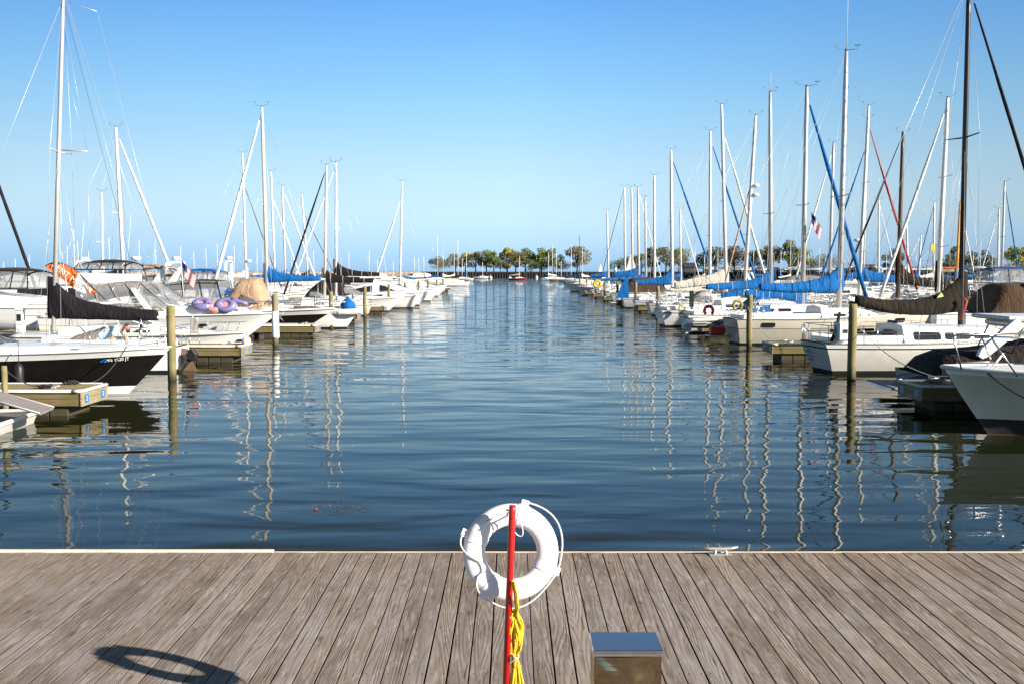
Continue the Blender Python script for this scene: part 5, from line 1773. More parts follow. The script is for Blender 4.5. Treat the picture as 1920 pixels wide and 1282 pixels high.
motorboat(dict(Y=83.0, dir=-1, xs=-21.9, L=9.5, B=3.2, label='white cruiser with a small radar tower left of the blue covered sailboat', group=G2,
    cabin=[(-.3, .8, .9), (.1, .7, .7), (.35, .35, .1)], arch=(-.31, -.33, .6, 4.2, .1, white), archw=.3, domes=((-.33, 0, 4.45, 1),), canvas=(-.4, -.1, .8, 2.6, c_blue)))
sailboat(dict(Y=70.0, dir=1, xs=xat(60, 70), L=11.0, B=3.4, mt=(217, 239), mb=(231, 505), mast=wmast, mr=.13, boom=(150, 520), cover=c_black, jib=(c_white, 318, 500), jr=.10, label='sailboat with a thick white mast and white furled jib behind the black boom cover', group=G2, radar=(0.02,)))
sailboat(dict(Y=56.0, dir=1, xs=-37, L=11.0, B=3.3, mt=(-50, 210), mb=(-50, 540), mast=alu, boom=None, jib=(c_black, 78, 571), jr=.095, label='sailboat at the left edge with a thick dark furled headsail', group=G2))
sailboat(dict(Y=95.0, dir=1, xs=xat(330, 95), L=11, B=3.4, mt=(455, 287), mb=(461, 510), mast=wmast, mr=.11, boom=(420, 520), cover=c_white, jib=(dmast, 517, 512), jr=.05, jf=.22, radar=(0.22,), label='sailboat with white mast carrying a radar dome low on the left', group=G2))
sailboat(dict(Y=104.0, dir=1, xs=xat(400, 104), L=11, B=3.4, mt=(508, 322), mb=(515, 512), mast=wmast, mr=.11, boom=(470, 520), cover=c_blue, jib=(c_white, 560, 512), jr=.09, jf=.2, label='sailboat with a white mast just right of the tall buff mast', group=G2))
sailboat(dict(Y=113.0, dir=1, xs=xat(430, 113), L=10.5, B=3.3, mt=(529, 349), mb=(535, 512), mast=tmast, mr=.12, boom=(495, 520), cover=c_blue, jib=(c_white, 588, 512), jr=.09, label='sailboat with a buff mast in the middle of the left cluster', group=G2))
sailboat(dict(Y=122.0, dir=1, xs=xat(470, 122), L=10.5, B=3.3, mt=(566, 364), mb=(577, 512), mast=wmast, mr=.11, boom=(540, 520), cover=c_black, jib=(dmast, 626, 512), jr=.05, jf=.2, label='sailboat with a white mast leaning left beside the black furled jib', group=G2))
sailboat(dict(Y=92.0, dir=1, xs=xat(110, 92), L=11, B=3.4, mt=(191, 360), mb=(192, 500), mast=wmast, mr=.10, boom=(150, 515), cover=c_white, label='sailboat with a white mast above the black enclosed flybridge', group=G2))

# ------------------------------------------------------------------ RIGHT SIDE
# near cabin cruiser, bow towards the channel
r_, h = motorboat(dict(Y=20.6, dir=-1, xb=xat(1772, 20.6), L=9.0, B=2.8, fs=1.2, fb=1.42, over=1.35, draft=0.5, band=0.14, boot=0.34, mats=(antifoul_r, antifoul_k, cream, white), rubr=0.05, railmat=whitep,
    label='cream hulled motorboat with a white deck edge, its bow entering at the lower right', group=GR, camber=.10, rail=None, cabin=[(-.48, .85, 1.75), (-.06, .85, 1.7), (.02, .75, .9), (.14, .5, .1)], fly=(-.48, -.08, 2.95, 3.8, .8), top=('open', -.46, -.12, .8, 5.2, c_tan), framez=2.0))  # out-of-view cabin, flybridge and top added to shade the front right dock
def W2L(root, p):
    bpy.context.view_layer.update()
    return root.matrix_world.inverted() @ Vector(p)
mb = MB()
rt = [W2L(r_, at(1780, 629, 20.0)), W2L(r_, at(1850, 631, 19.7)), W2L(r_, at(1960, 635, 19.4))]
rb = [W2L(r_, at(1780, 629, 21.2)), W2L(r_, at(1850, 627, 21.5)), W2L(r_, at(1960, 625, 21.8))]
mb.tube([rt[2], rt[1], rt[0], rb[0], rb[1], rb[2]], 0.018, 8); mb.build('bow_rail', steel, r_)
for a, b in ((at(1787, 632, 20.0), at(1803, 692, 20.2)), (at(1859, 634, 19.7), at(1908, 705, 19.6)), (at(1840, 630, 21.3), at(1864, 688, 21.2))):
    mb = MB(); mb.tube([W2L(r_, a), W2L(r_, b)], 0.018, 8); mb.build('rail_stanchion', steel, r_)
mb = MB(); n = h.top(0.93, 1, 0, 0.10); n.y = 0
mb.tube([n + Vector((.35, 0, .0)), n + Vector((-.2, 0, 0.02)), n + Vector((-.5, 0, .02))], .022, 6)
mb.slab([n + Vector((-.4, 0.16, .03)), n + Vector((-.62, 0, .20)), n + Vector((-.4, -.16, .03)), n + Vector((-.48, 0, .03))], (0.02, 0, .02)); mb.build('anchor', M('galvanised_anchor', (0.4, 0.4, 0.4), 0.5, 0.6), r_)
line('l', [at(1852, 699, 20.2), at(1935, 752, 19.3)], rope_k, 'dark mooring line drooping over the cream hull at the right edge', .016, .05)

# covered tow boat with white tower
r_, h = motorboat(dict(Y=27.4, dir=1, xs=xat(1712, 27.4), L=7.4, B=2.5, fs=.62, fb=.95, over=1.2, boot=.06, mats=(antifoul_k, black, black, navy), deckmat=black, railmat=steel, rubr=.03, label='low black tow boat under a dark fitted cover with a white tower', group=GR,
    platform=0.85, platmat=M('ribbed_grey_ramp', (0.23, 0.21, 0.215), 0.6, var=0.15)))
mb = MB(); secs = []
for (x, hh, w_) in ((-3.55, .05, 1.05), (-3.25, .45, 1.12), (-2.8, .62, 1.15), (-1.9, .66, 1.18), (-.6, .78, 1.2), (.5, 1.02, 1.18), (1.3, .72, 1.05), (2.5, .35, .7), (3.4, .08, .25)):
    z0 = h.sheer(t_of(h, x)) - .02
    secs.append([Vector((x, w_ * (abs(math.cos(PI * j / 12)) ** .5) * (1 if math.cos(PI * j / 12) > 0 else -1), z0 + hh * max(0.0, math.sin(PI * j / 12)) ** .6)) for j in range(13)])
mb.loft(secs, caps=True); mb.build('boat_cover', cloth('dark_fitted_cover', (0.018, 0.012, 0.011)), r_)
mb = MB(); mb.box(-4.57, -4.55, -.9, .9, .2, .27); mb.build('platform_trim', steel, r_)
# tower: broad slanted leg and flat wing above
for yy in (26.35,):
    A, B_ = W2L(r_, at(1845, 660, 26.35)), W2L(r_, at(1912, 604, 26.35))
    A.y = B_.y = (yy - 27.4)
    d = (B_ - A).normalized(); n = Vector((-d.z, 0, d.x)) * 0.14
    mb = MB(); mb.slab([A - n * .6 - d * .16, A - n * 1.0, B_ - n * 1.1, B_ + n * 1.1, A + n * 1.0, A + n * .3 - d * .2], (0, .16, 0)); mb.build('tower_leg', white, r_)
mb = MB()
a_ = W2L(r_, at(1854, 592, 27.4)).x; z_ = zat(592, 27.4)
mb.box(a_, a_ + 2.6, -1.1, 1.1, z_ - .10, z_ + .02, bev=.05); mb.box(a_ + .35, a_ + 2.4, -1.0, 1.0, z_ - .30, z_ - .12, bev=.06)
mb.build('tower_top', white, r_)
for s_ in (-1, 1):
    mb = MB(); mb.tube([(a_ + .5, s_ * .95, z_ - .2), (a_ + .15, s_ * 1.0, z_ - 1.0)], .02, 6); mb.build('tower_strut', blackp, r_)

# white sloop with the dark brown cover
S2 = dict(Y=34.2, dir=1, xs=xat(1509, 34.2), L=10.2, B=3.1, fs=1.0, fb=1.25, yaw=R(9), tr=-0.55, boot=.12, mt=(1818, -40), mb=(1802, 612), mast=dmast, mr=.095, spr=(0.55,),
    boom=(1592, 567), by=577, cover=c_brown, hm=1.25, h0=.50, w0=.16, sag=.24, seed=8, ties=False, lower=.05, jib=(c_black, 1924, 282), jr=.06, ch=.50, xc0=-2.35, cw=.68,
    mats=(antifoul_k, antifoul_k, offwhite, navy), stripe=(.80, .85), railmat=M('perforated_toe_rail', (.35, .35, .36), .4, .6, scale=20, var=.5), wire=wire, wr=.008,
    wins=[(-2.0, -1.02, .28, .88), (-.86, .08, .28, .88), (.24, .85, .30, .86)], label='white sloop with black mast, dark brown sail cover and black side stripe', group=GR)
r2, h2, (lx2, foot2, tip2, w2, xc2) = sailboat(S2)
for (z_, t_, s_) in ((.64, 'C  YACHT', .13), (.44, 'RACINE', .10)):
    pass
mtx = basis(Vector((-5.1 - .02 - .10, .45, .56)), (0, -1, 0), (.30, 0, 1))
for i, (ln, sz) in enumerate((("Sailing", .13), ("Away", .13), ("MILW", .09))):
    pass
# scribbled script of the name on the transom: unreadable short strokes, three lines
rnd = random.Random(5)
for i in range(3):
    mb = MB()
    for j in range(9 - i):
        y0 = .98 - .10 * j; z0 = .66 - .14 * i
        xo = -5.1 - .55 * 0 - .02
        def tp(y, z):
            f = (z + .45) / (1.01 + .45)
            return Vector((-5.1 + .55 * (1 - f) - .025, y, z))
        p = [tp(y0 + rnd.uniform(-.03, .03), z0 + rnd.uniform(-.045, .045)) for _ in range(3)]
        mb.tube(p, .007, 4)
    mb.build('transom_script', M('faded_navy_script', (.10, .11, .18), .6), r2)
mb = MB()
for yy in (.52, .72):
    mb.tube([(-5.12, yy, 1.0), (-5.16, yy, 1.58)], .014, 6); mb.tube([(-5.14, yy, 1.0), (-4.98, yy, .70)], .012, 6)
for z_ in (.74, .9): mb.tube([(-5.04, .52, z_), (-5.04, .72, z_)], .014, 6)
mb.build('stern_ladder', steel, r2)
mb = MB(); mb.box(-4.75, -4.35, -1.15, -.72, 1.12, 1.75, bev=.05); mb.build('rail_locker', whitep, r2)
mb = MB(); mb.box(-4.62, -4.46, -1.165, -1.155, 1.38, 1.50); mb.build('locker_latch', blackp, r2)
mb = MB(); mb.tube([(-4.9, -.9, 1.1), (-4.72, -.9, 1.5), (-4.62, -.9, 2.05)], [.05, .06, .045], 8); mb.build('rail_pole_cover', c_black, r2)
mb = MB(); mb.slab([(-2.48, -.32, 1.08), (-2.48, .32, 1.08), (-2.20, .32, 1.72), (-2.20, -.32, 1.72)], (.03, 0, 0)); mb.build('companionway', M('smoked_brown_hatch', (.09, .045, .03), .15), r2)
for s_ in (-1, 1):
    mb = MB(); mb.tube([(-4.1, s_ * .75, 1.34), (-2.5, s_ * .75, 1.36)], .05, 8); mb.build('cockpit_cushion', c_black, r2)
mb = MB(); q = Vector((foot2.x - .9, -.19, zat(555, 34))); mb.slab([q + Vector((-.14, 0, -.08)), q + Vector((.12, 0, -.02)), q + Vector((.02, 0, .12))], (0, .02, 0)); mb.build('sail_badge', M('lime_white_badge', (.62, .68, .25), .6, scale=9, var=.5), r2)
line('l', [at(1609, 612, 31.4), (10.9, 25.5, .68)], rope_w, 'long pale line from the first right piling to the front right dock', .012, .25)
line('l', [at(1400, 572, 45.0), (xat(1448, 39), 39.0, .68)], rope_w, 'pale line from the second right piling to its finger dock', .012, .2)
mb = MB(); mb.tube([W2L(r2, at(1801, 600, 33.9)), W2L(r2, at(1812, 565, 33.9)), W2L(r2, at(1806, 560, 33.9))], .06, 8); mb.build('red_halyard_bag', M('red_brown_canvas', (.30, .06, .03), .8), r2)

# cream sloop with the long blue cover, outboard bracket and dinghy
r3, h3, (lx3, foot3, tip3, w3, xc3) = sailboat(dict(Y=47.3, dir=1, xs=xat(1362, 47.3), L=10.0, B=3.3, fs=1.15, fb=1.50, yaw=R(7), tr=-.35, boot=.08, mt=(1588, 96), mb=(1574, 560), mast=alu, mr=.125, spr=(.44,), steps=15,
    boom=(1418, 541), by=544, cover=c_blue, hm=1.25, h0=.48, w0=.17, seed=9, sag=.08, ch=.45, xc0=-.9, mats=(antifoul_k, antifoul_k, cream, M('grey_stripe', (.12, .12, .13), .4)), stripe=(.60, .63), antenna=3.6,
    wins=[(-.3, .3, .3, .7), (1.0, 1.6, .3, .7), (2.2, 2.7, .3, .7)], label='cream sloop with stepped mast, long blue sail cover and red fuel tank at the stern', group=GR, gear=1.3))
for x in (-3.6, -.2, 3.0):
    zc = h3.sheer(t_of(h3, x)) * .80
    def onhull(a, b):
        q = h3.P(t_of(h3, x + a), zc + b, -1); f_ = (x + a) - q.x
        q = h3.P(t_of(h3, x + a + f_), zc + b, -1); q.y -= .015; return q
    mb = MB(); mb.slab([onhull(a, b) for a, b in ((-.3, -.06), (-.26, -.10), (.26, -.10), (.3, -.06), (.3, .06), (.26, .10), (-.26, .10), (-.3, .06))], (0, .02, 0)); mb.build('hull_portlight', glass, r3)
mb = MB(); mb.box(-5.9, -4.85, .15, 1.0, .30, .36, bev=.02); mb.build('stern_shelf', greyhull, r3)
ft = empty('fuel_tank', r3.matrix_basis @ Vector((-5.4, .6, .365)), R(7), 'red portable fuel tank on the stern shelf of the cream sloop', 'fuel tank')
mb = MB(); mb.box(-.36, .36, -.2, .2, 0, .40, bev=.07); mb.build('body', redp, ft); mb = MB(); mb.tube([(-.15, 0, .40), (-.12, 0, .48), (.12, 0, .48), (.15, 0, .40)], .025, 6); mb.build('handle', blackp, ft)
dg = empty('dinghy', (xat(1345, 51), 50.6, .9), R(5), 'small white dinghy with a grey outboard hanging behind the cream sloop', 'dinghy', GR)
hh = Hull(3.0, 1.3, .0, .12, 'power', .4, over=.5, tr=.05)
build_hull(dg, hh, (offwhite, offwhite, white, white), boot=-.15); edge_rail(dg, hh, whitep, .04)
mb = MB(); mb.box(-1.4, 1.0, -.5, .5, -.25, -.2); mb.build('floor', greyhull, dg)
outboard(dg, -1.55, -.85, .95, M('light_grey_cowl', (.50, .50, .52), .35), 0.0)
def horseshoe(loc, label, mat, s=.34, full=False):
    root = empty('horseshoe_buoy', loc, 0, label, 'life buoy', 'life buoys on the rails')
    mb = MB(); n = 20; span = 2 * PI if full else 1.55 * PI
    pts = [Vector((s * math.cos(-PI / 2 + (2 * PI - span) / 2 + span * i / n), 0, s * math.sin(-PI / 2 + (2 * PI - span) / 2 + span * i / n))) for i in range(n + (0 if full else 1))]
    mb.tube(pts, s * .36, 9, closed=full); mb.build('float', mat, root)
horseshoe(at(1329, 583, 50.5), 'red horseshoe buoy on the rail left of the second right piling', redp, .22)
horseshoe(at(1383, 573, 47.0), 'olive yellow horseshoe buoy on the stern rail of the cream sloop', M('olive_foam', (.30, .26, .06), .7), .20)
horseshoe(at(1120, 533, 110.0), 'yellow ring buoy on the stern of a far right boat', yellowp, .36, True)
horseshoe(at(1279, 579, 60.0), 'small yellow horseshoe buoy on the rail left of the red one', yellowp, .18)

sailboat(dict(Y=55.3, dir=1, xs=xat(1277, 55.3), L=10.2, B=3.2, fs=1.0, fb=1.35, yaw=R(6), mt=(1515, 162), mb=(1507, 560), mast=alu, mr=.13, spr=(.46,), boom=(1395, 556), by=556, cover=c_blue, hm=1.1, h0=.62, seed=10, lower=.5,
    jib=(c_blue, 1631, 555), jr=.115, jf=.035, label='white sailboat with a thick blue furled jib and blue boom cover', group=GR, gear=1.4, dodger=c_blue))
r4 = bpy.data.objects['sailboat'] if False else None
sailboat(dict(Y=62.0, dir=1, xs=xat(1212, 62) + .6, L=10.0, B=3.2, fs=1.0, fb=1.3, yaw=R(6), mt=(1446, 172), mb=(1447, 540), mast=alu, mr=.13, spr=(.42,), boom=(1322, 540), by=541, cover=c_blue, hm=1.4, h0=.45, seed=11, antenna=1.3, bimini=None,
    label='white sailboat with a tall grey mast and blue cover beside the red buoy', group=GR, mats=(antifoul_k, antifoul_r, white, navy)))
sailboat(dict(Y=69.5, dir=1, xs=xat(1232, 69.5), L=9.8, B=3.1, mt=(1417, 217), mb=(1396, 540), mast=wmast, mr=.13, boom=(1352, 556), by=552, cover=c_blue, hm=1.7, h0=.4, seed=12, steps=7, radar=(.57, .62), spr=(.35,),
    jib=(c_tan, 1360, 530), jf=.36, jr=.06, label='sailboat with a raked white mast carrying two radar domes', group=GR))
sailboat(dict(Y=76.3, dir=1, xs=xat(1213, 76.3), L=10.5, B=3.3, mt=(1353, 196), mb=(1361, 520), mast=wmast, mr=.13, boom=(1264, 540), by=530, cover=c_cream, hm=1.3, h0=.8, seed=13, jib=(c_white, 1435, 519), jf=.13, jr=.09,
    label='sailboat with a tall white mast and a thick cream sail cover', group=GR, dodger=c_grey, mats=(antifoul_k, navy, offwhite, navy)))
sailboat(dict(Y=83.5, dir=1, xs=xat(1188, 83.5), L=10.2, B=3.2, mt=(1332, 246), mb=(1331, 520), mast=wmast, mr=.13, boom=(1255, 545), by=545, cover=c_cream, jib=(c_blue, 1416, 519), jr=.08, jf=.05, hm=1.2, seed=14,
    label='sailboat with white mast and slim blue furled jib by the red brown tree', group=GR, spr=(.36,)))
sailboat(dict(Y=92.0, dir=1, xs=xat(1165, 92), L=10.0, B=3.2, mt=(1258, 281), mb=(1260, 520), mast=wmast, mr=.15, boom=(1188, 532), by=533, cover=c_blue, hm=1.9, h0=.55, seed=15, jib=(c_blue, 1329, 495), jr=.09, jf=.04,
    label='sailboat with a bright white mast and a tall blue mast collar', group=GR))
motorboat(dict(Y=99.0, dir=1, xs=xat(1156, 99), L=9.5, B=3.2, fs=1.2, fb=1.5, label='white motorboat with a brown black aft curtain and white hardtop edge', group=GR, cabin=[(-.05, .85, 1.5), (.12, .75, 1.0), (.36, .3, .1)],
    canvas=(-.46, -.02, .88, zat(521, 99), c_cocoa), cvk=3.0, cvd=.2, arch=(.06, -.06, .95, zat(520, 99) + .05, .12, white), archw=.35, platform=.7))
sailboat(dict(Y=104.5, dir=1, xs=xat(1145, 104.5), L=9.5, B=3.1, mt=(1227, 329), mb=(1227, 520), mast=wmast, mr=.14, boom=(1165, 528), cover=c_brown, hm=.8, seed=16, label='sailboat with white mast over a brown sail cover on the far right side', group=GR))
sailboat(dict(Y=111.5, dir=1, xs=xat(1135, 111.5), L=9.5, B=3.1, mt=(1210, 369), mb=(1211, 520), mast=alu, mr=.12, boom=(1160, 524), cover=c_blue, hm=.9, seed=17, label='sailboat with a short grey mast and blue cover on the far right side', group=GR))
sailboat(dict(Y=118.5, dir=1, xs=xat(1126, 118.5), L=9.5, B=3.1, mt=(1196, 351), mb=(1198, 520), mast=tmast, mr=.14, boom=(1150, 518), cover=c_blue, hm=1.4, h0=.8, seed=18, label='buff masted sailboat with bulky blue cover, rightmost of three similar masts', group=GR, jib=(c_white, 1238, 515)))
sailboat(dict(Y=125.5, dir=1, xs=xat(1117, 125.5), L=9.5, B=3.1, mt=(1184, 351), mb=(1186, 520), mast=tmast, mr=.13, boom=(1135, 525), cover=c_blue, hm=1.0, seed=19, label='sailboat with a buff mast, middle one of three similar masts', group=GR))
sailboat(dict(Y=132.5, dir=1, xs=xat(1108, 132.5), L=9.5, B=3.1, mt=(1171, 351), mb=(1172, 520), mast=wmast, mr=.14, boom=(1115, 526), cover=c_blue, hm=1.0, seed=20, jib=(dmast, 1148, 440), jf=.0, jr=.04, label='sailboat with white mast, leftmost of three similar masts', group=GR))
motorboat(dict(Y=139.5, dir=-1, xb=xat(1080, 139.5), L=8.5, B=2.8, label='grey white speedboat with an orange cushion in the far right berths', group=GR, cabin=[(-.1, .7, .4), (.3, .3, .05)], rail=(.5, .97, .5)))
sailboat(dict(Y=150.0, dir=1, xs=xat(1092, 150), L=9.5, B=3.1, mt=(1138, 395), mb=(1141, 520), mast=wmast, mr=.15, boom=(1107, 519), cover=c_blue, hm=.9, h0=.6, seed=21, label='leftmost tall white masted sailboat of the right row', group=GR))
motorboat(dict(Y=163.0, dir=-1, xb=xat(1059, 163), L=8.5, B=2.8, fs=1.0, fb=1.4, label='white sport fisher with a bow rail at the far end of the right row', group=GR, cabin=[(-.2, .8, .8), (.1, .7, .7), (.35, .3, .05)], rail=(.3, .97, .6), arch=(-.2, -.3, .8, 3.2, .1, white)))
tb = empty('tiller_cover', at(1168, 556, 84.0), 0, 'upright blue canvas fin cover on the dock near the fifth right piling', 'cover')
mb = MB(); mb.slab([(-.55, 0, -.15), (.5, 0, -.15), (.42, 0, 1.55), (.30, 0, 1.62), (-.1, 0, 1.0)], (0, .30, 0)); mb.build('cloth', c_blue, tb)

# second row right
G3 = 'boats on the far side of the right walkway'
sailboat(dict(Y=68.0, dir=-1, xs=xat(1790, 68), L=10.6, B=3.2, mt=(1693, 249), mb=(1683, 560), mast=bmast, mr=.14, boom=(1760, 538), by=530, cover=c_brown, hm=1.9, h0=.6, seed=31, jib=(c_black, 1586, 519), jr=.07, jf=.01, label='sailboat with brown mast, brown cover and a black furled jib', group=G3, spr=(.2,)))
sailboat(dict(Y=60.5, dir=-1, xs=xat(1885, 60.5), L=11, B=3.3, mt=(1777, 184), mb=(1757, 575), mast=wmast, mr=.14, boom=(1830, 555), by=545, cover=c_black, hm=1.8, h0=.5, seed=32, jib=(c_white, 1652, 552), jr=.10, jf=.03, label='sailboat with white mast, black boot at its foot and a white furled jib', group=G3, spr=(.28, .62)))
sailboat(dict(Y=75.5, dir=-1, xs=xat(1720, 75.5), L=10.5, B=3.2, mt=(1629, 199), mb=(1610, 560), mast=wmast, mr=.14, boom=(1682, 528), by=526, cover=c_blue, hm=1.1, h0=.8, seed=33, jib=(c_blue, 1541, 519), jr=.075, jf=.2, radar=(.30,), label='sailboat with a white raked mast and a radar dome, blue boom cover', group=G3, spr=(.24, .6)))
sailboat(dict(Y=84.0, dir=1, xs=xat(1545, 84), L=10.5, B=3.2, mt=(1627, 222), mb=(1618, 560), mast=wmast, mr=.06, boom=(1560, 520), cover=c_blue, jib=(c_red, 1722, 552), jr=.10, jf=.02, seed=34, label='sailboat with a thick red furled jib', group=G3))
sailboat(dict(Y=92.0, dir=-1, xs=xat(1640, 92), L=10, B=3.2, mt=(1563, 268), mb=(1555, 540), mast=alu, mr=.15, boom=(1600, 525), cover=c_blue, seed=35, jib=(c_white, 1494, 515), jf=.03, jr=.08, label='sailboat with a grey mast just left of the stepped mast', group=G3, spr=(.35,)))
for (Yc, mt_, mb_, mast_, bm_, cv_, sd_, lb) in (
    (112, (1648, 375), (1647, 512), wmast, (1618, 518), c_blue, 41, 'sailboat with a white mast left of the lone roadside tree'),
    (118, (1752, 379), (1750, 512), wmast, (1724, 520), c_white, 42, 'sailboat with a slim white mast left of the yellow pennant'),
    (100, (1800, 380), (1794, 512), omast, (1830, 520), c_blue, 43, 'sailboat with an orange mast beside the big black mast'),
    (105, (1873, 392), (1871, 512), wmast, (1850, 520), c_white, 44, 'sailboat with a short white mast near the yellow green tree'),
    (96, (1884, 341), (1878, 512), alu, (1850, 525), c_blue, 45, 'sailboat with a grey mast in front of the yellow green tree'),
    (120, (1727, 440), (1723, 512), wmast, (1700, 520), c_blue, 46, 'sailboat with a very short white mast right of the red jib'),
    (128, (1275, 392), (1277, 512), wmast, (1255, 520), c_blue, 47, 'sailboat with a thin mast beside the dark roofed shed'),
    (110, (1700, 512 - 90), (1702, 512), wmast, (1680, 520), c_white, 48, 'sailboat with a pale mast between the brown and the white mast')):
    sailboat(dict(Y=Yc, dir=1 if sd_ % 2 else -1, xs=xat(mb_[0], Yc) + (-4.5 if sd_ % 2 else 4.5), L=9.0, B=3.0, mt=mt_, mb=mb_, mast=mast_, mr=.12, boom=bm_, cover=cv_, seed=sd_, label=lb, group=G3, ties=False, jib=(c_white if sd_ % 3 else c_blue, mb_[0] + (32 if sd_ % 2 else -32), 512), jr=.06))
# brown curtained cruiser behind the right walkway
motorboat(dict(Y=50.5, dir=1, xs=xat(1822, 50.5), L=11.5, B=3.6, fs=1.25, fb=1.7, label='large cruiser with cocoa brown aft curtains and a tan top at the right edge', group=G3, cabin=[(-.02, .85, .9), (.12, .8, .7), (.36, .35, .1)],
    canvas=(-.48, -.19, .90, zat(531, 50.5), c_cocoa), cvk=3.2, cvd=3.4, top=('enclosed', -.30, .05, .85, zat(526, 50.5), c_tan), framez=.4, arch=(-.12, -.30, .95, zat(530, 50.5), .10, white), archw=.32))
motorboat(dict(Y=80.0, dir=1, xs=xat(1820, 80), L=12, B=3.8, fs=1.4, fb=1.8, label='grey cruiser with a navy top and smoked curtains behind the brown one', group=G3, cabin=[(-.3, .85, .9), (.1, .8, .8), (.36, .35, .1)],
    top=('enclosed', -.42, -.02, .85, zat(500, 80), c_dblue), framez=.9))
motorboat(dict(Y=70.0, dir=1, xs=xat(1640, 70) + 6, L=8, B=3.0, fs=1.0, fb=1.4, label='white cabin boat with small square windows under the brown boom', group=G3, cabin=[(-.35, .85, .9), (.1, .7, .8), (.36, .35, .1)], wins=[(-.25, -.1, .3, .8), (-.05, .08, .3, .8)]))
us_flag(at(1521, 396, 55.0), 0.85, 'American flag hanging limp beside the tall grey mast', R(8), .9)
pn = empty('pennant', at(1746, 460, 110), 0, 'small yellow pennant flying from a thin staff', 'flag')
mb = MB(); mb.slab([(0, 0, .3), (0, 0, -.55), (.35, 0, -1.0), (.5, 0, -.2)], (0, .04, 0)); mb.build('cloth', cloth('yellow_flag', (.65, .55, .05)), pn)
mb = MB(); mb.tube([(0, 0, .35), (-.6, 0, -3.6)], .03, 5); mb.build('staff', dmast, pn)

# further cruisers filling the rows beyond both walkways
k = 0
for (Yc, side, L_, lb, ex) in (
    (90.0, -1, 10.5, 'white cruiser with a black canopy behind the first black sail cover', dict(top=('enclosed', -.42, -.05, .8, 3.1, c_black), framez=.7)),
    (98.0, -1, 9.5, 'white cruiser with a tan canopy left of the bucket cruiser', dict(top=('enclosed', -.40, -.05, .8, 2.8, c_tan), framez=.6)),
    (110.0, -1, 10.0, 'white cruiser with a white arch in the far left second row', dict(arch=(-.2, -.3, .85, 3.2, .12, white), archw=.4)),
    (127.0, -1, 10.0, 'white cruiser with a blue canopy in the far left second row', dict(top=('open', -.40, -.05, .8, 3.0, c_blue))),
    (137.0, -1, 9.0, 'plain white cruiser in the far left second row', dict()),
    (146.0, -1, 9.0, 'white cruiser with a grey canopy in the far left second row', dict(top=('open', -.4, -.05, .8, 2.8, c_grey))),
    (99.0, 1, 10.0, 'white cruiser with a black canopy beyond the right walkway', dict(top=('enclosed', -.42, -.05, .8, 3.1, c_black), framez=.7)),
    (106.0, 1, 10.0, 'white cruiser with a white arch beyond the right walkway', dict(arch=(-.2, -.3, .85, 3.2, .12, white), archw=.4)),
    (125.0, 1, 10.0, 'white cruiser with a blue canopy beyond the right walkway', dict(top=('open', -.40, -.05, .8, 3.0, c_blue))),
    (134.0, 1, 9.5, 'white cruiser with a tan canopy beyond the right walkway', dict(top=('enclosed', -.40, -.05, .8, 2.8, c_tan), framez=.6)),
    (143.0, 1, 9.5, 'plain white cruiser beyond the right walkway', dict()),
    (88.0, 1, 10.5, 'white cruiser with a grey canopy beyond the right walkway', dict(top=('enclosed', -.42, -.08, .8, 3.0, c_grey), framez=.7))):
    d = dict(Y=Yc, dir=side * (1 if k % 2 else -1), L=L_, B=3.3, fs=1.2, fb=1.5, label=lb, group=G2 if side < 0 else G3, cabin=[(-.3, .8, .7), (.1, .7, .6), (.36, .3, .08)], wins=[(-.2, -.02, .3, .8), (.02, .1, .3, .8)], rail=(.45, .97, .55))
    d['xs'] = (side * 23.2 if d['dir'] == side else side * (23.2 + L_))
    d.update(ex); motorboat(d); k += 1
# ------------------------------------------------------------------ banner
def banner():
    Y = 42.9
    base = at(206, 574, Y)
    root = empty('banner', base, 0, 'orange and white feather banner reading RENT ME leaning over the boats', 'banner')
    def L(px, py, dy=0): return at(px, py, Y) + Vector((0, dy, 0)) - base
    up = [(84, 500), (90, 496), (98, 493.5), (107, 493), (116, 494.5), (126, 498), (137, 504.5), (147, 512), (156, 520.5), (165, 530), (174, 540), (183, 548)]
    lo = [(86, 502), (90, 505), (97, 509.5), (105, 515.5), (113, 522), (121, 528.5), (129, 535), (138, 541), (147, 546), (157, 550), (169, 551.5), (183, 549)]
    og, wh = cloth('orange_banner', (0.80, 0.17, 0.03)), cloth('white_banner', (0.78, 0.78, 0.80))
    def seg(a, b, name, m):
        mb = MB()
        rows = []
        n = 4
        for i in range(a, b + 1):
            rows.append([L(*up[i]).lerp(L(*lo[i]), j / n) + Vector((0, 0.05 * math.sin(i * .8 + j), 0)) for j in range(n + 1)])
        mb.loft(rows); mb.loft([[p + Vector((0, .02, 0)) for p in r] for r in rows])
        return mb.build(name, m, root, fix=False)
    seg(0, 7, 'orange_panel', og); seg(7, 10, 'white_panel', wh); seg(10, 11, 'orange_tip', og)
    mb = MB(); mb.tube([L(*up[7], -.08), L(*lo[7], -.08)], .03, 5); mb.tube([L(*up[9], -.08) , L(*lo[10], -.08)], .03, 5); mb.build('stripe', og, root)
    mb = MB(); mb.tube([L(*p) for p in up] + [L(195, 560), Vector((0, 0, 0))], .022, 6); mb.build('pole', dmast, root)
    d = (L(147, 531) - L(100, 497))
    text_part('lettering', 'RENT ME!', 0.345, whitep, root, basis(L(127, 516, -.10), d, (-d.z, 0, d.x)), .006, sx=1.0)
    mb = MB(); c = L(155, 535, -.10)
    mb.tube([c + Vector((-.10, 0, .08)), c + Vector((.02, 0, .12)), c + Vector((.06, 0, 0)), c + Vector((-.06, 0, -.04))], .015, 5); mb.tube([c + Vector((.02, 0, -.05)), c + Vector((.12, 0, -.09))], .014, 5)
    mb.build('logo', M('grey_print', (.3, .3, .36), .7), root)
banner()

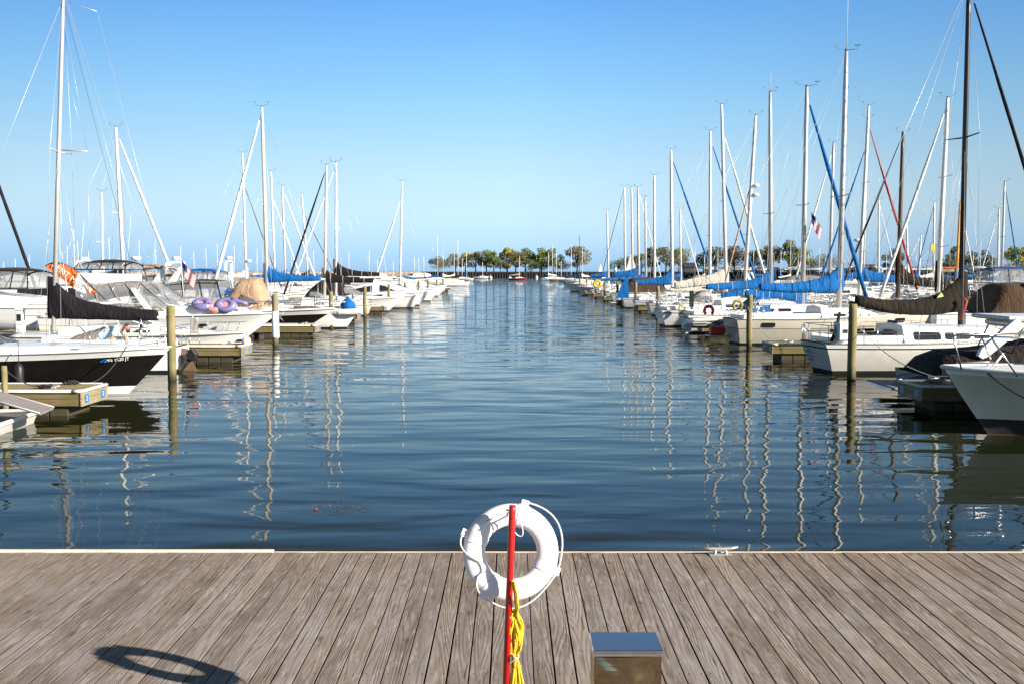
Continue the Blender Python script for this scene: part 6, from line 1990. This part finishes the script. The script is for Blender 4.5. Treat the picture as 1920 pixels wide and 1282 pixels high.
# ------------------------------------------------------------------ far side: sea wall, land, breakwater
WY = 488.0
def corr_wall(name, pts, z1, label, mat, pitch=1.3, amp=.35):
    P = [Vector((x, y, 0)) for x, y in pts]
    root = empty(name, P[0], 0, label, 'wall')
    top, bot = [], []
    for a, b in zip(P, P[1:]):
        d = b - a; n = max(1, int(d.length / pitch)); nn = Vector((d.y, -d.x, 0)).normalized()
        for i in range(n):
            for (f, o) in ((0, 0), (.3, 0), (.5, amp), (.8, amp)):
                p = a + d * ((i + f) / n) + nn * o
                top.append(p - P[0] + Vector((0, 0, z1))); bot.append(p - P[0] + Vector((0, 0, -1)))
    mb = MB(); mb.loft([bot, top], smooth=False); mb.build('sheet_piling', mat, root, fix=False)
    mb = MB()
    for a, b in zip(P, P[1:]):
        d = b - a; nn = Vector((d.y, -d.x, 0)).normalized()
        mb.slab([a - P[0] + nn * (amp + .1), b - P[0] + nn * (amp + .1), b - P[0] - nn * .5, a - P[0] - nn * .5], (0, 0, .35))
    for i in range(len(mb.v)): mb.v[i] = (mb.v[i][0], mb.v[i][1], mb.v[i][2] + z1 - .05)
    mb.build('coping', M('weathered_coping', (.05, .045, .045), .8), root)
m_sheet = M('rusted_sheet_piling', (.017, .015, .015), .85, var=.5, scale=.6, streak=True)
m_sheet2 = M('brown_timber_bulkhead', (.07, .05, .04), .85, var=.5, scale=.8, streak=True)
xa, xb_ = xat(793, WY), xat(1300, WY)
corr_wall('sea_wall', [(xa, WY + 14), (xa, WY), (xb_, WY)], 2.72, 'long dark sheet piled sea wall under the row of trees', m_sheet)
x1_, x2_, x3_ = xat(1305, 470), xat(1560, 352), xat(1885, 335)
corr_wall('bulkhead', [(xb_, WY), (x1_, 470), (x2_, 352), (x3_, 335)], 2.7, 'brown timber bulkhead behind the right hand marina', m_sheet2, 1.1, .3)
def land():
    mb = MB()
    z = 2.80
    mb.add([(xa, WY - .2, z), (xb_, WY - .2, z), (x1_, 470, z), (x2_, 352.2, z), (x3_, 335.2, z), (420, 335, z), (420, 620, z), (xat(1110, 520), 530, z), (xa, WY + 14, z)], [tuple(range(9))])
    k = N('park_ground'); p = k.n('NewGeometry').outputs['Position']
    k.l(k.ramp(k.noise(p, .15, 4, .6), [(.35, (.055, .065, .03)), (.5, (.10, .095, .05)), (.65, (.15, .135, .11))]), k.b.inputs['Base Color']); k.b.inputs['Roughness'].default_value = .9
    tag(mb.build('ground', k.m), kind='structure')
land()
def rocks(name, x0, x1, y, zt, n, label, seed):
    rnd = random.Random(seed)
    mb = MB()
    for i in range(n):
        f = rnd.random(); x = x0 + (x1 - x0) * rnd.random()
        z = zt * (1 - f ** 1.5) * rnd.uniform(.5, 1.0); yy = y - f * 3 + rnd.uniform(-1, 1)
        s = rnd.uniform(.45, 1.1)
        c = Vector((x, yy, z))
        vs = [c + Vector((rnd.uniform(.6, 1) * s * a, rnd.uniform(.6, 1) * s * b, rnd.uniform(.6, 1) * s * .7 * c_)) for a in (-1, 1) for b in (-1, 1) for c_ in (-1, 1)]
        mb.add(vs, [(0, 1, 3, 2), (4, 6, 7, 5), (0, 4, 5, 1), (2, 3, 7, 6), (0, 2, 6, 4), (1, 5, 7, 3)])
    mb.box(x0, x1, y - 1, y + 3, -1, zt * .7)
    o = mb.build(name, M('breakwater_stone', (.52, .42, .33), .85, var=.35, scale=.5), fix=False)
    return tag(o, label, 'breakwater', kind='stuff')
rocks('breakwater', -330, xat(985, 700), 700, 2.3, 3600, 'long low breakwater of pale tan boulders on the left horizon', 4)
rocks('riprap', x3_, x3_ + 60, 333, 2.9, 900, 'grey stone riprap bank at the right edge', 5)

# trees
bark = M('tree_bark', (.055, .042, .032), .9, var=.3)
def leafmat(nm, c, c2):
    k = N(nm); g = k.n('NewGeometry'); ob = k.n('TexCoord').outputs['Object']
    nz = k.noise(ob, .55, 2, .6); f = k.noise(ob, 6.0, 1, .5)
    k.l(k.ramp(k.math('MULTIPLY_ADD', f, .4, k.math('MULTIPLY', nz, .75)), [(.42, c), (.66, c2)]), k.b.inputs['Base Color'])
    k.b.inputs['Roughness'].default_value = .8; k.b.inputs['Specular IOR Level'].default_value = .15
    return k.m
LM = {'dark': leafmat('dark_green_leaves', (.070, .085, .045), (.15, .165, .070)), 'olive': leafmat('olive_leaves', (.125, .120, .060), (.24, .215, .095)),
      'yellow': leafmat('yellow_leaves', (.24, .24, .05), (.56, .50, .08)), 'mid': leafmat('green_leaves', (.105, .13, .055), (.21, .25, .09)), 'lime': leafmat('lime_leaves', (.13, .16, .04), (.34, .38, .07)), 'red': leafmat('red_brown_leaves', (.10, .072, .055), (.18, .12, .09))}
def tree(px, ytop, wpx, kind, Y, label, ybase=None, second=None, seed=0, low=.22, shape=1.0):
    rnd = random.Random(seed * 17 + int(px))
    base = Vector((xat(px, Y), Y, 2.8))
    H = zat(ytop, Y) - 2.8; W = wpx * Y / 1867 / 2
    root = empty('tree', base, 0, label, 'tree', 'trees beyond the harbour')
    mb = MB()
    lean = rnd.uniform(-.4, .4)
    tk = .028 * H
    mb.tube([(0, 0, -.3), (lean * .2, 0, H * .2), (lean * .6, 0, H * .45), (lean, 0, H * .75)], [tk * 1.3, tk, tk * .7, tk * .25], 7)
    lumps = []
    nl = rnd.randint(9, 13)
    for i in range(nl):
        a = 2 * PI * i / nl + rnd.uniform(-.4, .4); rr = W * rnd.uniform(.30, .95)
        z = H * rnd.uniform(low + .08, .86)
        env = math.sin(PI * min(1, max(.12, (z / H - low * .6) / (1.02 - low * .6)))) ** .55
        c = Vector((rr * env * math.cos(a) + lean, rr * env * .8 * math.sin(a), z))
        lumps.append((c, W * rnd.uniform(.22, .46)))
        mb.tube([(lean * .4, 0, H * rnd.uniform(.16, .4)), c.lerp(Vector((lean * .4, 0, H * .35)), .5) + Vector((0, 0, -.2)), c], [tk * .45, tk * .28, tk * .1], 5)
    lumps.append((Vector((lean, 0, H * .86)), W * .38)); lumps.append((Vector((lean, 0, H * .6)), W * .5))
    mb.build('trunk', bark, root)
    mb = MB()
    n = 2600
    for i in range(n):
        c, r = lumps[rnd.randrange(len(lumps))]
        u, v = rnd.uniform(-1, 1), rnd.uniform(0, 2 * PI)
        q = math.sqrt(1 - u * u); rad = r * rnd.random() ** .38
        p = c + Vector((q * math.cos(v) * rad * 1.12, q * math.sin(v) * rad, u * rad * .85))
        if p.z > H: p.z = H - rnd.random() * .4
        s = rnd.uniform(.14, .40) * (H / 11)
        a = Vector((rnd.uniform(-1, 1), rnd.uniform(-1, 1), rnd.uniform(-1, 1))).normalized(); b = a.cross(Vector((rnd.uniform(-1, 1), rnd.uniform(-1, 1), rnd.uniform(-1, 1)))).normalized()
        mi = 1 if (second and p.z > H * .62 and p.x > -W * .2) else 0
        mb.add([p + a * s, p + b * s * .8, p - a * s, p - b * s * .8], [(0, 1, 2, 3)], mi)
    mb.build('crown', [LM[kind], LM[second or kind]], root, fix=False)
TR = [
 (822, 481, 27, 'olive', 'small round olive tree standing alone at the left end of the sea wall'),
 (854, 476, 28, 'olive', 'olive tree second from the left end of the sea wall'),
 (873, 473, 22, 'dark', 'small tree with a yellow top behind the moored masts', 'yellow'),
 (892, 472, 30, 'dark', 'dark green tree left of the pair of green trees'),
 (912, 469, 30, 'mid', 'green tree with a rounded top near the middle of the left row'),
 (926, 471, 20, 'mid', 'narrow green tree beside the rounded one'),
 (938, 488, 24, 'olive', 'low olive tree under the taller green ones'),
 (951, 463, 22, 'olive', 'tall tree with a bright yellow crown left of the picture centre', 'yellow'),
 (967, 470, 26, 'olive', 'brown olive tree right of the yellow crowned tree'),
 (985, 464, 26, 'mid', 'green tree in the middle of the row with feathery edges'),
 (996, 487, 18, 'dark', 'low dark tree filling the gap right of the centre'),
 (1015, 463, 26, 'lime', 'light green tree above a darker low one'),
 (1012, 484, 26, 'dark', 'low dark tree in front of the light green one'),
 (1037, 466, 28, 'mid', 'green tree at the right end of the dense row', None),
 (1052, 489, 28, 'olive', 'low spreading tree with forked trunk right of the dense row'),
 (1082, 462, 34, 'olive', 'large round tree standing apart at the right end of the sea wall row'),
 (1157, 488, 22, 'dark', 'small dark tree behind the leftmost masts of the right row'),
 (1178, 481, 26, 'olive', 'olive tree behind the three similar masts'),
 (1202, 476, 30, 'dark', 'dark tree behind the crossing furled sails'),
 (1222, 462, 22, 'dark', 'tall dark tree between two white masts'),
 (1248, 464, 34, 'olive', 'broad olive tree left of the shed'),
 (1272, 465, 30, 'olive', 'yellow green tree directly left of the dark shed', 'lime'),
 (1318, 473, 30, 'dark', 'dark tree directly right of the dark shed'),
 (1340, 463, 36, 'mid', 'rounded green tree right of the shed'),
 (1376, 462, 46, 'red', 'broad red brown tree behind the raked mast'),
 (1412, 470, 28, 'mid', 'green tree right of the red brown tree'),
 (1438, 460, 36, 'olive', 'tall olive tree behind the tall grey mast'),
 (1478, 450, 38, 'mid', 'tallest green tree on the right shore'),
 (1504, 463, 38, 'lime', 'bright lime green tree behind the blue furled jib'),
 (1542, 477, 48, 'olive', 'low wide olive tree between two tall masts'),
]
for i, t_ in enumerate(TR):
    px, yt, wd, kd, lb = t_[:5]
    Yt = 496 + (i * 7 % 5) * 3.0 if px < 1110 else (484 - (px - 1150) * .25)
    if px < 1310: Yt = 494 + (i * 7 % 5) * 2.6
    tree(px, yt, wd * 1.25 + 7, kd, Yt, lb, second=t_[5] if len(t_) > 5 else None, seed=i, low=.2 if wd > 24 else .1)
for i, (px, yt, wd, kd, Yt, lb, s2) in enumerate(((1674, 466, 46, 'dark', 372, 'lone round dark tree behind the red furled jib', None), (1788, 461, 36, 'dark', 380, 'dark tree left of the big black mast', None), (1775, 476, 28, 'mid', 372, 'low green tree behind the thick white mast', None),
    (1815, 470, 34, 'dark', 385, 'thin open tree right of the big black mast', None), (1842, 469, 44, 'dark', 375, 'dark green tree left of the yellow one', None), (1897, 462, 56, 'yellow', 352, 'large yellow and green tree at the right edge', 'lime'), (1925, 464, 50, 'yellow', 356, 'yellow tree cut by the right edge', None))):
    tree(px, yt, wd, kd, Yt, lb, second=s2, seed=50 + i, low=.08)

# sheds, stored boats, small things on the shore
def shed(px0, px1, y0, Y, roofm, wallm, label, gable=True):
    xa_, xb2 = xat(px0, Y), xat(px1, Y); zt = zat(y0, Y); zw = 2.8 + (zt - 2.8) * .55
    root = empty('shed', ((xa_ + xb2) / 2, Y, 2.8), 0, label, 'shed')
    w = (xb2 - xa_) / 2
    mb = MB(); mb.box(-w * .96, w * .96, 0, 7, 0, zw - 2.8); mb.build('wall', wallm, root)
    mb = MB(); secs = [[Vector((x, -.6, zw - 2.8)), Vector((x, 3.5, zt - 2.8)), Vector((x, 7.6, zw - 2.8)), Vector((x, 7.6, zw - 3.0)), Vector((x, -.6, zw - 3.0))] for x in (-w, w)]
    mb.loft(secs, closed=True, smooth=False, caps=True); mb.build('roof', roofm, root)
    for k in (-.5, .3):
        mb = MB(); mb.box(w * k, w * (k + .2), -.04, -.005, .1, (zw - 2.8) * .8); mb.build('door', M('shed_door', (.08, .07, .07), .7), root)
shed(1281, 1309, 493, 478, M('dark_shingle_roof', (.03, .032, .045), .8), M('shed_wall_dark', (.05, .045, .045), .8), 'low shed with a dark pitched roof between the shore trees')
shed(1614, 1645, 496, 346, M('rusty_brown_roof', (.07, .035, .028), .8), M('shed_wall_grey', (.32, .31, .33), .8), 'grey shed with a brown roof left of the white box building')
shed(1643, 1655, 499, 341, M('white_box_roof', (.6, .6, .58), .7), M('shed_wall_white', (.62, .62, .6), .7), 'small white box building beside the grey shed')
stored = None
rnd = random.Random(11)
cvs = [c_white, c_blue, c_grey, c_white, c_dblue, c_red]
for i, px in enumerate([1330, 1352, 1385, 1402, 1428, 1452, 1487, 1523, 1575, 1596, 1665, 1684, 1702, 1722, 1742, 1838, 1860, 1882, 1905]):
    Yp = (466 - (px - 1305) * .42) if px < 1560 else (352 - (px - 1560) * .04)
    L_ = rnd.uniform(5.5, 8)
    side = 'left of the stepped mast' if px < 1575 else 'right of the stepped mast'
    root = empty('stored_boat', (xat(px, Yp), Yp + 1.5, 2.8 + .75), rnd.choice((0, PI)) + rnd.uniform(-.3, .3), 'small boat stored on the shore %s' % side, 'boat', 'boats stored on the shore ' + side)
    hs = Hull(L_, 2.2, .7, 1.0, 'power', .45)
    build_hull(root, hs, (antifoul_b if i % 3 else antifoul_r, white, white, white), n=10)
    house(root, hs, [(-L_ * .3, .85, .35), (.1 * L_, .8, .6), (.35 * L_, .3, .05)], cvs[i % 6], 'boat_cover')
    mb = MB(); mb.box(-L_ * .3, L_ * .2, -.5, .5, -.75, -.35); mb.build('cradle', dmast, root)
kr = empty('kayak_rack', (xat(1772, 339), 339, 2.8), 0, 'rack of stacked orange red kayaks on the right shore', 'rack')
mb = MB()
for x in (-3.6, 3.6): mb.box(x - .06, x + .06, -.3, .3, 0, 1.9)
mb.build('frame', dmast, kr)
for j in range(4):
    mb = MB(); mb.tube([(-3.8, 0, .5 + j * .42), (-2.5, 0, .42 + j * .42), (2.5, 0, .42 + j * .42), (3.8, 0, .5 + j * .42)], [.05, .2, .2, .05], 8, squash=(1.6, .8)); mb.build('kayak', [orangep, redp, orangep, M('lime_plastic', (.35, .5, .05), .5)][3 - j], kr)
for (px, lb) in ((1478, 'orange crane jib low over the shore behind the lime tree'), (1570, 'orange crane jib low over the shore near the wide olive tree')):
    root = empty('boat_hoist', (xat(px, 400), 400, 2.8), 0, lb, 'hoist')
    mb = MB(); mb.tube([(0, 0, 0), (0, 0, 3.9)], .13, 6); mb.build('post', orangep, root)
    mb = MB(); mb.tube([(-1.0, 0, 4.0), (2.8, 0, 4.0)], .16, 6); mb.tube([(0, 0, 3.1), (1.5, 0, 3.9)], .09, 5); mb.build('jib', orangep, root)
bc = empty('beacon', (xat(1155, 487), 491, 2.8), 0, 'small white and green harbour beacon on the sea wall', 'beacon')
mb = MB(); mb.lathe([(.9, 0), (.75, 2.2)], n=12); mb.build('tower', whitep, bc); mb = MB(); mb.lathe([(.95, 2.2), (.95, 2.35), (.55, 2.4), (.55, 3.1), (.1, 3.6)], n=12); mb.build('lantern', M('beacon_green', (.02, .28, .18), .5), bc)

# boats on moorings in the outer harbour
GM = 'sailboats on moorings in the outer harbour'
def small_sail(px, yt, Y, dr, hm_, cm, mm, label, group, L_=6.6, lean=0.0):
    x = xat(px, Y)
    root = empty('sailboat', (x - dr * .6, Y, 0), (0 if dr > 0 else PI) + (px % 7 - 3) * .12, label, 'sailboat', group)
    hs = Hull(L_, 2.4, .7, .95, 'sail', .4)
    build_hull(root, hs, (antifoul_k, antifoul_k, hm_, hm_), n=12); build_deck(root, hs, nonskid, n=8)
    house(root, hs, [(-.6, .75, .4), (1.2, .65, .38), (2.2, .3, .06)], white)
    zt = zat(yt, Y)
    r = max(.075, Y * .00030)
    mb = MB(); mb.tube([(.6, 0, .9), (.6 - lean, 0, zt)], [r, r * .7], 6); m = mb.build('mast', mm, root)
    mb = MB()
    for s_ in (-1, 1): mb.tube([(.6, 0, zt * .55), (.5, s_ * .8, zt * .56)], .03, 4)
    mb.build('spreader', mm, m)
    mb = MB(); mb.tube([(.6, 0, zt * .97), (L_ / 2 - .1, 0, .95)], .02, 4); mb.tube([(.6, 0, zt * .99), (-L_ / 2 + .1, 0, .75)], .015, 4); mb.build('stays', wire, root)
    if cm: sail_cover(root, .6, 1.9, -2.4, 1.75, cm, hm=.8, h0=.28, seed=int(px), ties=False)
    return root
for (px, yt, Y, dr, hm_, cm, mm, lb) in (
    (821, 441, 232, 1, white, c_blue, wmast, 'moored white sailboat with two close masts left of the anchorage'), (831, 462, 262, -1, white, c_white, tmast, 'moored sailboat partly behind the twin mast one'),
    (852, 475, 262, 1, white, c_cream, wmast, 'moored sailboat with cream cover in the left cluster'), (859, 450, 222, 1, white, c_black, wmast, 'nearest white sailboat of the left moored cluster'),
    (867, 485, 350, 1, M('yellow_hull', (.6, .45, .15), .4), None, wmast, 'small yellow hulled sailboat moored below the trees'), (875, 472, 330, 1, white, c_blue, wmast, 'white sailboat with blue cover moored under the green trees'),
    (905, 492, 430, 1, white, None, wmast, 'tiny white sailboat moored close to the sea wall'), (974, 481, 355, 1, M('red_hull', (.42, .03, .03), .4), c_cream, wmast, 'red hulled sailboat moored in the middle of the harbour'),
    (1028, 473, 340, -1, M('pale_blue_hull', (.35, .5, .72), .4), c_white, wmast, 'pale blue hulled sailboat moored right of the centre'), (1036, 461, 390, 1, white, c_blue, wmast, 'white sailboat with blue cover behind the pale blue one'),
    (1043, 469, 350, 1, white, c_blue, wmast, 'sailboat with blue cover right of the pale blue hull'), (1052, 490, 322, 1, M('orange_cream_hull', (.62, .42, .18), .4), None, wmast, 'small orange cream boat with a short mast'),
    (1071, 460, 300, 1, white, c_blue, wmast, 'moored sailboat with a blue cover before the large round tree'), (1086, 442, 250, 1, navy, c_dblue, dmast, 'moored sailboat with a tall dark mast'), (1091, 466, 262, -1, white, c_white, wmast, 'moored sailboat just right of the tall dark mast')):
    small_sail(px, yt, Y, dr, hm_, cm, mm, lb, GM)
for (px, Y, lb) in ((920, 450, 'white mooring buoy left of the centre'), (956, 400, 'white mooring buoy just left of the red hulled boat'), (1006, 470, 'white mooring buoy right of the red hulled boat')):
    root = empty('mooring_buoy', (xat(px, Y), Y, 0), 0, lb, 'buoy', 'mooring buoys')
    mb = MB(); mb.lathe([(.2, -.4), (.62, -.2), (.75, .25), (.6, .7), (.2, .95)], n=12); mb.build('float', whitep, root)
    mb = MB(); mb.tube([(0, 0, .9), (0, 0, 1.7)], .07, 5); mb.build('pole', whitep, root)
GF = 'distant sailboats behind the left marina'
LB = ['above the far left canopy', 'left of the orange banner', 'right of the orange banner', 'behind the black enclosed flybridge', 'near the tan bimini', 'near the American flag', 'left of the tall buff mast', 'right of the tall buff mast', 'beyond the black covered boats', 'left of the solitary white mast', 'right of the solitary white mast']
for i, (px, yt) in enumerate(((10, 492), (31, 486), (56, 478), (128, 462), (141, 430), (150, 452), (168, 468), (207, 446), (262, 450), (294, 468), (341, 462), (366, 472), (389, 465), (409, 457), (440, 463), (483, 466), (548, 480), (590, 470), (641, 482), (655, 474), (692, 470), (708, 488), (738, 490), (778, 482), (786, 483), (795, 481))):
    Y = max(150, min(400, 7.4 * 1867 / (508 - yt)))
    k = min(10, int(i * 11 / 26)) 
    small_sail(px, yt, Y, 1 if i % 2 else -1, white, (c_blue, c_white, None, c_black)[i % 4], wmast, 'distant sailboat with a thin white mast, %s' % LB[k], 'distant masts ' + LB[k], 8.0, (i % 3 - 1) * .2)
LR = ['behind the cream sail cover', 'behind the red brown tree masts', 'near the lime green tree', 'near the lone round tree', 'near the yellow pennant', 'near the yellow green tree']
for i, (px, yt) in enumerate(((1302, 450), (1320, 474), (1345, 468), (1412, 452), (1462, 470), (1481, 452), (1495, 476), (1535, 466), (1547, 470), (1592, 474), (1602, 480), (1660, 476), (1716, 462), (1737, 470), (1765, 455), (1822, 460), (1836, 450), (1858, 478), (1905, 480))):
    Y = max(135, min(240, 7.6 * 1867 / (508 - yt)))
    k = int(i * 6 / 19)
    small_sail(px, yt, Y, 1 if i % 2 else -1, white, (c_blue, c_white, c_blue, c_brown)[i % 4], wmast if i % 3 else alu, 'distant sailboat with a thin mast, %s' % LR[k], 'distant masts ' + LR[k], 8.5)
for (px, Y, L_, lb) in ((712, 215, 13, 'distant white flybridge yacht beyond the black sail covers'), (800, 235, 12, 'distant white cabin yacht right of the solitary mast'), (655, 260, 11, 'distant white yacht at the foot of the breakwater'), (60, 120, 12, 'distant white yacht with a canopy at the far left'), (350, 150, 11, 'distant white yacht behind the American flag'), (470, 170, 11, 'distant white yacht behind the blue sail cover')):
    motorboat(dict(Y=Y, dir=1 if L_ > 11 else -1, xs=xat(px, Y) - (6 if L_ > 11 else -6), L=L_, B=3.8, fs=1.2, fb=1.6, label=lb, group='distant motor yachts', cabin=[(-.35, .85, .9), (.1, .8, .8), (.36, .35, .1)], wins=[(-.25, .0, .3, .8)], fly=(-.25, .08, 2.2, 2.9, .7)))
sw = empty('sailing_dinghy', (xat(1125, 620), 620, 0), 0, 'tiny white sail out on the lake beyond the sea wall', 'sailboat')
mb = MB(); mb.slab([(-1.6, 0, 1), (2.2, 0, 1), (.3, 0, 8.0)], (0, .05, 0)); mb.build('sail', c_white, sw); hs = Hull(6, 1.8, .6, .8, 'sail', .3); build_hull(sw, hs, (white,) * 4, n=8)
hsail = empty('hoisted_sail', (xat(1183, 200), 200, 0), 0, 'tall white hoisted sail on a small boat behind the three similar masts', 'sailboat')
mb = MB(); mb.slab([(-1.2, 0, 2.8), (1.3, 0, 2.8), (.1, 0, 6.6), (-.2, 0, 6.6)], (0, .05, 0)); mb.build('sail', c_white, hsail); hs = Hull(6, 2, .6, .8, 'sail', .3); build_hull(hsail, hs, (white,) * 4, n=8)
mb = MB(); mb.tube([(1.3, 0, .6), (0.1, 0, 6.9)], .05, 5); mb.build('mast', wmast, hsail)

# drifting weed and specks on the near water
rnd = random.Random(9)
c = at(645, 950, 14.2)
mb = MB()
for i in range(420):
    x = rnd.gauss(0, .26); y = rnd.gauss(0, .30); s = rnd.uniform(.005, .017); a = rnd.uniform(0, PI)
    p = Vector((c.x + x, c.y + y, .004)); u = Vector((math.cos(a), math.sin(a), 0)) * s * 1.8; v = Vector((-math.sin(a), math.cos(a), 0)) * s * .4
    mb.add([p + u, p + v, p - u, p - v], [(0, 1, 2, 3)])
for (cx_, cy_) in ((1290, 1010), (1270, 1012)):
    q = at(cx_, cy_, 12.5)
    for i in range(90):
        p = Vector((q.x + rnd.gauss(0, .22), q.y + rnd.gauss(0, .12), .004)); a = rnd.uniform(0, PI); s = rnd.uniform(.004, .012)
        u = Vector((math.cos(a), math.sin(a), 0)) * s * 2; v = Vector((-math.sin(a), math.cos(a), 0)) * s * .3
        mb.add([p + u, p + v, p - u, p - v], [(0, 1, 2, 3)])
tag(mb.build('floating_weed', M('brown_weed', (.10, .05, .035), .7), fix=False), 'loose brown weed and leaf bits drifting near the boardwalk', 'weed', kind='stuff')
q = at(592, 955, 14.05); q.z = 0
o = empty('floating_cup', q, 0, 'small crushed red cup floating beside the weed', 'litter'); mb = MB(); mb.lathe([(.02, -.01), (.028, .008), (.022, .014)], n=10); mb.build('cup', redp, o)
